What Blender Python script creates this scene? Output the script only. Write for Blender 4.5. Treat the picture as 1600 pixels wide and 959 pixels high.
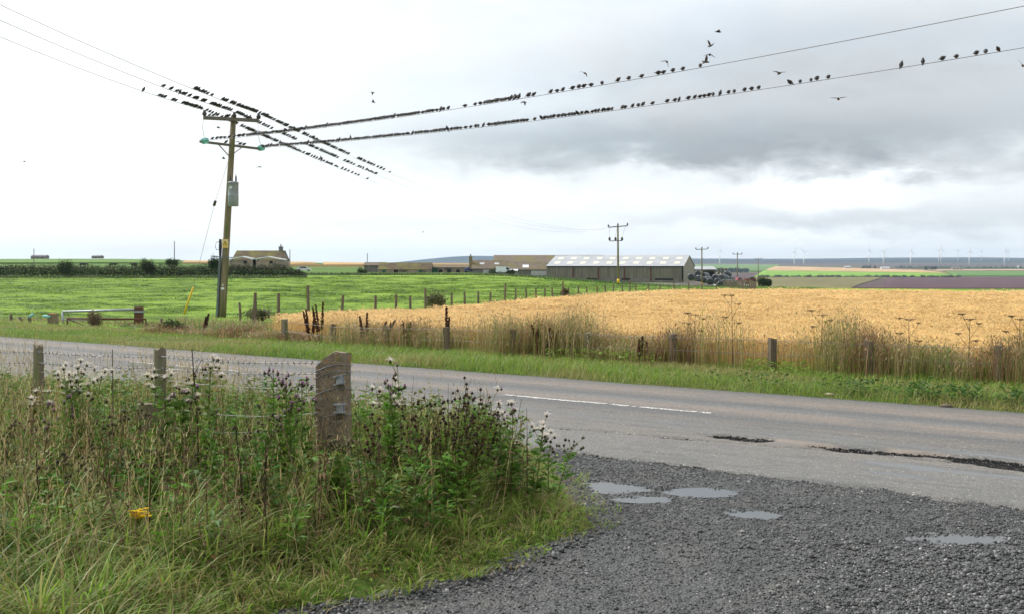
import bpy, math, random
import numpy as np
from mathutils import Vector, Matrix

rng = np.random.default_rng(7)
random.seed(7)
R = math.radians
scene = bpy.context.scene
for o in list(bpy.data.objects):
    bpy.data.objects.remove(o)
col = scene.collection

# ---------------------------------------------------------------- camera
CAM_H, FPX, HOR = 1.85, 1600.0, 414.0
cam_d = bpy.data.cameras.new('camera')
cam_d.sensor_width = 36.0
cam_d.lens = 36.0
cam_d.shift_y = -(479.5 - HOR) / 1600.0
cam_d.clip_start = 0.05
cam_d.clip_end = 60000.0
cam = bpy.data.objects.new('camera', cam_d)
cam.location = (0, 0, CAM_H)
cam.rotation_euler = (R(90), 0, 0)
col.objects.link(cam)
scene.camera = cam

# ---------------------------------------------------------------- light
SUN_AZ, SUN_EL = R(-62), R(44)          # azimuth from the view direction (+Y), left negative
sun_dir = Vector((math.sin(SUN_AZ) * math.cos(SUN_EL), math.cos(SUN_AZ) * math.cos(SUN_EL), math.sin(SUN_EL)))
sl = bpy.data.lights.new('sun', 'SUN')
sl.energy = 2.3
sl.angle = R(14)
sl.color = (1.0, 0.955, 0.88)
so = bpy.data.objects.new('sun', sl)
so.rotation_euler = (-sun_dir).to_track_quat('-Z', 'Y').to_euler()
so.location = (-30, 10, 60)
col.objects.link(so)

scene.view_settings.view_transform = 'Standard'
scene.view_settings.look = 'None'
scene.view_settings.gamma = 1.0
scene.view_settings.exposure = 0.58
scene.view_settings.use_curve_mapping = False
scene.render.engine = 'CYCLES'
scene.cycles.max_bounces = 6
scene.cycles.diffuse_bounces = 2
scene.cycles.glossy_bounces = 2
scene.cycles.transmission_bounces = 3
scene.cycles.volume_bounces = 0
scene.cycles.transparent_max_bounces = 8
scene.cycles.use_denoising = True
scene.cycles.denoiser = 'OPENIMAGEDENOISE'
scene.cycles.sample_clamp_indirect = 6.0

# ---------------------------------------------------------------- world: sky behind broken overcast
world = bpy.data.worlds.new('World')
scene.world = world
world.use_nodes = True
wt = world.node_tree
wt.nodes.clear()

class NT:
    """small helper to wire nodes"""
    def __init__(self, tree):
        self.t = tree
    def n(self, kind, **kw):
        nd = self.t.nodes.new(kind)
        for k, v in kw.items():
            if k.startswith('i_'):
                key = k[2:]
                key = int(key) if key.isdigit() else key.replace('_', ' ')
                self.put(nd.inputs[key], v)
            else:
                setattr(nd, k, v)
        return nd
    def put(self, sock, v):
        if isinstance(v, bpy.types.NodeSocket):
            self.t.links.new(v, sock)
        elif v is not None:
            sock.default_value = v
    def math(self, op, a, b=None, c=None, clamp=False):
        nd = self.t.nodes.new('ShaderNodeMath')
        nd.operation = op
        nd.use_clamp = clamp
        for i, v in enumerate((a, b, c)):
            if v is not None:
                self.put(nd.inputs[i], v)
        return nd.outputs[0]
    def vmath(self, op, a, b=None):
        nd = self.t.nodes.new('ShaderNodeVectorMath')
        nd.operation = op
        self.put(nd.inputs[0], a)
        if b is not None:
            self.put(nd.inputs[1], b)
        return nd.outputs[1] if op in ('DOT_PRODUCT', 'LENGTH') else nd.outputs[0]
    def mix(self, f, a, b, blend='MIX'):
        nd = self.t.nodes.new('ShaderNodeMix')
        nd.data_type = 'RGBA'
        nd.blend_type = blend
        self.put(nd.inputs[0], f)
        for s, v in ((nd.inputs[6], a), (nd.inputs[7], b)):
            if isinstance(v, (tuple, list)) and len(v) == 3:
                v = (*v, 1.0)
            self.put(s, v)
        return nd.outputs[2]
    def ramp(self, f, stops, interp='LINEAR'):
        nd = self.t.nodes.new('ShaderNodeValToRGB')
        cr = nd.color_ramp
        cr.interpolation = interp
        while len(cr.elements) < len(stops):
            cr.elements.new(0.5)
        for e, (p, c) in zip(cr.elements, stops):
            e.position = p
            if not isinstance(c, (tuple, list)):
                c = (c, c, c)
            e.color = (*c[:3], 1.0)
        self.put(nd.inputs[0], f)
        return nd.outputs[0]
    def maprange(self, v, a, b, c, d, smooth=True):
        nd = self.t.nodes.new('ShaderNodeMapRange')
        nd.interpolation_type = 'SMOOTHSTEP' if smooth else 'LINEAR'
        for i, x in enumerate((v, a, b, c, d)):
            self.put(nd.inputs[i], x)
        return nd.outputs[0]
    def noise(self, vec, scale, detail=4.0, rough=0.55, dist=0.0, out=0):
        nd = self.t.nodes.new('ShaderNodeTexNoise')
        if vec is not None:
            self.t.links.new(vec, nd.inputs['Vector'])
        nd.inputs['Scale'].default_value = scale
        nd.inputs['Detail'].default_value = detail
        nd.inputs['Roughness'].default_value = rough
        nd.inputs['Distortion'].default_value = dist
        return nd.outputs[out]
    def mapping(self, vec, scale=(1, 1, 1), loc=(0, 0, 0), rot=(0, 0, 0)):
        nd = self.t.nodes.new('ShaderNodeMapping')
        self.t.links.new(vec, nd.inputs['Vector'])
        nd.inputs['Location'].default_value = loc
        nd.inputs['Rotation'].default_value = rot
        nd.inputs['Scale'].default_value = scale
        return nd.outputs[0]

w = NT(wt)
sky = w.n('ShaderNodeTexSky', sky_type='NISHITA', sun_disc=False)
sky.sun_elevation = SUN_EL
sky.sun_rotation = SUN_AZ % (2 * math.pi)
sky.air_density = 1.0
sky.dust_density = 2.0
geo = w.n('ShaderNodeTexCoord')
D = geo.outputs['Generated']
sep = w.n('ShaderNodeSeparateXYZ')
w.put(sep.inputs[0], D)
dx, dy, dz = sep.outputs
el = w.math('MAXIMUM', dz, 0.0)
# cloud deck coordinates: direction projected on a layer overhead, flattened towards the horizon
den = w.math('ADD', el, 0.20)
cx = w.math('DIVIDE', dx, den)
cy = w.math('DIVIDE', dy, den)
comb = w.n('ShaderNodeCombineXYZ')
w.put(comb.inputs[0], cx); w.put(comb.inputs[1], cy)
P2 = comb.outputs[0]
SKY_OFF = (3.1, 1.7, 0.0)
Pm = w.mapping(P2, scale=(0.75, 1.0, 1.0), loc=SKY_OFF)
warp = w.noise(Pm, 0.9, 3.0, 0.5, out=1)
Pw = w.vmath('ADD', Pm, w.vmath('MULTIPLY', w.vmath('SUBTRACT', warp, (0.5, 0.5, 0.5)), (0.9, 0.9, 0.0)))
n_big = w.noise(Pw, 0.8, 4.0, 0.50)
Ps = w.mapping(D, scale=(1.0, 1.0, 2.3), loc=(0.37, 1.2, 0.55))
n_mid = w.math('ADD', w.math('MULTIPLY', w.noise(Pw, 2.2, 6.0, 0.54), 0.35), w.math('MULTIPLY', w.noise(Ps, 5.2, 8.0, 0.56, 0.35), 0.65))
n_fine = w.noise(Ps, 15.0, 6.0, 0.6, 0.3)
thick = w.math('ADD', w.math('MULTIPLY', n_big, 0.50), w.math('MULTIPLY', n_mid, 0.50))
# banks of heavier cloud standing in the sky (direction of the bank, how wide, how heavy)
def bank(px, py, sx, sy, amt):
    v = Vector(((px - 800) / FPX, 1.0, (HOR - py) / FPX)).normalized()
    az = math.atan2(v.x, v.y); elv = math.asin(v.z)
    a = w.math('ARCTAN2', dx, dy)
    e = w.math('ARCSINE', dz)
    wob = w.math('MULTIPLY', w.math('SUBTRACT', n_mid, 0.5), 0.16)
    wob2 = w.math('MULTIPLY', w.math('SUBTRACT', n_fine, 0.5), 0.05)
    ea = w.math('DIVIDE', w.math('SUBTRACT', w.math('ADD', a, wob), az), sx)
    ee = w.math('DIVIDE', w.math('ADD', w.math('SUBTRACT', e, elv), w.math('ADD', w.math('MULTIPLY', wob, 0.45), wob2)), sy)
    q = w.math('ADD', w.math('MULTIPLY', ea, ea), w.math('MULTIPLY', ee, ee))
    return w.math('MULTIPLY', w.math('POWER', 2.718, w.math('MULTIPLY', q, -1.0)), amt)
banks = None
for b in [(1180, 226, 0.30, 0.030, 0.36), (820, 235, 0.17, 0.026, 0.22), (1480, 120, 0.34, 0.07, 0.20),
          (1100, 90, 0.22, 0.05, 0.12), (1330, 292, 0.10, 0.016, -0.20), (1040, 268, 0.08, 0.010, -0.16),
          (600, 340, 0.24, 0.014, 0.06), (1250, 345, 0.35, 0.010, 0.08), (950, 305, 0.30, 0.014, -0.08), (250, 120, 0.22, 0.07, -0.10), (260, 320, 0.30, 0.07, -0.16), (760, 345, 0.20, 0.04, -0.10), (1270, 300, 0.07, 0.016, -0.12), (700, 60, 0.20, 0.05, -0.06), (150, 240, 0.06, 0.010, 0.16),
          (1240, 374, 0.09, 0.006, -0.12), (760, 120, 0.16, 0.04, 0.06)]:
    v = bank(*b)
    banks = v if banks is None else w.math('ADD', banks, v)
thick = w.math('ADD', thick, banks)
thick = w.math('ADD', thick, w.math('MULTIPLY', w.math('SUBTRACT', n_fine, 0.5), 0.20))
# thin cloud is bright white, thick cloud grey; brighter towards the veiled sun
glow = w.vmath('DOT_PRODUCT', D, tuple(sun_dir))
glow = w.maprange(glow, 0.55, 1.0, 0.0, 1.0)
cloud = w.ramp(w.maprange(thick, 0.30, 0.98, 0.0, 1.0, smooth=False),
               [(0.0, (1.0, 1.02, 1.02)), (0.28, (0.86, 0.90, 0.915)), (0.54, (0.62, 0.662, 0.690)), (1.0, (0.36, 0.392, 0.42))])
bright = w.math('ADD', w.math('MULTIPLY', glow, 12.0), 8.0)
cloudL = w.mix(1.0, cloud, w.vmath('SCALE', (1, 1, 1)), 'MULTIPLY') if False else cloud
sc_ = w.n('ShaderNodeVectorMath', operation='SCALE')
w.put(sc_.inputs[0], cloud); w.put(sc_.inputs[3], bright)
# a little blue shows through the thinnest places near the horizon
cover = w.maprange(w.math('ADD', w.math('MULTIPLY', n_mid, 0.6), w.math('MULTIPLY', n_big, 0.4)), 0.40, 0.54, 0.72, 1.0)
cmix = w.mix(cover, sky.outputs[0], sc_.outputs[0])
bg = w.n('ShaderNodeBackground')
w.put(bg.inputs[0], cmix)
bg.inputs[1].default_value = 0.1
wo = w.n('ShaderNodeOutputWorld')
wt.links.new(bg.outputs[0], wo.inputs[0])

# ---------------------------------------------------------------- helpers: positions
def P(px, py, Y):
    """point at depth Y seen at pixel (px, py) of the 1600 px wide photograph"""
    return Vector(((px - 800) / FPX * Y, Y, CAM_H + (HOR - py) / FPX * Y))

RN = np.array((0.573, 0.82)); RD = np.array((-0.82, 0.573))     # across the road (away), along the road (left, away)
def st(X, Y):
    return RN[0] * X + RN[1] * Y, RD[0] * X + RD[1] * Y
def from_st(s, t):
    return s * RN[0] + t * RD[0], s * RN[1] + t * RD[1]

def sstep(x, a, b):
    t = np.clip((np.asarray(x, float) - a) / (b - a), 0, 1)
    return t * t * (3 - 2 * t)

_YL = np.log([60, 90, 180, 320, 600, 1000, 1600, 2500, 4000, 6000, 8000, 14000])
_ZL = np.array([-.4, -.4, -.35, 0.9, 3.2, 7.6, 8.0, 2.0, -6, -4, 0, 0])
_YR = np.log([60, 90, 140, 210, 300, 400, 700, 1000, 1300, 1600, 2000, 2600, 3300, 4500, 6000, 8000, 10000, 14000])
_ZR = np.array([-.8, -1.0, -1.7, -2.7, -6, -10, -20, -26, -26, -23.5, -19, -12, -7, -1, 20, 58, 45, 0])

def H(X, Y):
    X = np.asarray(X, float); Y = np.asarray(Y, float)
    s = RN[0] * X + RN[1] * Y
    pl = -.5 - .002 * (np.clip(Y, -40, 230) - 40) - .006 * np.clip(X, -40, 60)
    z = pl * sstep(s, 15.5, 34)
    r = np.maximum(np.hypot(X, Y), 1.0)
    Yc = np.maximum(Y, r * 0.55)
    a = np.clip(X / np.maximum(Yc, 20), -1.4, 1.4)
    lg = np.log(np.maximum(Yc, 30))
    zl = np.interp(lg, _YL, _ZL)
    zl = np.where(zl > 0, zl * (0.35 + 0.65 * sstep(-a, 0.06, 0.42)), zl)
    hill = 74 * np.exp(-((a + 0.035) / 0.075) ** 2) * sstep(Yc, 5200, 8000) * (1 - sstep(Yc, 9000, 13000))
    zr = np.interp(lg, _YR, _ZR)
    swell = 1 + 0.10 * np.sin(a * 17 + 0.6) * sstep(Yc, 5200, 7800)
    zf = zl + (zr * swell - zl) * sstep(a, -0.04, 0.20)
    zf = zf + hill
    z = z + (zf - z) * sstep(Yc, 90, 200)
    # bank of the verges and the mound of the near verge
    z = z + 0.07 * np.exp(-((s - 15.9) / 0.9) ** 2) * (Y > -60)
    return z

def Hf(x, y):
    return float(H(x, y))

def ground_at(px, py, y0=3.0, y1=12000.0):
    """where the view ray through a pixel meets the terrain"""
    Ys = np.exp(np.linspace(math.log(y0), math.log(y1), 6000))
    zr = CAM_H + (HOR - py) / FPX * Ys
    g = H((px - 800) / FPX * Ys, Ys)
    i = np.argmax(g >= zr)
    if not (g >= zr).any():
        i = len(Ys) - 1
    Y = Ys[i]
    return Vector(((px - 800) / FPX * Y, Y, float(g[i])))

def flat(px, py):
    """near ground (z = 0) under a pixel"""
    Y = CAM_H * FPX / (py - HOR)
    return ((px - 800) / FPX * Y, Y)

# ---------------------------------------------------------------- helpers: objects
def tag(o, label=None, cat=None, group=None, kind=None):
    if label: o['label'] = label
    if cat: o['category'] = cat
    if group: o['group'] = group
    if kind: o['kind'] = kind
    return o

def empty(name, loc=(0, 0, 0), rz=0.0, label=None, cat=None, group=None):
    o = bpy.data.objects.new(name, None)
    o.empty_display_size = 0.2
    o.location = loc
    o.rotation_euler = (0, 0, rz)
    col.objects.link(o)
    return tag(o, label, cat, group)

def link(name, me, mat=None, parent=None, loc=None, rz=0.0):
    if mat is not None and not me.materials:
        me.materials.append(mat)
    o = bpy.data.objects.new(name, me)
    col.objects.link(o)
    if parent is not None:
        o.parent = parent
    if loc is not None:
        o.location = loc
    if rz:
        o.rotation_euler = (0, 0, rz)
    return o

def copy_tree(o, parent=None):
    c = o.copy()
    col.objects.link(c)
    c.parent = parent
    for ch in list(o.children):
        copy_tree(ch, c)
    return c

def big_mesh(name, V, T, cols=None, smooth=False, attr=None):
    """triangle mesh from numpy arrays"""
    V = np.ascontiguousarray(V, np.float32).reshape(-1, 3); T = np.ascontiguousarray(T, np.int32).reshape(-1, 3)
    me = bpy.data.meshes.new(name)
    me.vertices.add(len(V)); me.vertices.foreach_set('co', V.ravel())
    me.loops.add(T.size); me.loops.foreach_set('vertex_index', T.ravel())
    me.polygons.add(len(T))
    me.polygons.foreach_set('loop_start', np.arange(0, T.size, 3, dtype=np.int32))
    me.polygons.foreach_set('loop_total', np.full(len(T), 3, np.int32))
    if smooth:
        me.polygons.foreach_set('use_smooth', np.ones(len(T), bool))
    me.update(calc_edges=True)
    if cols is not None:
        ca = me.color_attributes.new('Col', 'FLOAT_COLOR', 'POINT')
        c4 = np.ones((len(V), 4), np.float32); c4[:, :3] = cols
        ca.data.foreach_set('color', c4.ravel())
    if attr:
        for k, v in attr.items():
            at = me.attributes.new(k, 'FLOAT', 'POINT')
            at.data.foreach_set('value', np.asarray(v, np.float32))
    return me

class MB:
    """collects simple shapes into one mesh"""
    def __init__(self):
        self.v = []; self.f = []
    def add(self, vs, fs):
        b = len(self.v)
        self.v += [tuple(p) for p in vs]
        self.f += [tuple(b + i for i in f) for f in fs]
        return self
    def box(self, c, size, rz=0.0, M=None, taper=1.0):
        hx, hy, hz = size[0] / 2, size[1] / 2, size[2] / 2
        vs = []
        for dz_ in (-1, 1):
            k = taper if dz_ > 0 else 1.0
            for dx_, dy_ in ((-1, -1), (1, -1), (1, 1), (-1, 1)):
                vs.append(Vector((dx_ * hx * k, dy_ * hy * k, dz_ * hz)))
        if M is None:
            M = Matrix.Rotation(rz, 3, 'Z')
        vs = [M @ p + Vector(c) for p in vs]
        return self.add(vs, [(3, 2, 1, 0), (4, 5, 6, 7), (0, 1, 5, 4), (1, 2, 6, 5), (2, 3, 7, 6), (3, 0, 4, 7)])
    def bar(self, p0, p1, wx, wy):
        """square bar between two points"""
        p0, p1 = Vector(p0), Vector(p1)
        d = p1 - p0
        q = d.to_track_quat('Z', 'Y').to_matrix()
        return self.box((p0 + p1) / 2, (wx, wy, d.length), M=q)
    def cyl(self, p0, p1, r0, r1=None, n=8, caps=True):
        p0, p1 = Vector(p0), Vector(p1)
        r1 = r0 if r1 is None else r1
        q = (p1 - p0).to_track_quat('Z', 'Y').to_matrix()
        vs = []
        for p, r in ((p0, r0), (p1, r1)):
            for k in range(n):
                a = 2 * math.pi * k / n
                vs.append(p + q @ Vector((math.cos(a) * r, math.sin(a) * r, 0)))
        fs = [(k, (k + 1) % n, n + (k + 1) % n, n + k) for k in range(n)]
        if caps:
            fs += [tuple(range(n - 1, -1, -1)), tuple(range(n, 2 * n))]
        return self.add(vs, fs)
    def tube(self, pts, rs, n=6, caps=True):
        pts = [Vector(p) for p in pts]
        if not isinstance(rs, (list, tuple)):
            rs = [rs] * len(pts)
        vs = []
        for i, p in enumerate(pts):
            d = (pts[min(i + 1, len(pts) - 1)] - pts[max(i - 1, 0)]).normalized()
            ref = Vector((0, 0, 1)) if abs(d.z) < 0.9 else Vector((1, 0, 0))
            u = d.cross(ref).normalized(); v = d.cross(u)
            for k in range(n):
                a = 2 * math.pi * k / n
                vs.append(p + (u * math.cos(a) + v * math.sin(a)) * rs[i])
        fs = []
        for i in range(len(pts) - 1):
            for k in range(n):
                fs.append((i * n + k, i * n + (k + 1) % n, (i + 1) * n + (k + 1) % n, (i + 1) * n + k))
        if caps:
            fs += [tuple(range(n - 1, -1, -1)), tuple(range((len(pts) - 1) * n, len(pts) * n))]
        return self.add(vs, fs)
    def lathe(self, prof, n=10, c=(0, 0, 0)):
        """profile [(r, z)] turned round z"""
        vs = []; c = Vector(c)
        for r, z in prof:
            for k in range(n):
                a = 2 * math.pi * k / n
                vs.append(c + Vector((math.cos(a) * r, math.sin(a) * r, z)))
        fs = []
        for i in range(len(prof) - 1):
            for k in range(n):
                fs.append((i * n + k, i * n + (k + 1) % n, (i + 1) * n + (k + 1) % n, (i + 1) * n + k))
        fs += [tuple(range(n - 1, -1, -1)), tuple(range((len(prof) - 1) * n, len(prof) * n))]
        return self.add(vs, fs)
    def prism(self, poly, y0, y1):
        """polygon in xz pushed along y"""
        n = len(poly)
        vs = [(x, y0, z) for x, z in poly] + [(x, y1, z) for x, z in poly]
        fs = [tuple(range(n)), tuple(range(2 * n - 1, n - 1, -1))]
        fs += [(k, n + k, n + (k + 1) % n, (k + 1) % n) for k in range(n)]
        return self.add(vs, fs)
    def mesh(self, name, smooth=False):
        me = bpy.data.meshes.new(name)
        me.from_pydata(self.v, [], self.f)
        if smooth:
            me.polygons.foreach_set('use_smooth', [True] * len(me.polygons))
        me.update()
        return me
    def build(self, name, mat, parent=None, loc=None, rz=0.0, smooth=False):
        return link(name, self.mesh(name, smooth), mat, parent, loc, rz)

# ---------------------------------------------------------------- helpers: materials
def material(name):
    m = bpy.data.materials.new(name)
    m.use_nodes = True
    m.node_tree.nodes.clear()
    g = NT(m.node_tree)
    out = g.n('ShaderNodeOutputMaterial')
    return m, g, out

def surf(name, c1, c2, scale=6.0, rough=0.85, bump=0.3, bscale=None, stretch=(1, 1, 1), c3=None, s3=0.7, t3=(0.55, 0.68), spec=0.3, metal=0.0, dist=0.02):
    """two-tone noise surface, optional third tone as blotches (lichen, rust, moss)"""
    m, g, out = material(name)
    tc = g.n('ShaderNodeTexCoord').outputs['Object']
    tc = g.mapping(tc, scale=stretch)
    n1 = g.noise(tc, scale, 6, 0.62)
    c = g.mix(g.maprange(n1, 0.36, 0.64, 0, 1), c1, c2)
    if c3 is not None:
        n3 = g.noise(g.mapping(tc, loc=(7, 3, 1)), s3, 5, 0.6)
        c = g.mix(g.maprange(n3, t3[0], t3[1], 0, 1), c, c3)
    b = g.n('ShaderNodeBsdfPrincipled')
    g.put(b.inputs['Base Color'], c)
    b.inputs['Roughness'].default_value = rough
    b.inputs['Specular IOR Level'].default_value = spec
    b.inputs['Metallic'].default_value = metal
    if bump:
        nb = g.noise(tc, bscale or scale * 4, 5, 0.6)
        bp = g.n('ShaderNodeBump')
        bp.inputs['Strength'].default_value = bump
        bp.inputs['Distance'].default_value = dist
        g.put(bp.inputs['Height'], nb)
        g.put(b.inputs['Normal'], bp.outputs[0])
    g.put(out.inputs[0], b.outputs[0])
    return m

def leafmat(name, trans=0.35, rough=0.55, tint=(1, 1, 1), rand=0.0, spec=0.25):
    """thin leaf or blade: colour from the mesh, light passing through"""
    m, g, out = material(name)
    at = g.n('ShaderNodeAttribute', attribute_name='Col')
    c = g.mix(1.0, at.outputs[0], tint, 'MULTIPLY')
    if rand:
        oi = g.n('ShaderNodeObjectInfo')
        k = g.maprange(oi.outputs['Random'], 0, 1, 1 - rand, 1 + rand, smooth=False)
        sc = g.n('ShaderNodeVectorMath', operation='SCALE')
        g.put(sc.inputs[0], c); g.put(sc.inputs[3], k)
        c = sc.outputs[0]
    b = g.n('ShaderNodeBsdfPrincipled')
    g.put(b.inputs['Base Color'], c)
    b.inputs['Roughness'].default_value = rough
    b.inputs['Specular IOR Level'].default_value = spec
    tr = g.n('ShaderNodeBsdfTranslucent')
    g.put(tr.inputs[0], c)
    mx = g.n('ShaderNodeMixShader')
    mx.inputs[0].default_value = trans
    g.put(mx.inputs[1], b.outputs[0]); g.put(mx.inputs[2], tr.outputs[0])
    g.put(out.inputs[0], mx.outputs[0])
    return m

def colmat(name, rough=0.8, spec=0.3, bump=0.0, bscale=20.0):
    m, g, out = material(name)
    at = g.n('ShaderNodeAttribute', attribute_name='Col')
    b = g.n('ShaderNodeBsdfPrincipled')
    g.put(b.inputs['Base Color'], at.outputs[0])
    b.inputs['Roughness'].default_value = rough
    b.inputs['Specular IOR Level'].default_value = spec
    g.put(out.inputs[0], b.outputs[0])
    return m

def scatter(name, pts, rots, scls, templates, mat, kind='stuff'):
    """one object that spreads template meshes over points"""
    pts = np.asarray(pts, np.float32)
    N = len(pts)
    me = bpy.data.meshes.new(name)
    me.vertices.add(N); me.vertices.foreach_set('co', pts.ravel())
    a = me.attributes.new('rot', 'FLOAT_VECTOR', 'POINT'); a.data.foreach_set('vector', np.asarray(rots, np.float32).ravel())
    a = me.attributes.new('scl', 'FLOAT_VECTOR', 'POINT'); a.data.foreach_set('vector', np.asarray(scls, np.float32).ravel())
    a = me.attributes.new('pick', 'INT', 'POINT'); a.data.foreach_set('value', rng.integers(0, len(templates), N).astype(np.int32))
    o = bpy.data.objects.new(name, me)
    col.objects.link(o)
    o['kind'] = kind
    tcol = bpy.data.collections.new(name + '_pieces')
    for i, t in enumerate(templates):
        if mat is not None and not t.materials:
            t.materials.append(mat)
        to = bpy.data.objects.new('%s_piece_%02d' % (name, i), t)
        tcol.objects.link(to)
    ng = bpy.data.node_groups.new(name + '_nodes', 'GeometryNodeTree')
    ng.interface.new_socket('Geometry', in_out='INPUT', socket_type='NodeSocketGeometry')
    ng.interface.new_socket('Geometry', in_out='OUTPUT', socket_type='NodeSocketGeometry')
    gi = ng.nodes.new('NodeGroupInput'); go = ng.nodes.new('NodeGroupOutput')
    ci = ng.nodes.new('GeometryNodeCollectionInfo')
    ci.inputs['Collection'].default_value = tcol
    ci.inputs['Separate Children'].default_value = True
    ci.inputs['Reset Children'].default_value = True
    ip = ng.nodes.new('GeometryNodeInstanceOnPoints')
    ip.inputs['Pick Instance'].default_value = True
    def named(nm, ty):
        nd = ng.nodes.new('GeometryNodeInputNamedAttribute')
        nd.data_type = ty
        nd.inputs['Name'].default_value = nm
        return [s for s in nd.outputs if s.enabled][0]
    L = ng.links.new
    L(gi.outputs[0], ip.inputs['Points'])
    L(ci.outputs[0], ip.inputs['Instance'])
    L(named('pick', 'INT'), ip.inputs['Instance Index'])
    L(named('rot', 'FLOAT_VECTOR'), ip.inputs['Rotation'])
    L(named('scl', 'FLOAT_VECTOR'), ip.inputs['Scale'])
    L(ip.outputs[0], go.inputs[0])
    md = o.modifiers.new('scatter', 'NODES')
    md.node_group = ng
    return o

# value noise for shaping ground, outlines and densities
_perm = np.random.default_rng(3).random((256, 256))
def vnoise(x, y, f=1.0):
    x = np.asarray(x, float) * f; y = np.asarray(y, float) * f
    xi = np.floor(x).astype(int); yi = np.floor(y).astype(int)
    fx = x - xi; fy = y - yi
    fx = fx * fx * (3 - 2 * fx); fy = fy * fy * (3 - 2 * fy)
    a = _perm[xi % 256, yi % 256]; b = _perm[(xi + 1) % 256, yi % 256]
    c = _perm[xi % 256, (yi + 1) % 256]; d = _perm[(xi + 1) % 256, (yi + 1) % 256]
    return (a * (1 - fx) + b * fx) * (1 - fy) + (c * (1 - fx) + d * fx) * fy
def fbm(x, y, f=1.0, o=4):
    t = 0; k = 0.5; n = 0
    for i in range(o):
        t = t + k * vnoise(x + 13.7 * i, y - 7.1 * i, f); n += k
        f *= 2.03; k *= 0.5
    return t / n

def inside(poly, x, y):
    poly = np.asarray(poly, float)
    r = np.zeros(np.shape(x), bool)
    n = len(poly)
    for i in range(n):
        x0, y0 = poly[i]; x1, y1 = poly[(i + 1) % n]
        if y0 == y1:
            continue
        c = ((y0 > y) != (y1 > y)) & (x < (x1 - x0) * (y - y0) / (y1 - y0) + x0)
        r ^= c
    return r

def grid_patch(poly, step, zoff=0.0, zfun=None, jitter=0.0):
    """triangulated sheet over a polygon, draped on the terrain"""
    poly = np.asarray(poly, float)
    lo, hi = poly.min(0), poly.max(0)
    nx = max(2, int((hi[0] - lo[0]) / step) + 2); ny = max(2, int((hi[1] - lo[1]) / step) + 2)
    gx, gy = np.meshgrid(lo[0] + np.arange(nx) * step, lo[1] + np.arange(ny) * step, indexing='ij')
    cxm = gx[:-1, :-1] + step / 2; cym = gy[:-1, :-1] + step / 2
    keep = inside(poly, cxm, cym)
    # snap the outermost vertices towards the outline so that the edge is not a staircase
    X = gx.copy(); Y = gy.copy()
    ins = inside(poly, gx, gy)
    used = np.zeros_like(ins)
    used[:-1, :-1] |= keep; used[1:, :-1] |= keep; used[:-1, 1:] |= keep; used[1:, 1:] |= keep
    allk = np.ones_like(ins)
    k = np.zeros((nx + 1, ny + 1), bool); k[1:-1, 1:-1] = keep
    allk = k[:-1, :-1] & k[1:, :-1] & k[:-1, 1:] & k[1:, 1:]
    edge = used & ~allk
    ex, ey = X[edge], Y[edge]
    best = np.full(len(ex), 1e18); bx = ex.copy(); by = ey.copy()
    for i in range(len(poly)):
        a = poly[i]; b = poly[(i + 1) % len(poly)]
        d = b - a; L2 = max(d @ d, 1e-12)
        t = np.clip(((ex - a[0]) * d[0] + (ey - a[1]) * d[1]) / L2, 0, 1)
        qx = a[0] + t * d[0]; qy = a[1] + t * d[1]
        dd = (qx - ex) ** 2 + (qy - ey) ** 2
        m = dd < best
        best[m] = dd[m]; bx[m] = qx[m]; by[m] = qy[m]
    X[edge] = bx; Y[edge] = by
    Z = (H(X, Y) if zfun is None else zfun(X, Y)) + zoff
    idx = np.arange(nx * ny).reshape(nx, ny)
    a = idx[:-1, :-1][keep]; b = idx[1:, :-1][keep]; c = idx[1:, 1:][keep]; d = idx[:-1, 1:][keep]
    T = np.concatenate([np.stack([a, b, c], 1), np.stack([a, c, d], 1)])
    u, inv = np.unique(T, return_inverse=True)
    V = np.stack([X.ravel()[u], Y.ravel()[u], Z.ravel()[u]], 1)
    return V, inv.reshape(T.shape)

# ================================================================ SETTING
# ---------------------------------------------------------------- terrain sheet to the horizon
def land_colour(X, Y):
    r = np.hypot(X, Y); a = X / np.maximum(Y, 20)
    n = fbm(X, Y, 0.004, 4); n2 = fbm(X + 500, Y, 0.0011, 4)
    grass = np.array((.085, .155, .03)); rough = np.array((.13, .13, .05)); heather = np.array((.085, .055, .05))
    moor = np.array((.10, .085, .055)); wood = np.array((.020, .036, .040))  # wood tone turned bluish: distance haze of the hills put into the colour
    C = np.zeros(X.shape + (3,)) + grass
    k = sstep(n, .42, .6)[..., None]
    C = C * (1 - .5 * k) + rough * .5 * k
    right = sstep(a, .02, .2)
    v = (right * sstep(r, 220, 500))[..., None]
    mixc = heather + (rough - heather) * sstep(fbm(X, Y, .006, 4), .45, .62)[..., None]
    C = C * (1 - v) + mixc * v
    v = sstep(r, 2900, 3500)[..., None]
    mc = moor + (heather - moor) * sstep(n2, .4, .6)[..., None]
    C = C * (1 - v) + mc * v
    v = (sstep(r, 5200, 6400) * (.55 + .45 * sstep(n2, .35, .55)))[..., None]
    C = C * (1 - v) + wood * v
    return C

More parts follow.
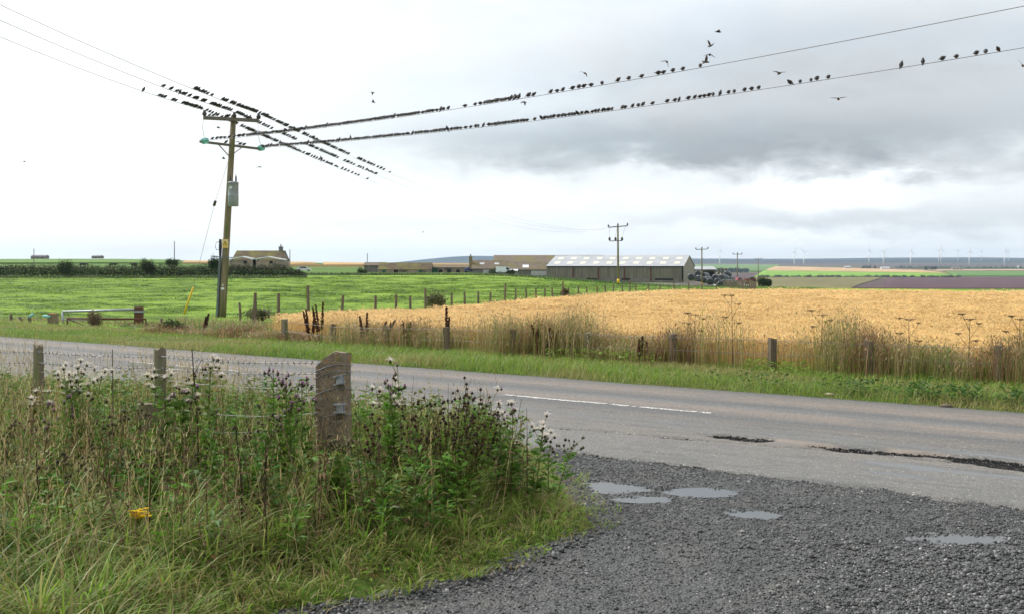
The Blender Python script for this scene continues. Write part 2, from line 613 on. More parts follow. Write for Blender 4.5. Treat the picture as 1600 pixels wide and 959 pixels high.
angs = np.concatenate([np.linspace(-math.pi, -0.75, 40, endpoint=False), np.linspace(-0.75, 0.75, 300), np.linspace(0.75, math.pi, 41)[1:-1]])
rads = np.concatenate([[0.0], np.exp(np.linspace(math.log(3.0), math.log(10500), 230))])
A_, R_ = np.meshgrid(angs, rads, indexing='ij')
X_ = np.sin(A_) * R_; Y_ = np.cos(A_) * R_
Z_ = H(X_, Y_) - 0.07 - 0.0004 * R_
ii = np.arange(A_.size).reshape(A_.shape)
ii = np.concatenate([ii, ii[:1]], 0)
q = [ii[:-1, :-1], ii[:-1, 1:], ii[1:, 1:], ii[1:, :-1]]
T_ = np.concatenate([np.stack([q[0], q[1], q[2]], -1).reshape(-1, 3), np.stack([q[0], q[2], q[3]], -1).reshape(-1, 3)])

def landmat(name, bump=0.25, scale=0.02, var=0.35, fine=1.2):
    m, g, out = material(name)
    at = g.n('ShaderNodeAttribute', attribute_name='Col')
    tc = g.n('ShaderNodeTexCoord').outputs['Object']
    n1 = g.noise(tc, scale, 7, 0.65)
    n2 = g.noise(tc, fine, 5, 0.6)
    k = g.maprange(g.math('ADD', g.math('MULTIPLY', n1, 0.6), g.math('MULTIPLY', n2, 0.4)), 0.3, 0.7, 1 - var, 1 + var, smooth=False)
    sc = g.n('ShaderNodeVectorMath', operation='SCALE')
    g.put(sc.inputs[0], at.outputs[0]); g.put(sc.inputs[3], k)
    b = g.n('ShaderNodeBsdfPrincipled')
    g.put(b.inputs['Base Color'], sc.outputs[0])
    b.inputs['Roughness'].default_value = 0.95
    b.inputs['Specular IOR Level'].default_value = 0.1
    bp = g.n('ShaderNodeBump'); bp.inputs['Strength'].default_value = bump; bp.inputs['Distance'].default_value = 0.3
    g.put(bp.inputs['Height'], n2); g.put(b.inputs['Normal'], bp.outputs[0])
    g.put(out.inputs[0], b.outputs[0])
    return m
M_land = landmat('open_land')
o = link('terrain', big_mesh('terrain', np.stack([X_, Y_, Z_], -1), T_, land_colour(X_, Y_).reshape(-1, 3), smooth=True), M_land)
tag(o, kind='structure')

# far fields: strips of land of one crop, corners found where view rays meet the terrain
def far_field(name, corners, colour, nu=40, nv=10, mat=None, var=0.12, lift=0.0):
    c = [np.array(ground_at(*p, y0=150)[:2]) for p in corners]      # order: near-left, near-right, far-right, far-left
    lin = lambda n: np.concatenate([[0.0], np.linspace(0, 1, n - 2), [1.0]])
    u, v = np.meshgrid(lin(nu), lin(nv), indexing='ij')
    wts = [(1 - u) * (1 - v), u * (1 - v), u * v, (1 - u) * v]
    X = sum(w_ * p[0] for w_, p in zip(wts, c)); Y = sum(w_ * p[1] for w_, p in zip(wts, c))
    r = np.hypot(X, Y)
    Z = H(X, Y) + 0.00012 * r + lift
    skirt = np.zeros_like(Z); skirt[0] = skirt[-1] = 1; skirt[:, 0] = skirt[:, -1] = 1
    Z = Z - skirt * (0.6 + 0.0008 * r + lift * 1.5)
    ix = np.arange(nu * nv).reshape(nu, nv)
    T = np.concatenate([np.stack([ix[:-1, :-1], ix[1:, :-1], ix[1:, 1:]], -1).reshape(-1, 3), np.stack([ix[:-1, :-1], ix[1:, 1:], ix[:-1, 1:]], -1).reshape(-1, 3)])
    k = 1 + var * (fbm(X, Y, .012, 3) - .5) * 2
    me = big_mesh(name, np.stack([X, Y, Z], -1), T, (np.asarray(colour)[None, None] * k[..., None]).reshape(-1, 3), smooth=False)
    o = link(name, me, mat or M_land)
    return tag(o, kind='structure')

far_field('far_green_field', [(1030, 424.5), (1196, 424.5), (1222, 413.6), (1030, 413.6)], (.12, .19, .055))
far_field('far_stubble_field', [(1196, 422.6), (1480, 426.4), (1440, 422.2), (1212, 416.2)], (.42, .29, .15))
far_field('far_bright_field', [(1178, 432.5), (1500, 432.6), (1476, 427.0), (1194, 423.2)], (.17, .30, .035))
far_field('far_green_field', [(1494, 431.5), (1760, 431.5), (1760, 423.5), (1478, 424.5)], (.10, .18, .045))
far_field('far_stubble_field', [(1470, 423.2), (1760, 422.8), (1760, 420.2), (1450, 421.5)], (.36, .27, .16))
far_field('far_heather_field', [(1330, 449.5), (1760, 450), (1760, 433.5), (1385, 434.0)], (.085, .045, .05))
far_field('far_rough_field', [(1180, 449), (1330, 448), (1380, 433.5), (1180, 433.5)], (.15, .13, .05))
far_field('far_wood_strip_field', [(1400, 418.6), (1760, 420), (1760, 417.4), (1420, 416.8)], (.05, .075, .035))
# tan stubble behind the farm, pale green rise at the left
far_field('far_stubble_field', [(505, 416.0), (745, 416.5), (745, 411.0), (505, 410.6)], (.42, .28, .13), lift=0.6)
far_field('far_stubble_field', [(284, 411.5), (348, 412.0), (346, 408.6), (290, 408.0)], (.40, .28, .13), lift=0.4)
far_field('far_stubble_field', [(440, 416.0), (508, 416.0), (508, 410.2), (440, 409.8)], (.42, .28, .13), lift=0.4)
far_field('far_green_field', [(-200, 412.5), (282, 412.0), (282, 406.6), (-200, 406)], (.115, .19, .045), lift=0.3)

# ---------------------------------------------------------------- fields
FA = np.array((-9.2, 42.0)); FD = np.array((0.30, 0.954))           # fence between pasture and barley
def fence_pt(t):
    return FA + FD * t
barley_poly = [from_st(17.8, 19.0), from_st(17.8, -60), (95, 62), (60, 79), (42, 82), (22, 83.5), (14.5, 80.5), (9.5, 76), (3.9, 63), (0, 53), (-2.8, 45), (-4.75, 38.5), (-6.0, 34), (-6.9, 29.5)]
pasture_poly = [from_st(17.0, 13.0), from_st(17.0, 75), (-130, 95), (-150, 180), (-60, 186), (-5, 205), (12, 196), (30, 170), (41, 172), (60, 110), (62, 70), (30, 60), (8, 40), from_st(17.0, 4)]
def soil(name, c1, c2, c3, s1=0.6, fine=9.0, bump=0.6):
    m, g, out = material(name)
    tc = g.n('ShaderNodeTexCoord').outputs['Object']
    n1 = g.noise(tc, s1, 6, 0.6); n2 = g.noise(tc, fine, 6, 0.68)
    c = g.mix(g.maprange(n1, .38, .62, 0, 1), c1, c2)
    c = g.mix(g.maprange(n2, .45, .66, 0, 1), c, c3)
    b = g.n('ShaderNodeBsdfPrincipled'); g.put(b.inputs['Base Color'], c)
    b.inputs['Roughness'].default_value = .95; b.inputs['Specular IOR Level'].default_value = .1
    bp = g.n('ShaderNodeBump'); bp.inputs['Strength'].default_value = bump; bp.inputs['Distance'].default_value = .08
    g.put(bp.inputs['Height'], n2); g.put(b.inputs['Normal'], bp.outputs[0])
    g.put(out.inputs[0], b.outputs[0])
    return m
M_pasture = soil('pasture_turf', (.165, .255, .032), (.185, .275, .036), (.145, .232, .030), .12, 2.6, .9)
M_straw = soil('barley_ground', (.48, .31, .12), (.42, .26, .10), (.30, .19, .075), .3, 7.0, .5)
M_turf = soil('verge_turf', (.07, .12, .02), (.12, .13, .04), (.045, .06, .018), .8, 14.0, .6)
V, T = grid_patch(pasture_poly, 1.0, -0.06)
V[:, 2] += 0.10 * (fbm(V[:, 0], V[:, 1], .16, 3) - .5)
tag(link('pasture', big_mesh('pasture', V, T, smooth=True), M_pasture), kind='structure')
V, T = grid_patch(barley_poly, 0.8, 0.01)
tag(link('barley_field_ground', big_mesh('barley_field_ground', V, T, smooth=True), M_straw), kind='structure')
# far verge between road and fields
fv = [from_st(14.05, 75), from_st(14.05, -45), from_st(17.9, -45), from_st(17.9, 75)]
V, T = grid_patch(fv, 0.35, 0.012)
tag(link('far_verge', big_mesh('far_verge', V, T, smooth=True), M_turf), kind='structure')

# ---------------------------------------------------------------- road (local x along, local y across)
road_rz = math.atan2(-0.573, 0.82)
def us(px, py):
    x, y = flat(px, py)
    s, t = st(x, y)
    return -t, s
fine = np.arange(-9.0, 3.0, 0.045)
uu = np.concatenate([np.arange(-130, -9.0, 1.0), fine, np.arange(3.0, 60, 0.8)])
vv = np.arange(0, 1.0001, 1 / 124.0)
U, W = np.meshgrid(uu, vv, indexing='ij')
edge_n = 8.62 + 0.22 * (fbm(U, 0 * U, .55, 4) - .5) + 0.14 * (fbm(U + 40, 0 * U, 3.1, 3) - .5)
edge_f = 14.18 + 0.20 * (fbm(U + 90, 0 * U, .6, 4) - .5)
S = edge_n + (edge_f - edge_n) * W
wear = np.zeros_like(U)
nz = fbm(U * 1.0, S * 1.6, 3.5, 4) - .5
line_s = 9.86 + (U + 4.75) * (10.2 - 9.86) / 3.25 + 0.10 * (fbm(U, 0 * U, 1.7, 3) - .5)
holes = [(1150, 688, .46, .15), (1128, 686, .3, .06), (1335, 707, .36, .15), (1385, 711, .44, .13), (1480, 719, .40, .13), (1545, 726, .40, .18), (1590, 733, .4, .18), (1075, 690, .30, .045), (1660, 742, .7, .2)]
for hx, hy, ru, rs in holes:
    u0, s0 = us(hx, hy)
    d = np.sqrt(((U - u0) / ru) ** 2 + ((S - s0) / rs) ** 2) + nz * 1.1
    wear = np.maximum(wear, 1 - sstep(d, .85, 1.1))
d = np.abs(S - line_s) / 0.06 + nz * 1.8
wear = np.maximum(wear, (1 - sstep(d, .3, 1.0)) * sstep(U, -8.6, -7.0) * sstep(fbm(U, S * .1, 2.2, 3), .24, .38))
# fretted, broken edge towards the gravel and hairline joints
d2 = np.abs(S - (11.0 + 0.05 * np.sin(U * .7) + .06 * nz)) / .018
wear = np.maximum(wear, .55 * (1 - sstep(d2, .4, 1.0)) * sstep(fbm(U, S * .1, .9, 3), .46, .56))
wear = np.maximum(wear, .8 * (1 - sstep(S - edge_n + nz * .16, .0, .07)))
patch = np.zeros_like(U)
for hx, hy, ru, rs in [(1255, 697, .62, .12), (1440, 713, .45, .10)]:
    u0, s0 = us(hx, hy)
    patch = np.maximum(patch, 1 - sstep(np.sqrt(((U - u0) / ru) ** 2 + ((S - s0) / rs) ** 2) + nz * .7, .7, 1.0))
wet = np.zeros_like(U)
for hx, hy, ru, rs in [(1450, 737, .8, .15), (1575, 720, .7, .13), (1560, 748, .8, .10), (1400, 745, .5, .08)]:
    u0, s0 = us(hx, hy)
    wet = np.maximum(wet, 1 - sstep(np.sqrt(((U - u0) / ru) ** 2 + ((S - s0) / rs) ** 2) + nz * 1.5, .5, 1.0))
Zr = 0.012 + 0.03 * (1 - ((S - 11.4) / 2.8) ** 2) - 0.045 * wear - 0.006 * wet + 0.006 * (fbm(U, S, 1.2, 3) - .5)
Zr -= 0.03 * (1 - sstep(S - edge_n, 0, .05)) + 0.03 * (1 - sstep(edge_f - S, 0, .05))
ii = np.arange(U.size).reshape(U.shape)
T_ = np.concatenate([np.stack([ii[:-1, :-1], ii[1:, :-1], ii[1:, 1:]], -1).reshape(-1, 3), np.stack([ii[:-1, :-1], ii[1:, 1:], ii[:-1, 1:]], -1).reshape(-1, 3)])

m, g, out = material('worn_asphalt')
tc = g.n('ShaderNodeTexCoord').outputs['Object']
long_ = g.mapping(tc, scale=(.10, 1.0, 1.0))
warp = g.noise(long_, 1.6, 5, .6)
sp = g.n('ShaderNodeSeparateXYZ'); g.put(sp.inputs[0], tc)
across = g.math('ADD', sp.outputs[1], g.math('MULTIPLY', g.math('SUBTRACT', warp, .5), 0.55))
f = g.maprange(across, 8.6, 14.2, 0, 1, smooth=False)
tan_, grey_, dgrey = (.285, .225, .185), (.180, .176, .170), (.105, .107, .108)
c = g.ramp(f, [(0.0, (.195, .185, .172)), (.20, (.21, .195, .178)), (.27, (.225, .195, .168)), (.36, grey_), (.44, (.19, .165, .145)), (.52, dgrey), (.60, tan_), (.67, grey_), (.73, dgrey), (.82, tan_), (.92, (.185, .16, .14)), (1.0, dgrey)])
streak = g.noise(g.mapping(tc, scale=(.55, 5.0, 1)), 1.5, 7, .7)
c = g.mix(g.maprange(streak, .46, .68, 0, .7), c, dgrey)
blot = g.noise(tc, 1.1, 6, .65)
c = g.mix(g.maprange(blot, .46, .72, 0, .35), c, (.13, .128, .124))
vo = g.n('ShaderNodeTexVoronoi'); vo.inputs['Scale'].default_value = 95; g.put(vo.inputs['Vector'], tc)
wn = g.n('ShaderNodeTexWhiteNoise'); g.put(wn.inputs['Vector'], vo.outputs['Position'])
c = g.mix(g.maprange(wn.outputs[0], 0, 1, .0, .55, smooth=False), c, (.085, .084, .082))
c = g.mix(g.maprange(g.noise(tc, 26, 6, .75), .47, .62, 0, .55), c, (.085, .083, .08))
c = g.mix(g.maprange(g.noise(g.mapping(tc, loc=(5, 9, 0), scale=(.6, 1.6, 1)), 9, 6, .7), .55, .68, 0, .5), c, (.08, .08, .08))
c = g.mix(g.math('GREATER_THAN', wn.outputs[0], .985), c, (.36, .34, .30))
a_w0 = g.n('ShaderNodeAttribute', attribute_name='wear'); a_p = g.n('ShaderNodeAttribute', attribute_name='patch'); a_t = g.n('ShaderNodeAttribute', attribute_name='wet')
c = g.mix(g.math('MULTIPLY', a_p.outputs['Fac'], .6), c, (.26, .205, .165))
grit = g.ramp(wn.outputs[0], [(0, (.006, .006, .006)), (.7, (.018, .0175, .017)), (.93, (.06, .058, .056)), (1, (.2, .19, .18))])
class _W: pass
a_w = _W(); rag = g.noise(g.mapping(tc, scale=(1, 1.6, 1)), 17, 6, .7)
a_w.outputs = {'Fac': g.maprange(g.math('ADD', a_w0.outputs['Fac'], g.math('MULTIPLY', g.math('SUBTRACT', rag, .5), 1.5)), .40, .56, 0, 1)}
c = g.mix(a_w.outputs['Fac'], c, grit)
c = g.mix(g.math('MULTIPLY', a_t.outputs['Fac'], .6), c, (.05, .05, .05))
b = g.n('ShaderNodeBsdfPrincipled'); g.put(b.inputs['Base Color'], c)
g.put(b.inputs['Roughness'], g.math('SUBTRACT', .74, g.math('MULTIPLY', a_t.outputs['Fac'], .64)))
g.put(b.inputs['Specular IOR Level'], g.math('SUBTRACT', .35, g.math('MULTIPLY', a_w.outputs['Fac'], .33)))
bp = g.n('ShaderNodeBump'); bp.inputs['Distance'].default_value = .008
g.put(bp.inputs['Strength'], g.math('SUBTRACT', .85, g.math('MULTIPLY', a_t.outputs['Fac'], .75)))
g.put(bp.inputs['Height'], g.math('ADD', vo.outputs['Distance'], g.noise(tc, 30, 5, .6)))
g.put(b.inputs['Normal'], bp.outputs[0]); g.put(out.inputs[0], b.outputs[0])
M_road = m
road = link('road', big_mesh('road', np.stack([U, S, Zr], -1), T_, smooth=True, attr={'wear': wear.ravel(), 'patch': patch.ravel(), 'wet': wet.ravel()}), M_road, rz=road_rz)
tag(road, kind='structure')
# broken white centre line: each dash a worn sheet of paint
m, g, out = material('worn_white_paint')
tc = g.n('ShaderNodeTexCoord').outputs['Object']
n1 = g.noise(tc, 22, 6, .7)
k = g.maprange(n1, .40, .54, 0, 1)
c = g.mix(k, (.72, .71, .68), (.20, .19, .18))
b = g.n('ShaderNodeBsdfPrincipled'); g.put(b.inputs['Base Color'], c); b.inputs['Roughness'].default_value = .7
g.put(out.inputs[0], b.outputs[0])
M_paint = m
for k, t1 in enumerate([16.9, 8.26, -0.7, 25.9, 34.9, 43.9]):
    n = 60
    us_ = np.linspace(-t1, -t1 + 3.1, n)
    wl = 0.052 + 0.02 * (fbm(us_, us_ * 0, 4, 3) - .5)
    Vd = []
    for i in range(n):
        zc = 0.012 + 0.03 * (1 - ((11.65 - 11.4) / 2.8) ** 2) + 0.006 * float(fbm(us_[i], 11.65, 1.2, 3) - .5) + .005
        Vd += [(us_[i], 11.65 - wl[i], zc), (us_[i], 11.65 + wl[i] * .9, zc)]
    Fd = [(2 * i, 2 * i + 2, 2 * i + 3, 2 * i + 1) for i in range(n - 1) if rng.random() > .06]
    me = bpy.data.meshes.new('lane_marking'); me.from_pydata(Vd, [], Fd); me.update()
    link('lane_marking', me, M_paint, road)

# ---------------------------------------------------------------- near verge and gravel lay-by
edge_px = [(846, 703), (872, 738), (902, 772), (936, 806), (930, 828), (862, 847), (790, 882), (650, 915), (505, 942), (440, 959)]
edge_xy = [flat(*p) for p in edge_px] + [(-1.25, 4.6), (-1.5, 2.5), (-2.2, -6)]
road_edge = [from_st(8.80, t) for t in np.arange(-16, 6.0, 0.5)]
gravel_poly = [(x - .55, y - .05) for x, y in edge_xy] + [(16, -14)] + road_edge + [(edge_xy[0][0] - .5, edge_xy[0][1] + .3)]
verge_poly = [from_st(8.52, st(*edge_xy[0])[1] + .15)] + edge_xy + [(-16, -4), (-26, 8), from_st(2.0, 40)] + [from_st(8.52, t) for t in np.arange(60, 9, -2)]
puddles = [(953, 757, .29, .20), (1106, 766, .27, .14), (1182, 798, .24, .16), (1502, 836, .30, .11), (1010, 778, .20, .09), (1450, 822, .10, .05)]
pud_xy = [(*flat(px, py), rx, ry) for px, py, rx, ry in puddles]
def gravel_z(X, Y):
    z = -0.008 + 0.030 * (fbm(X, Y, 1.1, 3) - .5) + 0.034 * (fbm(X + 31, Y, 4.5, 4) - .5) + 0.028 * (fbm(X + 11, Y + 5, 10.0, 3) - .5)
    for x0, y0, rx, ry in pud_xy:
        d = ((X - x0) / (rx * 1.25)) ** 2 + ((Y - y0) / (ry * 1.35)) ** 2
        z = z - 0.034 * np.exp(-d * 1.1)
    return z
def damp(x, y):
    q = np.full(np.shape(x), 9.0)
    for x0, y0, rx, ry in pud_xy:
        q = np.minimum(q, np.sqrt(((x - x0) / rx) ** 2 + ((y - y0) / ry) ** 2))
    return 1 - sstep(q + .9 * (fbm(x, y, 5, 3) - .5), 1.0, 2.0)
V, T = grid_patch(gravel_poly, 0.05, 0.0, gravel_z)
m, g, out = material('wet_gravel')
tc = g.n('ShaderNodeTexCoord').outputs['Object']
vo = g.n('ShaderNodeTexVoronoi'); vo.inputs['Scale'].default_value = 60; g.put(vo.inputs['Vector'], tc)
wn = g.n('ShaderNodeTexWhiteNoise'); g.put(wn.inputs['Vector'], vo.outputs['Position'])
c = g.ramp(wn.outputs[0], [(0, (.022, .022, .022)), (.6, (.048, .047, .047)), (1, (.10, .098, .096))])
fines = g.noise(tc, 2.2, 6, .65)
c = g.mix(g.maprange(fines, .48, .66, 0, .7), c, (.085, .078, .070))
dm = g.n('ShaderNodeAttribute', attribute_name='damp')
c = g.mix(g.math('MULTIPLY', dm.outputs['Fac'], .8), c, (.018, .017, .016))
b = g.n('ShaderNodeBsdfPrincipled'); g.put(b.inputs['Base Color'], c)
g.put(b.inputs['Roughness'], g.math('SUBTRACT', .62, g.math('MULTIPLY', dm.outputs['Fac'], .3)))
bp = g.n('ShaderNodeBump'); bp.inputs['Strength'].default_value = 1.0; bp.inputs['Distance'].default_value = .012
bp.invert = True
g.put(bp.inputs['Height'], vo.outputs['Distance']); g.put(b.inputs['Normal'], bp.outputs[0]); g.put(out.inputs[0], b.outputs[0])
tag(link('gravel_layby', big_mesh('gravel_layby', V, T, smooth=True, attr={'damp': damp(V[:, 0], V[:, 1])}), m), kind='structure')

def edge_dist(x, y):
    e = np.array(edge_xy); best = np.full(np.shape(x), 1e9)
    for i in range(len(e) - 1):
        a, b = e[i], e[i + 1]; d = b - a
        t = np.clip(((x - a[0]) * d[0] + (y - a[1]) * d[1]) / (d @ d), 0, 1)
        best = np.minimum(best, np.hypot(a[0] + t * d[0] - x, a[1] + t * d[1] - y))
    return best
def verge_z(X, Y):
    s, t = st(X, Y)
    ed = edge_dist(X, Y)
    return 0.015 + 0.10 * (fbm(X, Y, .8, 3) - .35) * sstep(8.5 - s, 0, 1.2) - 0.06 * (1 - sstep(ed + .12 * (fbm(X, Y, 3.0, 3) - .5), .02, .16)) - .03 * (1 - sstep(8.5 - s, 0, .15))
V, T = grid_patch(verge_poly, 0.10, 0.0, verge_z)
tag(link('near_verge', big_mesh('near_verge', V, T), M_turf), kind='structure')

# puddles: flat water lying in the dips
m, g, out = material('puddle_water')
b = g.n('ShaderNodeBsdfPrincipled')
b.inputs['Base Color'].default_value = (.055, .055, .054, 1); b.inputs['Roughness'].default_value = .04; b.inputs['IOR'].default_value = 1.33
b.inputs['Specular IOR Level'].default_value = .9
nb = g.noise(g.n('ShaderNodeTexCoord').outputs['Object'], 14, 3, .5)
bp = g.n('ShaderNodeBump'); bp.inputs['Strength'].default_value = .03; bp.inputs['Distance'].default_value = .01
g.put(bp.inputs['Height'], nb); g.put(b.inputs['Normal'], bp.outputs[0]); g.put(out.inputs[0], b.outputs[0])
M_water = m
for x0, y0, rx, ry in pud_xy:
    n = 40
    zc = float(gravel_z(np.array(x0), np.array(y0))) + 0.0165
    pts = []
    for k in range(n):
        a = 2 * math.pi * k / n
        rr = 1.35 + .25 * (vnoise(math.cos(a) * 2 + x0, math.sin(a) * 2 + y0, 1.3) - .5)
        pts.append((x0 + math.cos(a) * rx * rr, y0 + math.sin(a) * ry * rr, zc))
    me = bpy.data.meshes.new('puddle'); me.from_pydata(pts, [], [tuple(range(n))]); me.update()
    tag(link('puddle', me, M_water), kind='structure')

# gravel stones
def stone_mesh(k):
    r_ = np.random.default_rng(100 + k)
    t = (1 + 5 ** .5) / 2
    v = np.array([(-1, t, 0), (1, t, 0), (-1, -t, 0), (1, -t, 0), (0, -1, t), (0, 1, t), (0, -1, -t), (0, 1, -t), (t, 0, -1), (t, 0, 1), (-t, 0, -1), (-t, 0, 1)]) / 1.9
    f = np.array([(0, 11, 5), (0, 5, 1), (0, 1, 7), (0, 7, 10), (0, 10, 11), (1, 5, 9), (5, 11, 4), (11, 10, 2), (10, 7, 6), (7, 1, 8), (3, 9, 4), (3, 4, 2), (3, 2, 6), (3, 6, 8), (3, 8, 9), (4, 9, 5), (2, 4, 11), (6, 2, 10), (8, 6, 7), (9, 8, 1)])
    v = v * (1 + .35 * (r_.random((12, 1)) - .5)) * np.array((1, .55 + .4 * r_.random(), .45 + .3 * r_.random()))
    return big_mesh('stone', v, f)
m, g, out = material('crushed_stone')
oi = g.n('ShaderNodeObjectInfo')
c = g.ramp(oi.outputs['Random'], [(0, (.020, .020, .021)), (.45, (.045, .045, .046)), (.8, (.088, .087, .087)), (.95, (.16, .155, .15)), (1, (.34, .32, .30))])
b = g.n('ShaderNodeBsdfPrincipled'); g.put(b.inputs['Base Color'], c); b.inputs['Roughness'].default_value = .5
b.inputs['Specular IOR Level'].default_value = .5
g.put(out.inputs[0], b.outputs[0])
M_stone = m
def near_pud(x, y):
    q = np.full(np.shape(x), 9.0)
    for x0, y0, rx, ry in pud_xy:
        q = np.minimum(q, ((x - x0) / rx) ** 2 + ((y - y0) / ry) ** 2)
    return q
N = 370000
x = rng.uniform(-2.2, 8.5, N); y = rng.uniform(3.2, 10.6, N)
gp = np.array(gravel_poly)
s_, t_ = st(x, y)
keep = inside(gravel_poly, x, y) & (s_ < 8.72 + .12 * rng.standard_normal(N)) & (x / y < 1.0)
dens = np.clip(.05 + 1.3 * fbm(x, y, 1.3, 4) - .45 * np.exp(-((x - .6) / .9) ** 2 - ((y - 6.2) / .9) ** 2), .08, 1)
q = near_pud(x, y)
keep &= rng.random(N) < np.where(q < .55, .04, np.where(q < 1.3, .35, dens))
x, y, s_ = x[keep], y[keep], s_[keep]
big = sstep(x - .1 * (9 - y), .6, 3.4) * sstep(7.6 - y, 0, 1.2)
sc_ = (.0042 + .0062 * rng.random(len(x)) ** 2.0) * (1 + 1.0 * big) * (1 + .8 * (rng.random(len(x)) < .04))
# a few loose stones beyond the edges
z = gravel_z(x, y) + sc_ * .25
scatter('gravel_stones', np.stack([x, y, z], 1), rng.uniform(0, 6.28, (len(x), 3)) * np.array((.12, .12, 1)), np.repeat(sc_[:, None], 3, 1), [stone_mesh(k) for k in range(8)], M_stone)
# pale stones along the foot of the verge
N = 420
k = rng.integers(4, len(edge_xy) - 4, N); f_ = rng.random(N)
e = np.array(edge_xy)
x = e[k, 0] * (1 - f_) + e[k + 1, 0] * f_ + rng.normal(.05, .07, N); y = e[k, 1] * (1 - f_) + e[k + 1, 1] * f_ + rng.normal(-.05, .08, N)
sc_ = .010 + .016 * rng.random(N) ** 2
scatter('verge_foot_stones', np.stack([x, y, gravel_z(x, y) + sc_ * .3], 1), rng.uniform(0, 6.28, (N, 3)) * np.array((.15, .15, 1)), np.repeat(sc_[:, None], 3, 1), [stone_mesh(k) for k in range(20, 26)], M_stone)

# ================================================================ VEGETATION
def blades(P0, h, wd, az, bend, n=4, c0=None, c1=None, twist=0.5, droop=0.0, flag=0.0):
    """ribbons: root points, height, width, lean azimuth, bend; colour root -> tip"""
    N = len(P0)
    P0 = np.asarray(P0, float); h = np.broadcast_to(h, N); wd = np.broadcast_to(wd, N); bend = np.broadcast_to(bend, N)
    dirx, diry = np.cos(az), np.sin(az)
    sa = az + math.pi / 2 + twist * rng.uniform(-1, 1, N)
    sx, sy = np.cos(sa), np.sin(sa)
    V = np.zeros((N, 2 * n + 1, 3)); C = np.zeros((N, 2 * n + 1, 3))
    dr = np.broadcast_to(droop, N)
    for i in range(n + 1):
        t = i / n
        up = t - 0.45 * np.minimum(bend, 1.4) * t * t - dr * t ** 3
        ou = bend * t * t * 0.9 + bend * 0.12 * t
        cx = P0[:, 0] + dirx * ou * h; cy = P0[:, 1] + diry * ou * h; cz = P0[:, 2] + up * h
        if i < n:
            ww = wd * (1 - t) ** .55 * (0.75 + 0.5 * t if i else .75) * .5
            V[:, 2 * i] = np.stack([cx - sx * ww, cy - sy * ww, cz], 1)
            V[:, 2 * i + 1] = np.stack([cx + sx * ww, cy + sy * ww, cz], 1)
            cc = c0 + (c1 - c0) * t ** 1.5
            C[:, 2 * i] = cc; C[:, 2 * i + 1] = cc
        else:
            V[:, 2 * n] = np.stack([cx, cy, cz], 1); C[:, 2 * n] = c1
    tri = []
    for i in range(n - 1):
        tri += [(2 * i, 2 * i + 1, 2 * i + 3), (2 * i, 2 * i + 3, 2 * i + 2)]
    tri.append((2 * n - 2, 2 * n - 1, 2 * n))
    tri = np.array(tri)
    T = (np.arange(N)[:, None, None] * (2 * n + 1) + tri[None]).reshape(-1, 3)
    return V.reshape(-1, 3), T, C.reshape(-1, 3)

def join(parts):
    Vs, Ts, Cs = [], [], []; b = 0
    for V, T, C in parts:
        Vs.append(V); Ts.append(T + b); Cs.append(C); b += len(V)
    return np.concatenate(Vs), np.concatenate(Ts), np.concatenate(Cs)

def vary(base, N, amt=.22, hue=.12):
    base = np.asarray(base, float)
    k = 1 + amt * rng.uniform(-1, 1, (N, 1))
    return np.clip(base[None] * k * (1 + hue * rng.uniform(-1, 1, (N, 3))), 0.002, .9)

def leaves(P0, D, L, Wd, c, lobes=0, up=None):
    """leaves: base, direction, length, width; lobed ones carry side teeth"""
    N = len(P0)
    P0 = np.asarray(P0, float); D = np.asarray(D, float); D /= np.linalg.norm(D, axis=1, keepdims=True) + 1e-9
    L = np.broadcast_to(L, N)[:, None]; Wd = np.broadcast_to(Wd, N)[:, None]
    ref = np.tile(np.array((0, 0, 1.0)), (N, 1)) + .5 * rng.standard_normal((N, 3))
    Sd = np.cross(D, ref); Sd /= np.linalg.norm(Sd, axis=1, keepdims=True) + 1e-9
    Nm = np.cross(Sd, D)
    pts = [P0, P0 + D * L * .45 + Sd * Wd * .5 + Nm * Wd * .18, P0 + D * L * .5 - Nm * L * .06, P0 + D * L * .45 - Sd * Wd * .5 + Nm * Wd * .18, P0 + D * L - Nm * L * .18]
    tri = [(0, 1, 2), (0, 2, 3), (1, 4, 2), (2, 4, 3)]
    if lobes:
        for q, (f0, f1, k) in enumerate([(.25, .42, .9), (.55, .72, .75)]):
            for sgn in (-1, 1):
                b = len(pts)
                pts += [P0 + D * L * f0, P0 + D * L * f1 - Nm * L * .04, P0 + D * L * (f1 + .1) + Sd * Wd * k * sgn + Nm * Wd * .1]
                tri.append((b, b + 1, b + 2))
    K = len(pts)
    V = np.stack(pts, 1).reshape(-1, 3)
    T = (np.arange(N)[:, None, None] * K + np.array(tri)[None]).reshape(-1, 3)
    return V, T, np.repeat(c, K, 0)

def stems(P0, P1, r0, r1, c, n=4, mid=None):
    """thin three-sided stems through an optional middle point"""
    N = len(P0)
    P0 = np.asarray(P0, float); P1 = np.asarray(P1, float)
    M_ = (P0 + P1) / 2 if mid is None else np.asarray(mid, float)
    V = np.zeros((N, 9, 3))
    for j, (p, r) in enumerate(((P0, r0), (M_, (np.asarray(r0) + np.asarray(r1)) / 2), (P1, r1))):
        r = np.broadcast_to(r, N)
        for k in range(3):
            a = 2.094 * k
            V[:, 3 * j + k] = p + np.stack([np.cos(a) * r, np.sin(a) * r, 0 * r], 1)
    tri = []
    for j in range(2):
        for k in range(3):
            a, b = 3 * j + k, 3 * j + (k + 1) % 3
            tri += [(a, b, b + 3), (a, b + 3, a + 3)]
    T = (np.arange(N)[:, None, None] * 9 + np.array(tri)[None]).reshape(-1, 3)
    return V.reshape(-1, 3), T, np.repeat(c, 9, 0)

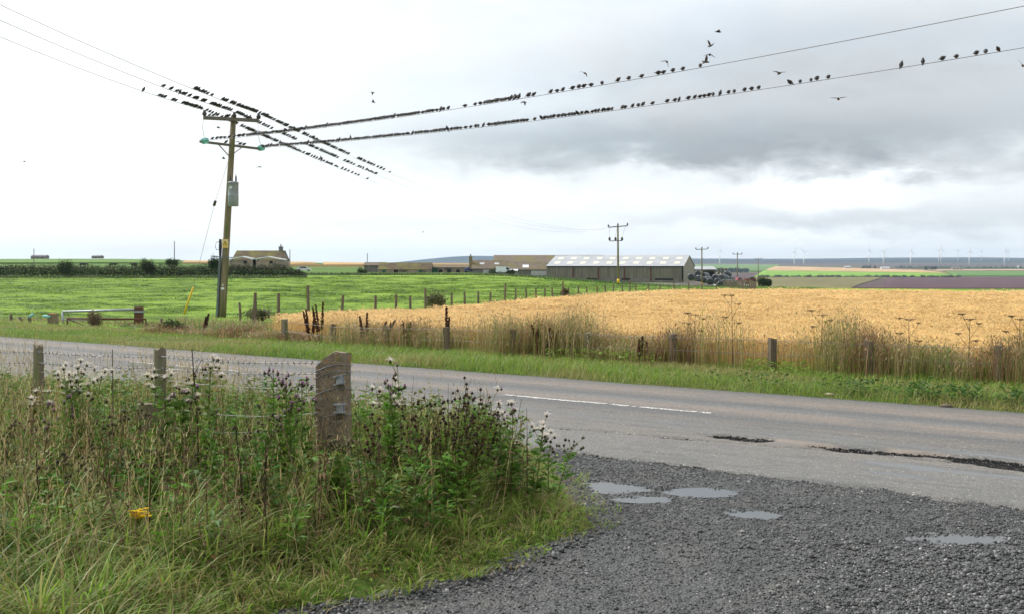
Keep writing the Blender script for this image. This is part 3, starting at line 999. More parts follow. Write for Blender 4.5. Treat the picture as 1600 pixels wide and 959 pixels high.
OCT_V = np.array([(1, 0, 0), (-1, 0, 0), (0, 1, 0), (0, -1, 0), (0, 0, 1.15), (0, 0, -1)])
OCT_T = np.array([(0, 2, 4), (2, 1, 4), (1, 3, 4), (3, 0, 4), (2, 0, 5), (1, 2, 5), (3, 1, 5), (0, 3, 5)])
def knobs(P0, r, c):
    N = len(P0); r = np.broadcast_to(r, N)
    V = np.asarray(P0)[:, None] + OCT_V[None] * r[:, None, None] * (1 + .3 * (rng.random((N, 6, 1)) - .5))
    T = (np.arange(N)[:, None, None] * 6 + OCT_T[None]).reshape(-1, 3)
    return V.reshape(-1, 3), T, np.repeat(c, 6, 0)

M_blade = leafmat('grass_blades', .45, .45)
M_leaf = leafmat('herb_leaves', .42, .5)
M_dry = leafmat('dry_stalks', .22, .75, spec=.1)
M_barley = leafmat('ripe_barley', .30, .6, rand=.16, spec=.15)
M_tuft = leafmat('pasture_grass', .35, .55, rand=.22)
GREEN = np.array((.118, .228, .028)); LIME = np.array((.235, .360, .046)); DEEP = np.array((.060, .130, .024))
STRAW = np.array((.47, .37, .18)); RUST = np.array((.32, .17, .07)); OLIVE = np.array((.19, .225, .050))
vz = lambda x, y: verge_z(np.asarray(x), np.asarray(y))

def verge_points(N, x0, x1, y0, y1, poly=None):
    x = rng.uniform(x0, x1, N); y = rng.uniform(y0, y1, N)
    k = inside(poly or verge_poly, x + .10 * rng.standard_normal(N), y + .10 * rng.standard_normal(N))
    return x[k], y[k]
# ---- near verge: tussocks of long arching grass
parts = []
N0 = 10500
x, y = verge_points(N0, -9.5, 1.4, 4.2, 15.0)
s_, t_ = st(x, y)
k = (np.abs(x / y) < .70) & (s_ < 8.45)
x, y, s_ = x[k], y[k], s_[k]
ed = edge_dist(x, y)
tall = sstep(ed, .05, .9) * (1 + .45 * sstep(fbm(x, y, 1.1, 3), .45, .65))
for cx_, cy_, e_, tl in zip(x, y, ed, tall):
    pass
nb = ((12 + 16 * rng.random(len(x))) * np.clip(1.3 - (y - 6) * .09, .45, 1)).astype(int)
bi = np.repeat(np.arange(len(x)), nb)
spread = .028 + .05 * rng.random(len(bi))
ang = rng.uniform(0, 6.283, len(bi))
bx = x[bi] + np.cos(ang) * spread; by = y[bi] + np.sin(ang) * spread
wind = rng.uniform(0, 6.283, len(x))
az = np.where(rng.random(len(bi)) < .55, ang + .4 * rng.standard_normal(len(bi)), wind[bi] + .5 * rng.standard_normal(len(bi)))
fine_zone = sstep(bx, -.9, .3)                          # the rounded tongue of finer grass by the gravel
lux = (rng.random(len(x)) < .18)[bi]
hh = (.11 + .24 * tall[bi]) * np.where(lux, 1.4, 1.0) * (.55 + .75 * rng.random(len(bi))) * (1 - .22 * fine_zone)
wid = (.0068 + .0062 * rng.random(len(bi))) * np.where(lux, 1.35, 1.0) * (1 - .45 * fine_zone)
tone = rng.random(len(x))[bi] * .7 + .3 * rng.random(len(bi))
base = np.where((tone < .40)[:, None], GREEN, np.where((tone < .68)[:, None], LIME * .8, np.where((tone < .86)[:, None], OLIVE, DEEP)))
base = base * (1 - fine_zone[:, None]) + (LIME * .95 * .6 + base * .4) * fine_zone[:, None]
c0 = base * (1 + .25 * rng.uniform(-1, 1, (len(bi), 1)))
dry = rng.random(len(bi))
tip = np.where((dry < .30)[:, None], STRAW * .9, np.where((dry < .36)[:, None], RUST, c0 * 1.1))
c0 = np.where((rng.random(len(bi)) < .12)[:, None], STRAW * .6, c0)
parts.append(blades(np.stack([bx, by, vz(bx, by)], 1), hh, wid, az, .35 + .75 * rng.random(len(bi)), 4, c0, tip, droop=.12 * rng.random(len(bi))))
# straw coloured dead blades lying low
x, y = verge_points(52000, -9.5, 1.4, 4.2, 15.0)
k = (np.abs(x / y) < .70); x, y = x[k], y[k]
ed = edge_dist(x, y)
k = rng.random(len(x)) < np.where(ed < .3, .9, .6); x, y, ed = x[k], y[k], ed[k]
n_ = len(x)
c = vary(STRAW * .75, n_, .35, .1)
c[rng.random(n_) < .25] = RUST * .8
parts.append(blades(np.stack([x, y, vz(x, y)], 1), .10 + .30 * rng.random(n_) * sstep(ed, 0, .5), .0055, rng.uniform(0, 6.28, n_), .7 + .9 * rng.random(n_), 3, c, c * 1.1))
V, T, C = join(parts)
tag(link('verge_grass', big_mesh('verge_grass', V, T, C), M_blade), kind='stuff')

# ---- seed stems: tall straw grasses over the verge
x, y = verge_points(18000, -9.5, .8, 5.0, 15.0)
s_, t_ = st(x, y); ed = edge_dist(x, y)
pr = .12 + .58 * sstep(-x, 1.0, 3.0) * sstep(fbm(x, y, .9, 3), .40, .62)
k = (np.abs(x / y) < .70) & (s_ < 8.3) & (ed > .45) & (rng.random(len(x)) < pr)
x, y = x[k], y[k]; n_ = len(x)
h = .55 + .45 * rng.random(n_)
az = rng.uniform(0, 6.28, n_)
c = vary(STRAW * .95, n_, .3, .08)
c[rng.random(n_) < .3] = np.array((.26, .20, .09))
parts = [blades(np.stack([x, y, vz(x, y)], 1), h, .0042, az, .10 + .28 * rng.random(n_), 4, c, c)]
for q in range(5):                                      # seed head spikelets
    f_ = .74 + .055 * q
    b_ = .18
    px_ = x + np.cos(az) * h * b_ * f_ * f_; py_ = y + np.sin(az) * h * b_ * f_ * f_
    pz_ = vz(x, y) + h * (f_ - .08 * f_ * f_)
    parts.append(blades(np.stack([px_, py_, pz_], 1), .045, .007, rng.uniform(0, 6.28, n_), .5, 2, c * .9, c * 1.1))
V, T, C = join(parts)
tag(link('dry_seed_grass', big_mesh('dry_seed_grass', V, T, C), M_dry), kind='stuff')

# ---- thin dead stems and brown leaves among the herbs
x, y = verge_points(900, -6.0, .2, 5.8, 9.6)
s_, t_ = st(x, y); ed = edge_dist(x, y)
k = (np.abs(x / y) < .56) & (s_ < 7.6) & (ed > .5); x, y = x[k], y[k]; n_ = len(x)
h = .35 + .5 * rng.random(n_); ln_ = rng.normal(0, .14, (n_, 2))
p0 = np.stack([x, y, vz(x, y)], 1); p1 = np.stack([x + ln_[:, 0], y + ln_[:, 1], vz(x, y) + h], 1)
c = vary((.13, .085, .05), n_, .4, .1); c[rng.random(n_) < .35] = (.28, .20, .12)
parts = [stems(p0, p1, .0042, .002, c, mid=(p0 + p1) / 2 + rng.normal(0, .025, (n_, 3)))]
rep = np.repeat(np.arange(n_), 7); f_ = .1 + .8 * rng.random(len(rep)); a_ = rng.uniform(0, 6.28, len(rep))
parts.append(leaves(p0[rep] + (p1 - p0)[rep] * f_[:, None], np.stack([np.cos(a_), np.sin(a_), rng.uniform(-.8, .3, len(rep))], 1), .03 + .05 * rng.random(len(rep)), .016, vary((.14, .085, .05), len(rep), .4, .12)))
V, T, C = join(parts)
tag(link('dead_stems', big_mesh('dead_stems', V, T, C), M_dry), kind='stuff')

# ---- leafy herbs filling the verge behind the grass
x, y = verge_points(2100, -8, .3, 5.6, 12.5)
s_, t_ = st(x, y); ed = edge_dist(x, y)
k = (np.abs(x / y) < .70) & (s_ < 8.2) & (ed > .5) & (rng.random(len(x)) < .25 + .75 * sstep(s_, 4.2, 5.4))
x, y = x[k], y[k]
parts = []
for cx_, cy_ in zip(x, y):
    h = .22 + .36 * rng.random()
    n_ = int(26 + 26 * rng.random())
    f_ = rng.random(n_)
    a_ = rng.uniform(0, 6.28, n_)
    lean = rng.normal(0, .12, 2)
    bp_ = np.stack([cx_ + lean[0] * f_ * h * 2 + .02 * np.cos(a_), cy_ + lean[1] * f_ * h * 2 + .02 * np.sin(a_), float(vz(cx_, cy_)) + .05 + f_ * h], 1)
    d_ = np.stack([np.cos(a_), np.sin(a_), rng.uniform(-.1, .7, n_)], 1)
    base = [GREEN * 1.05, DEEP * 1.35, OLIVE * .9][rng.integers(0, 3)]
    parts.append(leaves(bp_, d_, .045 + .06 * rng.random(n_), .024, vary(base, n_, .3, .12), lobes=rng.random() < .6))
    p0 = np.array([[cx_, cy_, float(vz(cx_, cy_))]]); p1 = np.array([[cx_ + lean[0] * h * 2, cy_ + lean[1] * h * 2, float(vz(cx_, cy_)) + h]])
    parts.append(stems(p0, p1, .004, .002, vary(OLIVE * .8, 1)))
V, T, C = join(parts)
tag(link('verge_herbs', big_mesh('verge_herbs', V, T, C), M_leaf), kind='stuff')
# low rosettes and clover at the tip of the tongue and along the gravel
x, y = verge_points(9000, -2.2, 1.5, 4.4, 10.4)
ed = edge_dist(x, y); k = (ed < .30) & (rng.random(len(x)) < .55); x, y = x[k], y[k]; n_ = len(x)
a_ = rng.uniform(0, 6.28, n_)
V, T, C = leaves(np.stack([x, y, vz(x, y) + .01 + .05 * rng.random(n_)], 1), np.stack([np.cos(a_), np.sin(a_), rng.uniform(0, .8, n_)], 1), .03 + .035 * rng.random(n_), .022, vary(LIME * .75, n_, .3, .12))
tag(link('verge_ground_cover', big_mesh('verge_ground_cover', V, T, C), M_leaf), kind='stuff')

# ---- far verge
parts = []
N = 95000
t_ = rng.uniform(-14, 34, N); s_ = rng.uniform(14.05, 17.7, N)
x, y = from_st(s_, t_)
k = (np.abs(x / y) < .70) & (rng.random(N) < np.clip(1.25 - (y - 14) * .022, .3, 1)); x, y, s_, t_ = x[k], y[k], s_[k], t_[k]
n_ = len(x)
lush = fbm(t_, s_, .55, 3)
h = (.08 + .12 * rng.random(n_)) * (.5 + 1.2 * lush) * np.where(t_ > 17, .6, 1) * (1 + .9 * np.exp(-((s_ - 14.55) / .3) ** 2)) * (1 + .5 * sstep(s_, 16.2, 17.2))
tone = fbm(t_ + 50, s_, 1.4, 3) * .6 + .4 * rng.random(n_)
yel = fbm(t_ * .6, s_ * 2, .8, 3)
c0 = np.where((tone < .42)[:, None], GREEN * 1.05, np.where((tone < .60)[:, None], LIME * .85, OLIVE * 1.2))
front = np.exp(-((s_ - 14.5) / .28) ** 2)[:, None] * sstep(-t_, -9, 2)[:, None]
c0 = c0 * (1 - front) + (DEEP * 1.15) * front
dryk = (sstep(yel, .46, .62) * .85)[:, None]
c0 = c0 * (1 - dryk) + np.array((.30, .27, .10)) * dryk
c0 = c0 * (1 + .25 * rng.uniform(-1, 1, (n_, 1)))
tip = np.where((rng.random(n_) < .16)[:, None], STRAW * .8, c0 * 1.1)
parts.append(blades(np.stack([x, y, H(x, y)], 1), h, .011, rng.uniform(0, 6.28, n_), .3 + .8 * rng.random(n_), 2, c0, tip))
# ragged tall dry growth along the far fence
N = 52000
t_ = rng.uniform(-14, 24, N); s_ = 17.2 + .38 * rng.standard_normal(N)
dn = fbm(t_, t_ * 0, .7, 3)
k = rng.random(N) < .16 + 1.2 * sstep(dn, .34, .64); t_, s_ = t_[k], s_[k]
x, y = from_st(s_, t_); n_ = len(x)
k = np.abs(x / y) < .72; x, y, t_ = x[k], y[k], t_[k]; n_ = len(x)
h = (.40 + .75 * rng.random(n_)) * (.30 + 1.25 * fbm(t_ + 9, t_ * 0, 1.4, 3)) * np.where(t_ > 17, .28, np.where(t_ > 13, .6, np.where(t_ > 8, .8, 1)))
c = vary((.46, .34, .18), n_, .3, .1)
q = rng.random(n_)
c[q < .32] = vary((.30, .26, .10), int((q < .32).sum()), .3)
c[q > .86] = vary((.22, .13, .07), int((q > .86).sum()), .3)
tint = fbm(t_ * 1.0 + 77, t_ * 0, 1.1, 3)
redk = (sstep(tint, .52, .66) * (rng.random(n_) < .8))[:, None]; olk = (sstep(.44 - tint, 0, .12) * sstep(8 - t_, 0, 3) * (rng.random(n_) < .7))[:, None]
c = c * (1 - redk) + vary((.25, .145, .075), n_, .3) * redk
c = c * (1 - olk) + vary((.20, .205, .07), n_, .3) * olk
gq = (q > .32) & (q < .42)
c[gq] = vary(GREEN, int(gq.sum()), .3)
parts.append(blades(np.stack([x, y, H(x, y)], 1), h, .009, rng.uniform(0, 6.28, n_), .08 + .45 * rng.random(n_) ** 2, 3, np.where((rng.random(n_) < .3)[:, None], OLIVE * .9, c), c * 1.05))
f_ = .7 + .3 * rng.random(n_)
parts.append(blades(np.stack([x, y, H(x, y) + h * f_ * .88], 1), .08, .018, rng.uniform(0, 6.28, n_), .9, 2, c * .8, c))
# broad leaves crowding the road edge and the fence foot
n_ = 16000
t_ = rng.uniform(-14, 12, n_); fr_ = rng.random(n_) < .7
s_ = np.where(fr_, 14.62 + .16 * rng.standard_normal(n_), 16.6 + .25 * rng.standard_normal(n_))
k = (rng.random(n_) < np.where(fr_, sstep(5 - t_, -3, 6) * (.25 + 1.3 * sstep(fbm(t_, s_ * .3, 1.6, 3), .38, .6)), 1.3 * sstep(fbm(t_ + 30, s_ * .3, .9, 3), .54, .66)))
t_, s_, fr_ = t_[k], s_[k], fr_[k]; n_ = len(t_)
x, y = from_st(s_, t_); a_ = rng.uniform(0, 6.28, n_)
lc = np.where(fr_[:, None], vary(DEEP * .95, n_, .3, .1), vary(LIME * .8, n_, .3, .1))
parts.append(leaves(np.stack([x, y, H(x, y) + .03 + .20 * rng.random(n_)], 1), np.stack([np.cos(a_), np.sin(a_), .2 + .6 * rng.random(n_)], 1), .05 + .05 * rng.random(n_), .035, lc))
# pinkish-brown growth round the gate and the foot of the pole
N = 2600
x = rng.uniform(-17.5, -7.0, N); y = 33.2 + .62 * (-12 - x) * .35 + rng.normal(0, .9, N) - .2 * (x + 12)
c = vary((.36, .26, .16), N, .35, .12)
g_ = rng.random(N) < .42; c[g_] = vary(OLIVE * .9, int(g_.sum()), .3)
k = np.abs(x / y) < .6
x, y, c = x[k], y[k], c[k]
parts.append(blades(np.stack([x, y, H(x, y)], 1), (.12 + .34 * rng.random(len(x))) * np.where(x < -11, .35, 1), .016, rng.uniform(0, 6.28, len(x)), .1 + .5 * rng.random(len(x)), 3, c, c))
V, T, C = join(parts)
tag(link('far_verge_growth', big_mesh('far_verge_growth', V, T, C), M_blade), kind='stuff')

# ---- barley: tufts of ripe stalks spread over the field
def barley_tuft(k, n=46, w_=.34):
    r_ = np.random.default_rng(300 + k)
    x = r_.uniform(-w_, w_, n); y = r_.uniform(-w_, w_, n)
    h = .62 + .16 * r_.random(n)
    az = r_.normal(.5, .9, n)
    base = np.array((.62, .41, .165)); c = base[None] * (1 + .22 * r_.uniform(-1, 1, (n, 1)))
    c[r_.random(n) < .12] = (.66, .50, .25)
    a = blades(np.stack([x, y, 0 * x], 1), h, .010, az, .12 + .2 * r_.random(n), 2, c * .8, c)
    b_ = .22
    tx = x + np.cos(az) * b_ * .8 * h; ty = y + np.sin(az) * b_ * .8 * h
    hd = blades(np.stack([tx, ty, h * .86], 1), .15, .024, az, .9, 2, c * 1.02, c * 1.2, droop=.35)
    d_ = blades(np.stack([tx, ty, h * .86], 1), .16, .016, az + .6, .8, 2, c * .9, c * 1.15, droop=.2)
    V, T, C = join([a, hd, d_])
    return big_mesh('barley_tuft', V, T, C)
N = 34000
bp_ = np.array(barley_poly)
x = rng.uniform(bp_[:, 0].min(), bp_[:, 0].max(), N * 2); y = rng.uniform(bp_[:, 1].min(), bp_[:, 1].max(), N * 2)
k = inside(barley_poly, x, y) & (np.abs(x / np.maximum(y, 1)) < .78)
k &= rng.random(len(x)) < np.clip(30.0 / np.maximum(y, 1), .22, 1)
x, y = x[k], y[k]
s_, t_ = st(x, y)
tram = np.abs(((x * .954 - y * .30) + 2 + 30) % 12.0 - 6)                    # tramlines of the sprayer
k = (np.minimum(np.abs(tram - .9), 9) > .22) | (rng.random(len(x)) < .35)
x, y = x[k], y[k]
n_ = len(x)
sc_ = (.90 + .24 * fbm(x, y, .22, 3) + .05 * rng.standard_normal(n_)) 
wid_ = np.clip(y / 26, 1, 2.6)
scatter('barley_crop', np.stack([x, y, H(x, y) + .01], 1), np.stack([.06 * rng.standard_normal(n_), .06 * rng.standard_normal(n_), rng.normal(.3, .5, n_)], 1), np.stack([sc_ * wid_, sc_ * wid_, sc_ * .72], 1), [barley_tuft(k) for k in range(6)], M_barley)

# ---- pasture tufts
def grass_tuft(k, n=34, h0=.10, w_=.28, col0=(.165, .255, .030)):
    r_ = np.random.default_rng(500 + k)
    x = r_.normal(0, w_ * .5, n); y = r_.normal(0, w_ * .5, n)
    c = np.array(col0)[None] * (1 + .3 * r_.uniform(-1, 1, (n, 1)))
    V, T, C = blades(np.stack([x, y, 0 * x], 1), h0 * (.6 + .8 * r_.random(n)), .022, r_.uniform(0, 6.28, n), .5 + .6 * r_.random(n), 2, c, c * 1.15)
    return big_mesh('grass_tuft', V, T, C)
N = 30000
yy_ = np.exp(rng.uniform(math.log(27), math.log(190), N)); x = rng.uniform(-.62, .30, N) * yy_; y = yy_
blank = inside(barley_poly, x, y)
k = inside(pasture_poly, x, y) & ~blank
n1 = fbm(x, y, .35, 3)
k &= rng.random(N) < sstep(n1, .40, .62) * .9 + .16
x, y, n1 = x[k], y[k], n1[k]; n_ = len(x)
sc_ = (.7 + .9 * rng.random(n_)) * np.clip(y / 45, 1, 2.6)
hz_ = (.35 + .8 * sstep(n1, .55, .75)) * np.clip(y / 60, 1, 1.6)
scatter('pasture_grass', np.stack([x, y, H(x, y) - .04], 1), np.stack([0 * x, 0 * x, rng.uniform(0, 6.28, n_)], 1), np.stack([sc_, sc_, hz_], 1), [grass_tuft(k) for k in range(4)] + [grass_tuft(9, 30, .17, .30, (.090, .165, .028))], M_tuft)

# ---------------------------------------------------------------- single plants of the near verge
def plant_root(name, x, y, label, cat, group=None):
    return empty(name, (x, y, float(vz(x, y))), 0, label, cat, group)
def part_mesh(name, parts, mat, root):
    V, T, C = join(parts)
    V = V - np.array(root.location)
    o = link(name, big_mesh(name, V, T, C), mat, root)
    if len(V) > 12: o['kind'] = 'stuff'
    return o

def thistle(px, py_top, Y, label, heads='fluff', nst=3, spread=.12, dense=1.0):
    x0 = (px - 800) / FPX * Y
    top = CAM_H + (HOR - py_top) / FPX * Y
    z0 = float(vz(x0, Y)); h = top - z0
    root = plant_root('thistle', x0, Y, label, 'thistle', 'thistles in the near verge')
    st_p, lf_p, hd_p, fl_p = [], [], [], []
    for q in range(nst):
        ox, oy = rng.normal(0, spread, 2)
        hq = h * (1 - .22 * rng.random() * (q > 0))
        b0 = np.array([x0 + ox * .25, Y + oy * .25, z0]); b1 = np.array([x0 + ox, Y + oy, z0 + hq])
        st_p.append(stems([b0], [b1], .0065, .003, vary(OLIVE * .75, 1), mid=[(b0 + b1) / 2 + np.array((*rng.normal(0, .02, 2), 0))]))
        n_ = int(70 * dense * hq)
        f_ = .12 + .8 * rng.random(n_); a_ = rng.uniform(0, 6.28, n_)
        bp_ = b0 + (b1 - b0) * f_[:, None]
        d_ = np.stack([np.cos(a_), np.sin(a_), .25 + .5 * rng.random(n_)], 1)
        ln = (.13 - .07 * f_) * (.7 + .6 * rng.random(n_))
        lf_p.append(leaves(bp_, d_, ln, ln * .30, vary(GREEN * (1.05 if rng.random() < .5 else .85), n_, .28, .12), lobes=1))
        nbr = 4 + int(4 * rng.random())
        tips = []
        for r_ in range(nbr):
            fa = .78 + .2 * rng.random(); aa = rng.uniform(0, 6.28); br = .05 + .06 * rng.random()
            p0 = b0 + (b1 - b0) * fa
            p1 = p0 + np.array((math.cos(aa) * br, math.sin(aa) * br, .05 + .07 * rng.random()))
            st_p.append(stems([p0], [p1], .003, .002, vary(OLIVE * .8, 1)))
            tips += [p1] if heads == 'fluff' else [p1, p1 + rng.normal(0, .018, 3)]
        tips = np.array(tips + [b1])
        m_ = len(tips)
        hd_p.append(knobs(tips, .0105 + .004 * rng.random(m_), vary((.075, .07, .04), m_, .3)))
        for p in tips:
            kk = heads if heads != 'mixed' else ['fluff', 'purple', 'brown'][rng.integers(0, 3)]
            if kk == 'fluff':
                nn = 44; a_ = rng.uniform(0, 6.28, nn)
                fl_p.append(blades(np.tile(p, (nn, 1)) + np.array((0, 0, .004)), .024 + .026 * rng.random(nn), .0055, a_, .1 + 1.6 * rng.random(nn), 2, vary((.70, .62, .53), nn, .15, .05), vary((.82, .77, .69), nn, .1, .04)))
            elif kk == 'purple':
                nn = 18; a_ = rng.uniform(0, 6.28, nn)
                fl_p.append(blades(np.tile(p, (nn, 1)) + np.array((0, 0, .006)), .024, .005, a_, .2 + .7 * rng.random(nn), 2, vary((.28, .10, .26), nn, .2, .05), vary((.42, .18, .38), nn, .2, .05)))
            else:
                nn = 10; a_ = rng.uniform(0, 6.28, nn)
                fl_p.append(blades(np.tile(p, (nn, 1)) + np.array((0, 0, .004)), .016, .004, a_, .3 + .5 * rng.random(nn), 2, vary((.15, .09, .05), nn, .3, .05), vary((.3, .2, .12), nn, .3, .05)))
    part_mesh('stem', st_p, M_dry, root); part_mesh('leaf_foliage', lf_p, M_leaf, root)
    part_mesh('seed_head', hd_p, M_dry, root)
    part_mesh('flower_tuft', fl_p, M_dry, root)
    return root

thistle(112, 588, 8.5, 'thistle with the biggest cluster of white fluffy seed heads, beside the left wooden post', 'fluff', 4, .16, 1.1)
thistle(138, 574, 8.4, 'thistle with white seed fluff leaning right of the biggest fluffy cluster', 'fluff', 3, .10)
thistle(252, 590, 8.0, 'thistle whose white fluffy heads stand in front of the second wooden post', 'fluff', 2, .06)
thistle(290, 585, 8.0, 'thistle with mixed purple and white heads right of the second wooden post', 'mixed', 3, .09, 1.1)
thistle(335, 574, 7.9, 'tall leafy thistle with a pale top midway between second wooden post and concrete post', 'mixed', 2, .07, 1.2)
thistle(440, 582, 7.6, 'thistle with small purple flowers just left of the concrete post', 'purple', 4, .12, 1.2)
thistle(468, 600, 7.4, 'thistle with brown and purple heads against the left side of the concrete post', 'purple', 2, .06)
thistle(85, 632, 7.6, 'green thistle with one purple flower below the left wooden post', 'purple', 2, .06, 1.2)
thistle(180, 640, 7.3, 'leafy green thistle with dark heads low in front of the short stub post', 'brown', 3, .10, 1.3)
thistle(615, 574, 7.5, 'upright green thistle between the concrete post and the dark seeded bush', 'mixed', 3, .06, 1.3)
thistle(790, 632, 7.6, 'leafy thistle with white tufts at the right edge of the dark seeded bush', 'mixed', 3, .08, 1.2)
thistle(826, 668, 7.6, 'small thistle with white-tipped heads nearest the road edge', 'fluff', 2, .06, .7)
thistle(380, 650, 7.0, 'green leafy thistle without flowers below the wires left of the concrete post', 'brown', 4, .14, 1.6)
thistle(520, 690, 7.0, 'low leafy thistle covering the foot of the concrete post', 'brown', 4, .12, 1.7)
thistle(858, 700, 7.9, 'small green thistle on the tip of the verge beside the gravel', 'brown', 2, .05, 1.1)
thistle(30, 660, 8.2, 'green thistle at the far left edge below the fence wires', 'brown', 4, .16, 1.4)
thistle(255, 705, 6.9, 'bushy green thistle low in front of the second wooden post', 'brown', 4, .16, 1.6)
thistle(100, 720, 6.8, 'bushy green thistle above the yellow flower at left', 'brown', 4, .16, 1.6)

def seed_bush(px, py_top, Y, n_st, w_, label, dark=(.060, .038, .026), stemc=(.10, .075, .03), name='knapweed_bush', leafy=1.0):
    x0 = (px - 800) / FPX * Y; z0 = float(vz(x0, Y)); h = CAM_H + (HOR - py_top) / FPX * Y - z0
    root = plant_root(name, x0, Y, label, 'wild plant')
    sp_, hp_, lp_ = [], [], []
    for q in range(n_st):
        a = rng.uniform(0, 6.28); rr = w_ * math.sqrt(rng.random())
        hq = h * (.55 + .45 * rng.random()) * (1 - .25 * (rr / w_) ** 2)
        b0 = np.array((x0 + .25 * rr * math.cos(a), Y + .2 * rr * math.sin(a), z0)); b1 = np.array((x0 + rr * math.cos(a), Y + .6 * rr * math.sin(a), z0 + hq))
        mid = (b0 + b1) / 2 + np.array((-.06 * math.cos(a) * rr / w_, 0, .03))
        sp_.append(stems([b0], [b1], .0042, .002, vary(stemc, 1, .3), mid=[mid]))
        tips = [b1]
        for r_ in range(rng.integers(2, 6)):
            fa = .55 + .42 * rng.random(); p0 = mid + (b1 - mid) * max(0, (fa - .5) * 2)
            aa = rng.uniform(0, 6.28); p1 = p0 + np.array((math.cos(aa) * .05, math.sin(aa) * .05, .04 + .08 * rng.random()))
            sp_.append(stems([p0], [p1], .0022, .0016, vary(stemc, 1, .3)))
            tips.append(p1)
        tips = np.array(tips)
        hp_.append(knobs(tips, .010 + .005 * rng.random(len(tips)), vary(dark, len(tips), .35)))
        hp_.append(blades(tips + np.array((0, 0, .006)), .02, .007, rng.uniform(0, 6.28, len(tips)), .3, 2, vary(dark, len(tips)), vary(np.array(dark) * 1.8, len(tips))))
        n_ = int(22 * leafy)
        f_ = rng.random(n_) * .85
        bp_ = np.where((f_ < .5)[:, None], b0 + (mid - b0) * (f_ * 2)[:, None], mid + (b1 - mid) * ((f_ - .5) * 2)[:, None])
        aa = rng.uniform(0, 6.28, n_)
        lp_.append(leaves(bp_, np.stack([np.cos(aa), np.sin(aa), .3 + .8 * rng.random(n_)], 1), .05 + .05 * rng.random(n_), .012, vary(OLIVE if rng.random() < .7 else GREEN, n_, .3, .1)))
    part_mesh('stem', sp_, M_dry, root); part_mesh('seed_head', hp_, M_dry, root); part_mesh('leaf_foliage', lp_, M_leaf, root)
seed_bush(705, 590, 7.45, 46, .44, 'broad bush of dark brown seed heads right of the concrete post')
seed_bush(742, 586, 7.6, 12, .16, 'tallest dark seed heads standing up against the road', leafy=.7)
seed_bush(640, 640, 7.2, 14, .20, 'brown seeded plant between concrete post and the broad dark bush', leafy=1.2)
seed_bush(585, 620, 7.1, 8, .12, 'thin dark stems with small seed heads just right of the concrete post', leafy=.6)

def dead_stalk(px, py_top, Y, label, lean=(0, 0), c=(.07, .045, .028), nbr=6, h_=None, name='dead_stalk', z0=None):
    x0 = (px - 800) / FPX * Y
    z0 = float(vz(x0, Y)) if z0 is None else z0
    h = CAM_H + (HOR - py_top) / FPX * Y - z0
    root = empty(name, (x0, Y, z0), 0, label, 'dead plant')
    b0 = np.array((x0, Y, z0)); b1 = b0 + np.array((lean[0], lean[1], h))
    mid = (b0 + b1) / 2 + np.array((.02, 0, 0))
    sp_ = [stems([b0], [b1], .0085, .004, vary(c, 1, .2), mid=[mid])]
    tw = []
    for q in range(nbr):
        f_ = .45 + .5 * q / max(nbr, 1); p0 = b0 + (b1 - b0) * f_
        a = rng.uniform(0, 6.28); ln = .06 + .12 * rng.random()
        p1 = p0 + np.array((math.cos(a) * ln, math.sin(a) * ln, ln * .9))
        tw.append(stems([p0], [p1], .0045, .002, vary(c, 1, .2)))
    part_mesh('stem', sp_, M_dry, root)
    if tw: part_mesh('twig', tw, M_dry, root)
    return root
dead_stalk(405, 690, 6.5, 'dark dead upright stalk standing left of the concrete post foot', (.03, .05))
dead_stalk(378, 660, 6.6, 'thin dark dead stem forking beside the taller dead stalk', (-.05, .02))
dead_stalk(52, 706, 6.6, 'black dead stalk with a side twig at the lower left', (.02, 0), nbr=3)
dead_stalk(220, 745, 6.2, 'dark broken stalk rising beside the yellow flower', (.06, 0), nbr=0)
dead_stalk(415, 745, 6.2, 'brown dead stem among the grass at lower centre left', (-.03, 0), nbr=2)
dead_stalk(478, 655, 6.8, 'leaning grey-brown dead stem in front of the concrete post', (-.18, .05), (.20, .15, .09), 2)
dead_stalk(310, 545, 7.9, 'bare dark twig standing up across the road between the wooden and concrete posts', (-.05, 0), nbr=4)
dead_stalk(170, 545, 8.6, 'thin dead twig standing against the road right of the left wooden post', (.03, 0), (.2, .15, .09), 4)

# yellow flower
Yr = 6.05; xr = (214 - 800) / FPX * Yr; zt = CAM_H + (HOR - 800) / FPX * Yr
root = plant_root('yellow_flower', xr, Yr, 'ragged yellow flower head low in the grass at left', 'flower')
z0 = float(root.location[2])
sp_ = [stems([np.array((xr, Yr, z0))], [np.array((xr, Yr, zt))], .005, .003, vary(OLIVE * .7, 1))]
hd = []
for q in range(26):
    a = rng.uniform(0, 6.28); rr = .055 * math.sqrt(rng.random())
    p = np.array((xr + .01 + rr * math.cos(a) * 1.1, Yr + rr * math.sin(a), zt + .012 * rng.standard_normal() - .15 * rr))
    sp_.append(stems([np.array((xr, Yr, zt - .08))], [p], .002, .0015, vary(OLIVE, 1)))
    aa = np.linspace(0, 6.28, 9)[:-1] + rng.random()
    hd.append(leaves(np.tile(p, (8, 1)), np.stack([np.cos(aa), np.sin(aa), .5 + 0 * aa], 1), .022, .013, vary((.85, .60, .02), 8, .1, .04)))
    hd.append(knobs([p], .008, vary((.80, .52, .02), 1)))
part_mesh('stem', sp_, M_dry, root); part_mesh('flower_head', hd, M_leaf, root)

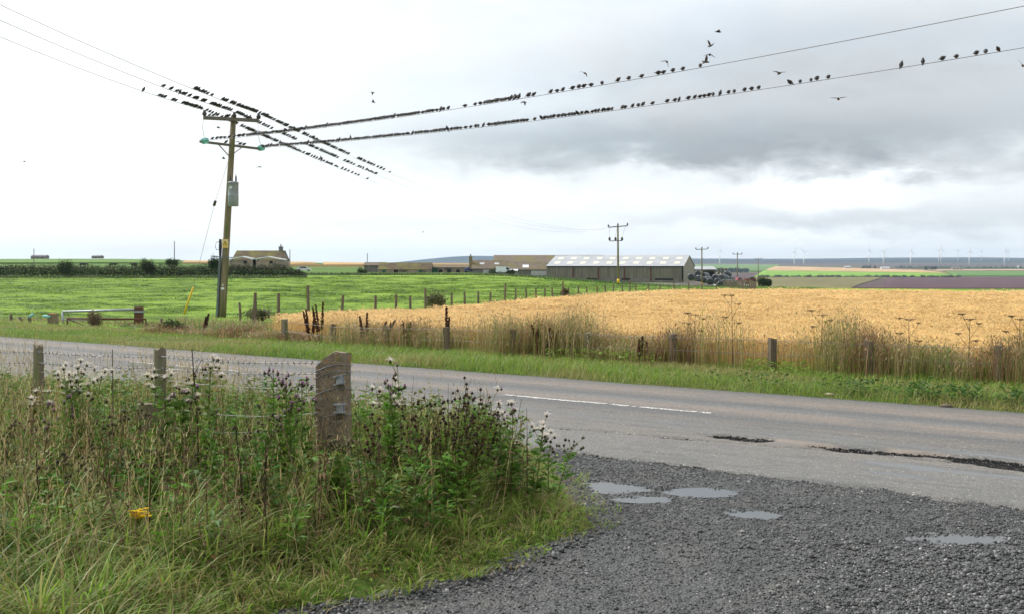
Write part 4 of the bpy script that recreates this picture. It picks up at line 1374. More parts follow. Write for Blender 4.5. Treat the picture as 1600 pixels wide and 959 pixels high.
# ---------------------------------------------------------------- docks and umbels by the far fence
def dock(px, Y_s, h, label, c=(.095, .038, .022), lean=0.0, n_sp=3):
    a = (px - 800) / FPX
    Y = Y_s / (RN[0] * a + RN[1]); x0 = a * Y; z0 = Hf(x0, Y)
    root = empty('dock_plant', (x0, Y, z0), 0, label, 'dock plant', 'dock plants along the far fence')
    sp_, hd_ = [], []
    for q in range(n_sp):
        b0 = np.array((x0 + .03 * rng.standard_normal(), Y, z0)); hq = h * (1 - .25 * rng.random() * (q > 0))
        b1 = b0 + np.array((lean * hq + .10 * rng.standard_normal(), .05 * rng.standard_normal(), hq))
        sp_.append(stems([b0], [b1], .009, .004, vary(c, 1)))
        n_ = 170
        f_ = .35 + .65 * rng.random(n_); p = b0 + (b1 - b0) * f_[:, None] + rng.normal(0, .022, (n_, 3)) * (1.25 - f_)[:, None]
        hd_.append(knobs(p, .012 + .008 * rng.random(n_), vary(c, n_, .4, .1)))
    part_mesh('stem', sp_, M_dry, root); part_mesh('seed_spike', hd_, M_dry, root)
for a in [(486, 16.9, .80, 'dark red dock leaning left, first of the pair near the second far post'), (503, 16.9, .98, 'tall dark red dock, right one of the pair near the second far post'), (571, 16.9, .78, 'single slim red dock between the second and third far posts'), (637, 16.9, .6, 'small brown dock right of the third far post'), (697, 16.8, .95, 'tall dark dock standing right against the fourth far post'), (849, 16.7, .66, 'brown dock spikes between the fifth and sixth far posts'), (860, 16.8, .6, 'shorter brown dock right beside the spikes past the fifth far post'), (1001, 16.6, .52, 'squat blackish dock right of the sixth far post')]:
    dock(*a)
dock(592, 17.0, .62, 'bent heap of dead brown dock against the third far post', (.10, .06, .035), .5, 5)
dock(318 - 0, 18.2, .55, 'dark dock spike left of the big pole', (.08, .04, .03), .1, 2)

def umbel(px, Y_s, h, label):
    a = (px - 800) / FPX
    Y = Y_s / (RN[0] * a + RN[1]); x0 = a * Y; z0 = Hf(x0, Y)
    root = empty('umbel_plant', (x0, Y, z0), 0, label, 'dead plant', 'dead umbels along the far fence')
    sp_, hd_ = [], []
    b0 = np.array((x0, Y, z0)); b1 = b0 + np.array((rng.normal(0, .06), 0, h))
    c = (.13, .09, .055)
    sp_.append(stems([b0], [b1], .009, .004, vary(c, 1)))
    ends = [(b1, .10)]
    for q in range(4):
        p0 = b0 + (b1 - b0) * (.45 + .13 * q); s2 = -1 if q % 2 else 1
        p1 = p0 + np.array((s2 * (.10 + .08 * rng.random()), .05 * rng.standard_normal(), .16 + .08 * rng.random()))
        sp_.append(stems([p0], [p1], .005, .003, vary(c, 1))); ends.append((p1, .07))
    for p, r_ in ends:
        for q in range(12):
            aa = rng.uniform(0, 6.28); e_ = p + np.array((math.cos(aa) * r_ * rng.random(), math.sin(aa) * r_ * rng.random(), .03))
            sp_.append(stems([p], [e_], .0025, .002, vary(c, 1)))
            hd_.append(knobs([e_], .011, vary(c, 1, .3)))
    part_mesh('stem', sp_, M_dry, root); part_mesh('seed_head', hd_, M_dry, root)
umbel(1145, 17.0, 1.28, 'tallest dead umbel against the barley, right of the seventh far post')
umbel(1280, 17.0, .98, 'dead forked umbel between the eighth and ninth far posts')
umbel(1083, 17.0, .92, 'low dead umbel just right of the seventh far post')
umbel(1512, 17.0, .98, 'dead umbel just left of the last far post')
umbel(1592, 17.0, 1.0, 'dead umbel at the right edge past the last far post')
umbel(1420, 17.0, .95, 'dead umbel between the ninth and the last far post')

# ================================================================ THINGS
M_pole = surf('weathered_pole', (.17, .135, .09), (.24, .19, .125), 2.0, .85, .5, 18, (6, 6, .6), c3=(.13, .14, .055), s3=.8, t3=(.48, .62))
M_arm = surf('crossarm_steel', (.16, .14, .12), (.11, .10, .09), 3, .6, .2)
M_insul = surf('brown_porcelain', (.045, .03, .028), (.03, .02, .02), 4, .25, 0, spec=.6)
M_galv = surf('galvanised_metal', (.36, .38, .40), (.27, .29, .31), 5, .45, .15, metal=.5)
M_tank = surf('transformer_grey', (.30, .33, .37), (.24, .265, .30), 4, .45, .1, c3=(.40, .40, .40), s3=1.6, t3=(.6, .75))
M_cable = surf('black_cable', (.03, .032, .035), (.02, .02, .022), 4, .5, 0)
M_pipe = surf('cable_guard_grey', (.14, .165, .185), (.10, .12, .135), 3, .5, .1)
M_yellow = surf('yellow_guard', (.78, .50, .02), (.70, .43, .02), 5, .5, .1)
M_wire = surf('aluminium_wire', (.16, .16, .165), (.12, .12, .125), 4, .5, 0)
M_barb = surf('barbed_wire', (.20, .205, .21), (.13, .12, .115), 14, .55, 0, metal=.3)
M_post = surf('grey_fence_wood', (.21, .175, .125), (.13, .105, .075), 3, .9, .6, 16, (5, 5, .5), c3=(.15, .17, .07), s3=1.3, t3=(.52, .66))
M_postdark = surf('brown_fence_wood', (.17, .13, .09), (.115, .09, .062), 3, .9, .6, 16, (5, 5, .5), c3=(.13, .14, .07), s3=2.0, t3=(.56, .7))
M_plate = surf('white_plate', (.72, .72, .70), (.62, .62, .60), 5, .5, 0)
M_rust = surf('rusty_steel', (.14, .062, .034), (.085, .045, .03), 7, .85, .4)

# glass insulator
m, g, out = material('green_glass')
b = g.n('ShaderNodeBsdfPrincipled'); b.inputs['Base Color'].default_value = (.30, .78, .70, 1); b.inputs['Roughness'].default_value = .12
b.inputs['Transmission Weight'].default_value = .55; b.inputs['IOR'].default_value = 1.5
g.put(out.inputs[0], b.outputs[0]); M_glass = m

# ---------------------------------------------------------------- the big pole at the field corner
PY = 45.0
base = Vector(((347 - 800) / FPX * PY, PY, 0)); base.z = Hf(base.x, base.y) - .05
top = P(365, 181, PY)
pole = empty('utility_pole', base, 0, 'tall weathered wooden power pole with grey transformer at the field corner, birds around its top', 'utility pole')
loc = lambda p: Vector(p) - base
ax = (top - base)
def on_pole(py):
    """point of the pole axis seen at image row py"""
    z = CAM_H + (HOR - py) / FPX * PY
    return base + ax * ((z - base.z) / ax.z)
MB().tube([loc(base + ax * t) for t in np.linspace(0, 1, 9)], [.175 - .055 * t for t in np.linspace(0, 1, 9)], 12).build('pole_shaft', M_pole, pole, smooth=True)
# upper crossarm with three pin insulators
aL, aR = P(318, 184.5, PY - .15), P(404, 189, PY - .15)
MB().bar(loc(aL), loc(aR), .13, .15).build('crossarm', M_arm, pole)
ins_pts = [P(319.5, 173, PY - .15), P(366, 176, PY - .15), P(404, 178, PY - .15)]
foot = [aL + Vector((.04, 0, 0)), (aL + aR) / 2 + Vector((.12, 0, .05)), aR - Vector((.02, 0, 0))]
def pin_insulator(parent, f, t, off, s=1.0):
    ins = MB()
    d = Vector(t) - Vector(f)
    ins.cyl(off(f), off(t), .016 * s, n=6)
    o = ins.build('insulator', M_insul, parent)
    c = off(t) - Vector((0, 0, .24 * s))
    MB().lathe([(.03 * s, 0), (.095 * s, .02 * s), (.085 * s, .06 * s), (.105 * s, .09 * s), (.095 * s, .14 * s), (.06 * s, .17 * s), (.07 * s, .20 * s), (.055 * s, .24 * s), (.02 * s, .26 * s)], 10, c).build('insulator_cap', M_insul, o, smooth=True)
for f, t in zip(foot, ins_pts):
    pin_insulator(pole, f, t, loc)
br = MB(); br.bar(loc(on_pole(192)) + Vector((0, -.16, 0)), loc(aL + (aR - aL) * .32), .05, .02); br.build('arm_brace', M_arm, pole)
# lower arm, turned to the branch line
bL, bR = P(312, 221.5, PY - .9), P(410, 233.5, PY + .75)
MB().bar(loc(bL), loc(bR), .10, .10).build('crossarm', M_arm, pole)
for f, q in ((.28, 247), (.68, 244)):
    MB().bar(loc(bL + (bR - bL) * f), loc(on_pole(q)) + Vector((0, -.12, 0)), .06, .03).build('arm_brace', M_arm, pole)
gU, gL = P(320, 220.5, PY - .9), P(408, 231.5, PY + .65)
for gp_ in (gU, gL):
    c = loc(gp_)
    dv = Vector((.72, -.69, 0)).normalized()
    o = MB().cyl(c - dv * .24, c + dv * .22, .02, n=6).build('glass_insulator', M_arm, pole)
    for k in (-.10, .02, .14):
        mb = MB(); q = dv.to_track_quat('Z', 'Y').to_matrix()
        for r0, z0 in ((.045, -.03),):
            pts = [(.03, -.045), (.12, -.035), (.135, -.01), (.12, .012), (.04, .03)]
            n = 12; vs = []
            for r, z in pts:
                for j in range(n):
                    a = 2 * math.pi * j / n
                    vs.append(c + dv * k + q @ Vector((math.cos(a) * r, math.sin(a) * r, z)))
            fs = [(i * n + j, i * n + (j + 1) % n, (i + 1) * n + (j + 1) % n, (i + 1) * n + j) for i in range(len(pts) - 1) for j in range(n)]
            mb.add(vs, fs)
        mb.build('glass_disc', M_glass, o, smooth=True)
# transformer
tc_ = P(364.5, 304, PY - .42)
tr = empty('transformer', loc(tc_)); tr.parent = pole
MB().lathe([(.20, -.52), (.225, -.50), (.225, -.06), (.228, -.05), (.225, -.04), (.225, .47), (.235, .475), (.235, .52), (.15, .56), (.02, .57)], 20).build('tank', M_tank, tr, smooth=True)
for dx_ in (-.115, .13):
    bs = MB().lathe([(.035, 0)] + [(r, .03 * i + .02) for i, r in enumerate((.05, .03, .05, .03, .05, .03, .045, .025))] + [(.012, .30), (.012, .34)], 8, (dx_, -.05, .55)).build('bushing', M_insul, tr, smooth=True)
MB().box((-.05, -.232, .28), (.12, .012, .10)).build('tank_plate', M_plate, tr)
MB().box((.02, .24, .1), (.16, .14, .5)).build('bracket', M_galv, tr)
# cable guard on the left side, cable head, sign, plate, step bar
g0, g1 = on_pole(497) + Vector((-.19, -.10, 0)), on_pole(403) + Vector((-.20, -.10, 0))
MB().bar(loc(g0), loc(g1), .13, .09).build('cable_guard', M_pipe, pole)
MB().tube([loc(on_pole(403) + Vector((-.2, -.1, 0))), loc(on_pole(388) + Vector((-.22, -.1, 0))), loc(on_pole(376) + Vector((-.24, -.1, .05)))], [.05, .07, .06], 8).build('cable_head', M_cable, pole)
lp = [on_pole(378) + Vector((-.24, -.1, 0)), on_pole(379) + Vector((-.42, -.1, 0)), on_pole(386) + Vector((-.44, -.1, 0)), on_pole(391) + Vector((-.38, -.1, 0)), on_pole(390) + Vector((-.2, -.1, 0))]
MB().tube([loc(p) for p in lp], .012, 5).build('cable_loop', M_cable, pole)
# danger sign: pale plate with yellow triangle and black bolt
sg = loc(on_pole(381)) + Vector((.0, -.175, 0))
M_sign = surf('pale_yellow_plate', (.72, .55, .28), (.66, .49, .23), 5, .6, 0)
M_signY = surf('sign_yellow', (.75, .50, .05), (.70, .45, .05), 5, .6, 0)
s1 = MB().box(sg, (.27, .012, .38)).build('danger_sign', M_sign, pole)
def flat_shape(name, pts, y, mat, parent, c, th=.004):
    mb = MB(); mb.prism(pts, y, y - th); mb.v = [(x + c[0], yy + c[1], z + c[2]) for x, yy, z in mb.v]
    return mb.build(name, mat, parent)
flat_shape('sign_triangle', [(-.10, -.07), (.10, -.07), (0, .12)], -.009, M_cable, s1, sg)
flat_shape('sign_triangle_face', [(-.075, -.055), (.075, -.055), (0, .09)], -.015, M_signY, s1, sg)
flat_shape('sign_bolt', [(-.012, .06), (.012, .06), (.004, .018), (.02, .018), (-.006, -.045), (.0, .0), (-.018, .002)], -.021, M_cable, s1, sg)
flat_shape('sign_text_panel', [(-.10, -.15), (.10, -.15), (.10, -.10), (-.10, -.10)], -.009, M_signY, s1, sg)
MB().box(loc(on_pole(451)) + Vector((.0, -.172, 0)), (.14, .012, .09)).build('number_plate', M_plate, pole)
MB().box(loc(on_pole(445.5)) + Vector((.0, -.165, 0)), (.04, .012, .10)).build('number_plate', M_plate, pole)
MB().bar(loc(P(330, 400.5, PY - .2)), loc(P(364, 403, PY - .2)), .035, .035).build('step_bar', M_pipe, pole)
MB().tube([loc(on_pole(t_)) + Vector((.14, -.05, 0)) for t_ in (500, 450, 402)], .018, 5).build('earth_wire', M_cable, pole)

# stay wire and yellow guard
s_top = on_pole(236); s_mid = P(335.5, 318, 45.6); s_g = P(302, 449, 46.6); s_b = P(287.5, 509, 47.0)
s_b.z = Hf(s_b.x, s_b.y) - .02
stay = empty('stay_wire', s_b, 0, 'thin stay wire slanting down left of the big pole to a yellow guard', 'stay wire')
so_ = lambda p: Vector(p) - s_b
MB().tube([so_(s_top), so_(s_mid), so_(s_g), so_((s_g + s_b) / 2)], .008, 5).build('wire_strand', M_wire, stay)
MB().tube([so_(s_mid + (s_top - s_mid).normalized() * .12), so_(s_mid - (s_top - s_mid).normalized() * .12)], .065, 8).build('stay_insulator', M_insul, stay)
MB().tube([so_(s_g), so_(s_g + (s_b - s_g) * .5), so_(s_b)], [.038, .042, .045], 8).build('yellow_guard', M_yellow, stay, smooth=True)

# ---------------------------------------------------------------- overhead wires
def catenary(a, b, sag, n=60, t0=0.0, t1=1.0):
    a, b = Vector(a), Vector(b); pts = []
    for t in np.linspace(t0, t1, n):
        p = a + (b - a) * t; p.z -= 4 * sag * t * (1 - t); pts.append(p)
    return pts
def overhead(label, pts, r=.0075, grp='overhead wires'):
    c = pts[0].copy()
    o = MB().tube([p - c for p in pts], r, 4).build('overhead_wire', M_wire, None, c)
    return tag(o, label, 'wire', grp)
P2Y = 152.0
w_far = [P(948.5, 357, P2Y), P(962.5, 353, P2Y), P(979.5, 352.5, P2Y)]
w_near = [P(0, 58, 29.6), P(0, 32, 28.0), P(0, 8, 26.4)]
WF, WN = [], []
for i, nm in enumerate(('left', 'middle', 'right')):
    WF.append((ins_pts[i], w_far[i], 2.35))
    overhead('%s of the three wires running from the big pole back towards the barn' % nm, catenary(ins_pts[i], w_far[i], 2.35, 70), .005)
    WN.append((ins_pts[i], w_near[i], .12))
    overhead('%s of the three wires running from the big pole out at upper left' % nm, catenary(ins_pts[i], w_near[i], .12, 40, 0, 2.9), .0105)
wU = (gU + Vector((.15, -.15, 0)), P(1600, 10, 20.6), .30); wL = (gL + Vector((.15, -.15, 0)), P(1600, 75, 24.2), .30)
overhead('upper of the two bird-lined wires crossing the sky to the right', catenary(*wU, 80, 0, 1.75), .008)
overhead('lower of the two bird-lined wires crossing the sky to the right', catenary(*wL, 80, 0, 1.75), .008)
for (a_, b_) in (((ins_pts[0], gU)), ((ins_pts[2], gL))):
    mid = (a_ + b_) / 2 + Vector((-.05, -.15, -.1))
    MB().tube([loc(a_), loc(mid), loc(b_)], .008, 4).build('jumper_wire', M_cable, pole)

# ---------------------------------------------------------------- more poles down the line
def line_pole(px, py_top, Y, py_base, arm_px, label, tilt=0.0, lower=False, yellow=True):
    x0 = (px - 800) / FPX * Y; z0 = Hf(x0, Y) - .05
    zt = CAM_H + (HOR - py_top) / FPX * Y
    h = zt - z0
    root = empty('utility_pole', (x0, Y, z0), 0, label, 'utility pole', 'power poles beyond the barley field')
    MB().tube([(0, 0, 0), (-.03, 0, h * .5), (-.06, 0, h)], [.17, .145, .12], 8).build('pole_shaft', M_pole, root, smooth=True)
    hw = arm_px / FPX * Y / 2
    MB().bar((-hw - .06, -.14, h - .18 - tilt), (hw - .06, -.14, h - .18 + tilt), .12, .14).build('crossarm', M_arm, root)
    for k in (-1, 0, 1):
        p = Vector((k * hw * .96 - .06, -.14, h - .12 + k * tilt))
        pin_insulator(root, p, p + Vector((0, 0, .34 if k else .42)), lambda v: Vector(v), 1.25)
    if lower:
        zz = CAM_H + (HOR - 377) / FPX * Y - z0
        MB().bar((-1.35, -.14, zz), (.62, -.14, zz + .06), .10, .12).build('crossarm', M_arm, root)
        for xk in (-1.3, -.42, .55):
            p = Vector((xk, -.14, zz + .04)); pin_insulator(root, p, p + Vector((0, 0, .52)), lambda v: Vector(v), 1.9)
        for xa, xb in ((-1.2, -1.3), (-.06, -.42), (1.1, .55)):
            MB().tube([(xa, -.14, h - .05), ((xa + xb) / 2 - .1, -.2, (h + zz) / 2), (xb, -.14, zz + .5)], .012, 4).build('jumper_wire', M_cable, root)
    if yellow:
        MB().tube([(0, 0, .35), (0, 0, .95)], [.185, .18], 8).build('yellow_band', M_yellow, root, smooth=True)
    return root
line_pole(966, 352.5, P2Y, 443, 31, 'wooden pole with two crossarms standing in front of the long barn', .12, True)
line_pole(1097, 388.5, 205, 446, 19.5, 'pole with one crossarm among the black bales right of the barn', .05)
line_pole(1152.5, 396.5, 265, 446, 14.5, 'single-armed pole between the bales and the red trailer', 0, yellow=False)
line_pole(1185, 404.5, 330, 442, 10, 'smallest dark pole rising behind the round bush', .02, yellow=False)
M_farpole = surf('far_pole_wood', (.20, .18, .16), (.16, .145, .13), 2, .9, 0)
for px, pt, Y, lb in ((53, 389, 330, 'thin bare pole behind the hedge at the far left'), (272.5, 377, 300, 'taller thin pole standing behind the hedge left of the big pole'), (453, 390, 300, 'thin pole just right of the stone cottage'), (574, 396, 330, 'thin pole behind the left end of the ruined byre')):
    x0 = (px - 800) / FPX * Y; z0 = Hf(x0, Y) - .3
    o = MB().tube([(0, 0, 0), (0, 0, (CAM_H + (HOR - pt) / FPX * Y - z0) * .5), (0, 0, CAM_H + (HOR - pt) / FPX * Y - z0)], [.15, .13, .11], 7).build('telegraph_pole', M_farpole, None, (x0, Y, z0))
    tag(o, lb, 'pole', 'thin poles behind the hedge')

# ---------------------------------------------------------------- near fence
fs = 5.86
def near_fence_xy(px):
    a = (px - 800) / FPX; Y = fs / (RN[0] * a + RN[1]); return a * Y, Y
cx0, cy0 = near_fence_xy(521)
nf = empty('roadside_fence', (cx0, cy0, 0), 0, 'near fence of lichened concrete post, two wooden posts and sagging barbed wire in the weeds', 'fence')
# concrete strainer, broken sloping top
hw, hd = .118, .085
z_t = CAM_H + (HOR - 548) / FPX * cy0
n_s = 14
mb = MB(); rows = []
rg = np.random.default_rng(5)
outline = [(-hw, -hd), (-hw * .3, -hd * 1.02), (hw * .4, -hd), (hw, -hd * .8), (hw * 1.02, 0), (hw, hd), (0, hd), (-hw, hd), (-hw * 1.01, 0)]
vs = []
for i in range(n_s + 1):
    f = i / n_s
    for x_, y_ in outline:
        ztop = z_t - .085 * max(0, -(x_ - .03) / hw) ** 1.3 - .02 * (x_ > .08) + .014 * rg.standard_normal()
        if i == n_s: zz = ztop
        else: zz = -.25 + (z_t - .08 + .25) * f * .97
        k = 1 + .025 * rg.standard_normal() * (i > 0)
        vs.append((x_ * k * (1.02 - .03 * f), y_ * k, zz))
m_ = len(outline)
fcs = [(i * m_ + k, i * m_ + (k + 1) % m_, (i + 1) * m_ + (k + 1) % m_, (i + 1) * m_ + k) for i in range(n_s) for k in range(m_)]
ctr = len(vs); vs.append((0.02, 0, z_t + .004))
fcs += [(n_s * m_ + k, n_s * m_ + (k + 1) % m_, ctr) for k in range(m_)]
mb.add(vs, fcs)
m, g, out = material('lichened_concrete')
tc = g.n('ShaderNodeTexCoord').outputs['Object']
n1 = g.noise(tc, 9, 7, .65); n2 = g.noise(tc, 45, 5, .7); n3 = g.noise(g.mapping(tc, loc=(3, 1, 4)), 13, 5, .65)
c = g.mix(g.maprange(n1, .35, .65, 0, 1), (.28, .215, .145), (.17, .13, .09))
c = g.mix(g.maprange(n2, .52, .64, 0, .8), c, (.075, .06, .046))
c = g.mix(g.maprange(g.noise(g.mapping(tc, loc=(9, 2, 7)), 28, 4, .6), .60, .68, 0, .8), c, (.42, .37, .29))
sp_z = g.n('ShaderNodeSeparateXYZ'); g.put(sp_z.inputs[0], tc)
upm = g.maprange(sp_z.outputs[2], .80, 1.10, .3, 1)
c = g.mix(g.math('MULTIPLY', g.maprange(n3, .54, .62, 0, .9), upm), c, (.36, .19, .05))
c = g.mix(g.math('MULTIPLY', g.maprange(g.noise(g.mapping(tc, loc=(1, 8, 2)), 18, 5, .6), .56, .66, 0, .7), upm), c, (.17, .16, .06))
b = g.n('ShaderNodeBsdfPrincipled'); g.put(b.inputs['Base Color'], c); b.inputs['Roughness'].default_value = .92
bp = g.n('ShaderNodeBump'); bp.inputs['Strength'].default_value = .9; bp.inputs['Distance'].default_value = .025
g.put(bp.inputs['Height'], g.math('ADD', n1, n2)); g.put(b.inputs['Normal'], bp.outputs[0]); g.put(out.inputs[0], b.outputs[0])
M_conc = m
conc = mb.build('concrete_post', M_conc, nf, rz=R(-12))
conc['label'] = 'lichened concrete post with sloping broken top and metal brackets'
# metal hinge brackets on its right face
def bracket(z, tilt):
    br_ = MB()
    br_.box((.105, -.10, z), (.05, .012, .07))
    n = 16
    for zz, r in ((z + .032, .052), (z - .030, .050)):
        vs, fc = [], []
        for k in range(n):
            a = 2 * math.pi * k / n
            for rr, dz_ in ((r, 0), (r * .42, 0), (r * .42, .008), (r, .008)):
                vs.append((.098 + math.cos(a) * rr, -.112 + math.sin(a) * rr * .9, zz + dz_ + math.cos(a) * rr * tilt))
        for k in range(n):
            for j in range(4):
                fc.append((k * 4 + j, k * 4 + (j + 1) % 4, ((k + 1) % n) * 4 + (j + 1) % 4, ((k + 1) % n) * 4 + j))
        br_.add(vs, fc)
    br_.cyl((.098, -.112, z - .03), (.098, -.112, z + .032), .028, n=10)
    br_.build('hinge_bracket', M_galv, conc)
bracket(z_t - .215, .25); bracket(z_t - .44, .02)
def wood_post(parent, x, y, h, r, mat, z0=-.2, n=10, flat_=False, lean=(0, 0), name='post'):
    mb = MB(); rg_ = np.random.default_rng(int(abs(x * 977 + y * 131)) % 99991)
    pts = [(lean[0] * f, lean[1] * f, z0 + (h - z0) * f) for f in (0, .35, .7, 1)]
    mb.tube(pts, [r * (1 + .05 * rg_.standard_normal()) for _ in pts], n)
    mb.v = [(a, b_, c_ + (.012 * rg_.standard_normal() if c_ > h - .02 else 0)) for a, b_, c_ in mb.v]
    o = mb.build(name, mat, parent, smooth=False)
    o.location = Vector((x, y, 0)) - (Vector(parent.location) if parent else Vector())
    return o
post_px = [(250, 545, .052), (60, 540, .050), (-140, 537, .05)]
pxy = []
for px, pt, r in post_px:
    x, y = near_fence_xy(px); h = CAM_H + (HOR - pt) / FPX * y
    wood_post(nf, x, y, h, r, M_post); pxy.append((x, y, h))
sx_, sy_ = near_fence_xy(231); sy_ -= .55; sx_ = (229 - 800) / FPX * sy_
stub = wood_post(nf, sx_, sy_, CAM_H + (HOR - 627) / FPX * sy_, .075, M_post, name='stub_post'); stub['label'] = 'short pale stub post'
# strands: from the concrete post past the wooden posts
runs = [(547, 556, 552, 1), (575, 573, 567, 1), (606, 592, 581, 0), (640, 628, 624, 0), (668, 668, 664, 0), (560, 574, 566, 1)]
runs = [(566, 556, 549, 1), (583, 574, 566, 1), (607, 592, 580, 0), (644, 632, 626, 0), (664, 664, 676, 0)]
for i, (ya, yb, yc, barbed) in enumerate(runs):
    pa = P(497, ya, cy0 - .10); pb = P(250, yb, pxy[0][1] - .06); pc = P(60, yc, pxy[1][1] - .06); pd = P(-140, yc - 8, pxy[2][1] - .06)
    pts = []
    for a_, b_, sg_ in ((pa, pb, .025 if i < 3 else .06), (pb, pc, .02 if i < 3 else .07), (pc, pd, .03)):
        pts += catenary(a_, b_, sg_, 16)[:-1]
    pts.append(pd)
    o0 = Vector(nf.location)
    wr = MB().tube([p - o0 for p in pts], .0032 if barbed else .0022, 4).build('wire_strand', M_barb, nf)
    if barbed:
        bb = MB(); L_ = 0
        for k in range(len(pts) - 1):
            for f in (0.0, .5):
                p = pts[k] + (pts[k + 1] - pts[k]) * f - o0
                d = Vector((rng.normal(0, .4), rng.normal(0, .4), 1)).normalized() * .022
                bb.cyl(p - d, p + d, .0022, n=3, caps=False)
                d = Vector((rng.normal(0, 1), rng.normal(0, 1), .3)).normalized() * .018
                bb.cyl(p - d, p + d, .004, n=3, caps=False)
        bb.build('barb_cluster', M_barb, wr)['kind'] = 'stuff'
# wire turned round the concrete post
for zz in (z_t - .13, z_t - .185, z_t - .315, z_t - .52):
    ring = [Vector((x_ * 1.04, y_ * 1.06, zz + .02 * math.sin(k) + .03 * x_ / hw)) for k, (x_, y_) in enumerate(outline)]
    MB().tube(ring + [ring[0]], .0035, 4).build('wire_wrap', M_barb, conc)
    
# ---------------------------------------------------------------- far roadside fence
FSV = 16.8
def far_xy(px, s=FSV):
    a = (px - 800) / FPX; Y = s / (RN[0] * a + RN[1]); return a * Y, Y
x0, y0 = far_xy(802)
ff = empty('field_fence', (x0, y0, 0), 0, 'fence of square weathered posts and thin wire between the far verge and the barley', 'fence')
prev = []
for px, pt in [(445, 498), (520, 507), (603.5, 509), (698.5, 510), (802, 514), (921, 519), (1053, 522), (1206, 527), (1360, 533), (1558, 539), (1790, 546)]:
    x, y = far_xy(px); h = CAM_H + (HOR - pt) / FPX * y
    lean = rng.normal(0, .02, 2)
    mb = MB().bar((0, 0, -.3), (lean[0], lean[1], h), .115, .10)
    mb.v = [(a, b_, c_ + (.02 * rng.standard_normal() if c_ > 0 else 0)) for a, b_, c_ in mb.v]
    o = mb.build('post', M_post if rng.random() < .35 else M_postdark, ff); o.location = Vector((x, y, 0)) - Vector(ff.location)
    prev.append((x, y, h))
for k, dzz in enumerate((.05, .28)):
    pts = [Vector((x, y - .06, h - dzz)) - Vector(ff.location) for x, y, h in prev]
    MB().tube(pts, .0035, 4).build('wire_strand', M_barb, ff)

# ---------------------------------------------------------------- fence between pasture and barley
fl_ = np.array([(-8.2, 32.5), (-7.7, 35), (-5.1, 39.5), (-3.1, 46.5), (-.2, 54.5), (3.8, 65), (9.6, 78), (14.5, 83), (21, 88), (26, 112), (31, 150)])
fc_ = np.concatenate([[0], np.cumsum(np.hypot(*np.diff(fl_, axis=0).T))])
def fence_pt(t):
    return np.array((np.interp(t, fc_, fl_[:, 0]), np.interp(t, fc_, fl_[:, 1])))
FA = fence_pt(0)
gf = empty('pasture_fence', (FA[0], FA[1], Hf(*FA)), 0, 'long receding line of dark stakes between the green pasture and the barley', 'fence')
shared = MB().tube([(0, 0, -.2), (0, 0, .5), (0, 0, 1.0)], [.055, .055, .05], 7).mesh('post'); shared.materials.append(M_postdark)
tt = 0.0; fpts = []
k = 0
while tt < fc_[-1]:
    p = fence_pt(tt); p = p + FD[::-1] * np.array((1, -1)) * 0.0
    z = Hf(*p)
    o = link('post', shared, None, gf); o.location = Vector((p[0], p[1], z)) - Vector(gf.location)
    hgt = .98 + .14 * rng.random() + (.3 if k in (2, 7, 13, 19, 27) else 0)
    o.scale = (1, 1, hgt); o.rotation_euler = (rng.normal(0, .04), rng.normal(0, .05), rng.uniform(0, 3))
    fpts.append(Vector((p[0], p[1], z)))
    tt += 1.75 + .35 * rng.standard_normal() * .5; k += 1
for dzz in (.85, .55):
    MB().tube([p + Vector((0, 0, dzz)) - Vector(gf.location) for p in fpts], .006, 3).build('wire_strand', M_barb, gf)
# stakes round the pole and to the left
for px, pt, Y, lb in ((375, 473, 38, 'wooden stake just right of the big pole'), (399, 471, 39, 'second stake right of the big pole before the field fence'), (17, 491, 33.5, 'slim grey stake at the far left edge of the pasture'), (33, 495, 33, 'short leaning stake left of the grey gatepost'), (46, 494, 32.5, 'stump with a scrap of blue plastic left of the grey gatepost'), (252, 497, 33, 'brown stake right of the red-brown gatepost')):
    x0 = (px - 800) / FPX * Y; z0 = Hf(x0, Y); h = CAM_H + (HOR - pt) / FPX * Y - z0
    mb = MB().tube([(0, 0, -.2), (.01, 0, h * .5), (.02 * rng.standard_normal(), 0, h)], [.05, .05, .045], 7)
    root = empty('fence_stake', (x0, Y, z0), 0, lb, 'stake', 'loose stakes along the pasture edge')
    mb.build('stake_shaft', M_postdark, root)
    MB().tube([(-.055, -.052, h * .8), (0, -.06, h * .8), (.055, -.052, h * .78)], .006, 4).build('staple_wire', M_barb, root)

# ---------------------------------------------------------------- gates
def gate(px0, y0t, px1, y1t, py_b, Y, label, mat, rails, name='field_gate', diag=False, r=.028):
    p0 = P(px0, y0t, Y); p1 = P(px1, y1t, Y)
    zb = CAM_H + (HOR - py_b) / FPX * Y
    root = empty(name, (p0.x, Y, Hf(p0.x, Y)), 0, label, 'gate'); off = Vector(root.location)
    for f in rails:
        a = Vector((p0.x, Y, zb + (p0.z - zb) * f)); b_ = Vector((p1.x, Y, zb + (p1.z - zb) * f))
        MB().tube([a - off, b_ - off], r * (1.35 if f == 1 else 1), 8).build('rail', mat, root, smooth=True)
    for q, f in enumerate((0.0, 1.0)):
        a = Vector((p0.x + (p1.x - p0.x) * f, Y + .002, zb - .04)); b_ = a.copy(); b_.z = p0.z + (p1.z - p0.z) * f
        MB().tube([a - off, b_ - off], r * 1.2, 8).build('upright', mat, root, smooth=True)
    if diag:
        for (fa, fb) in ((0, .32), (1.0, .62)):
            a = Vector((p0.x + (p1.x - p0.x) * fa, Y - .04, p0.z)); b_ = Vector((p0.x + (p1.x - p0.x) * fb, Y - .04, zb))
            MB().bar(a - off, b_ - off, .04, .02).build('brace', mat, root)
    return root
gate(98, 486.5, 221, 483, 511, 34.0, 'galvanised tube gate leaning into the pasture beside the red-brown gatepost', M_galv, (1.0, .46), r=.03)
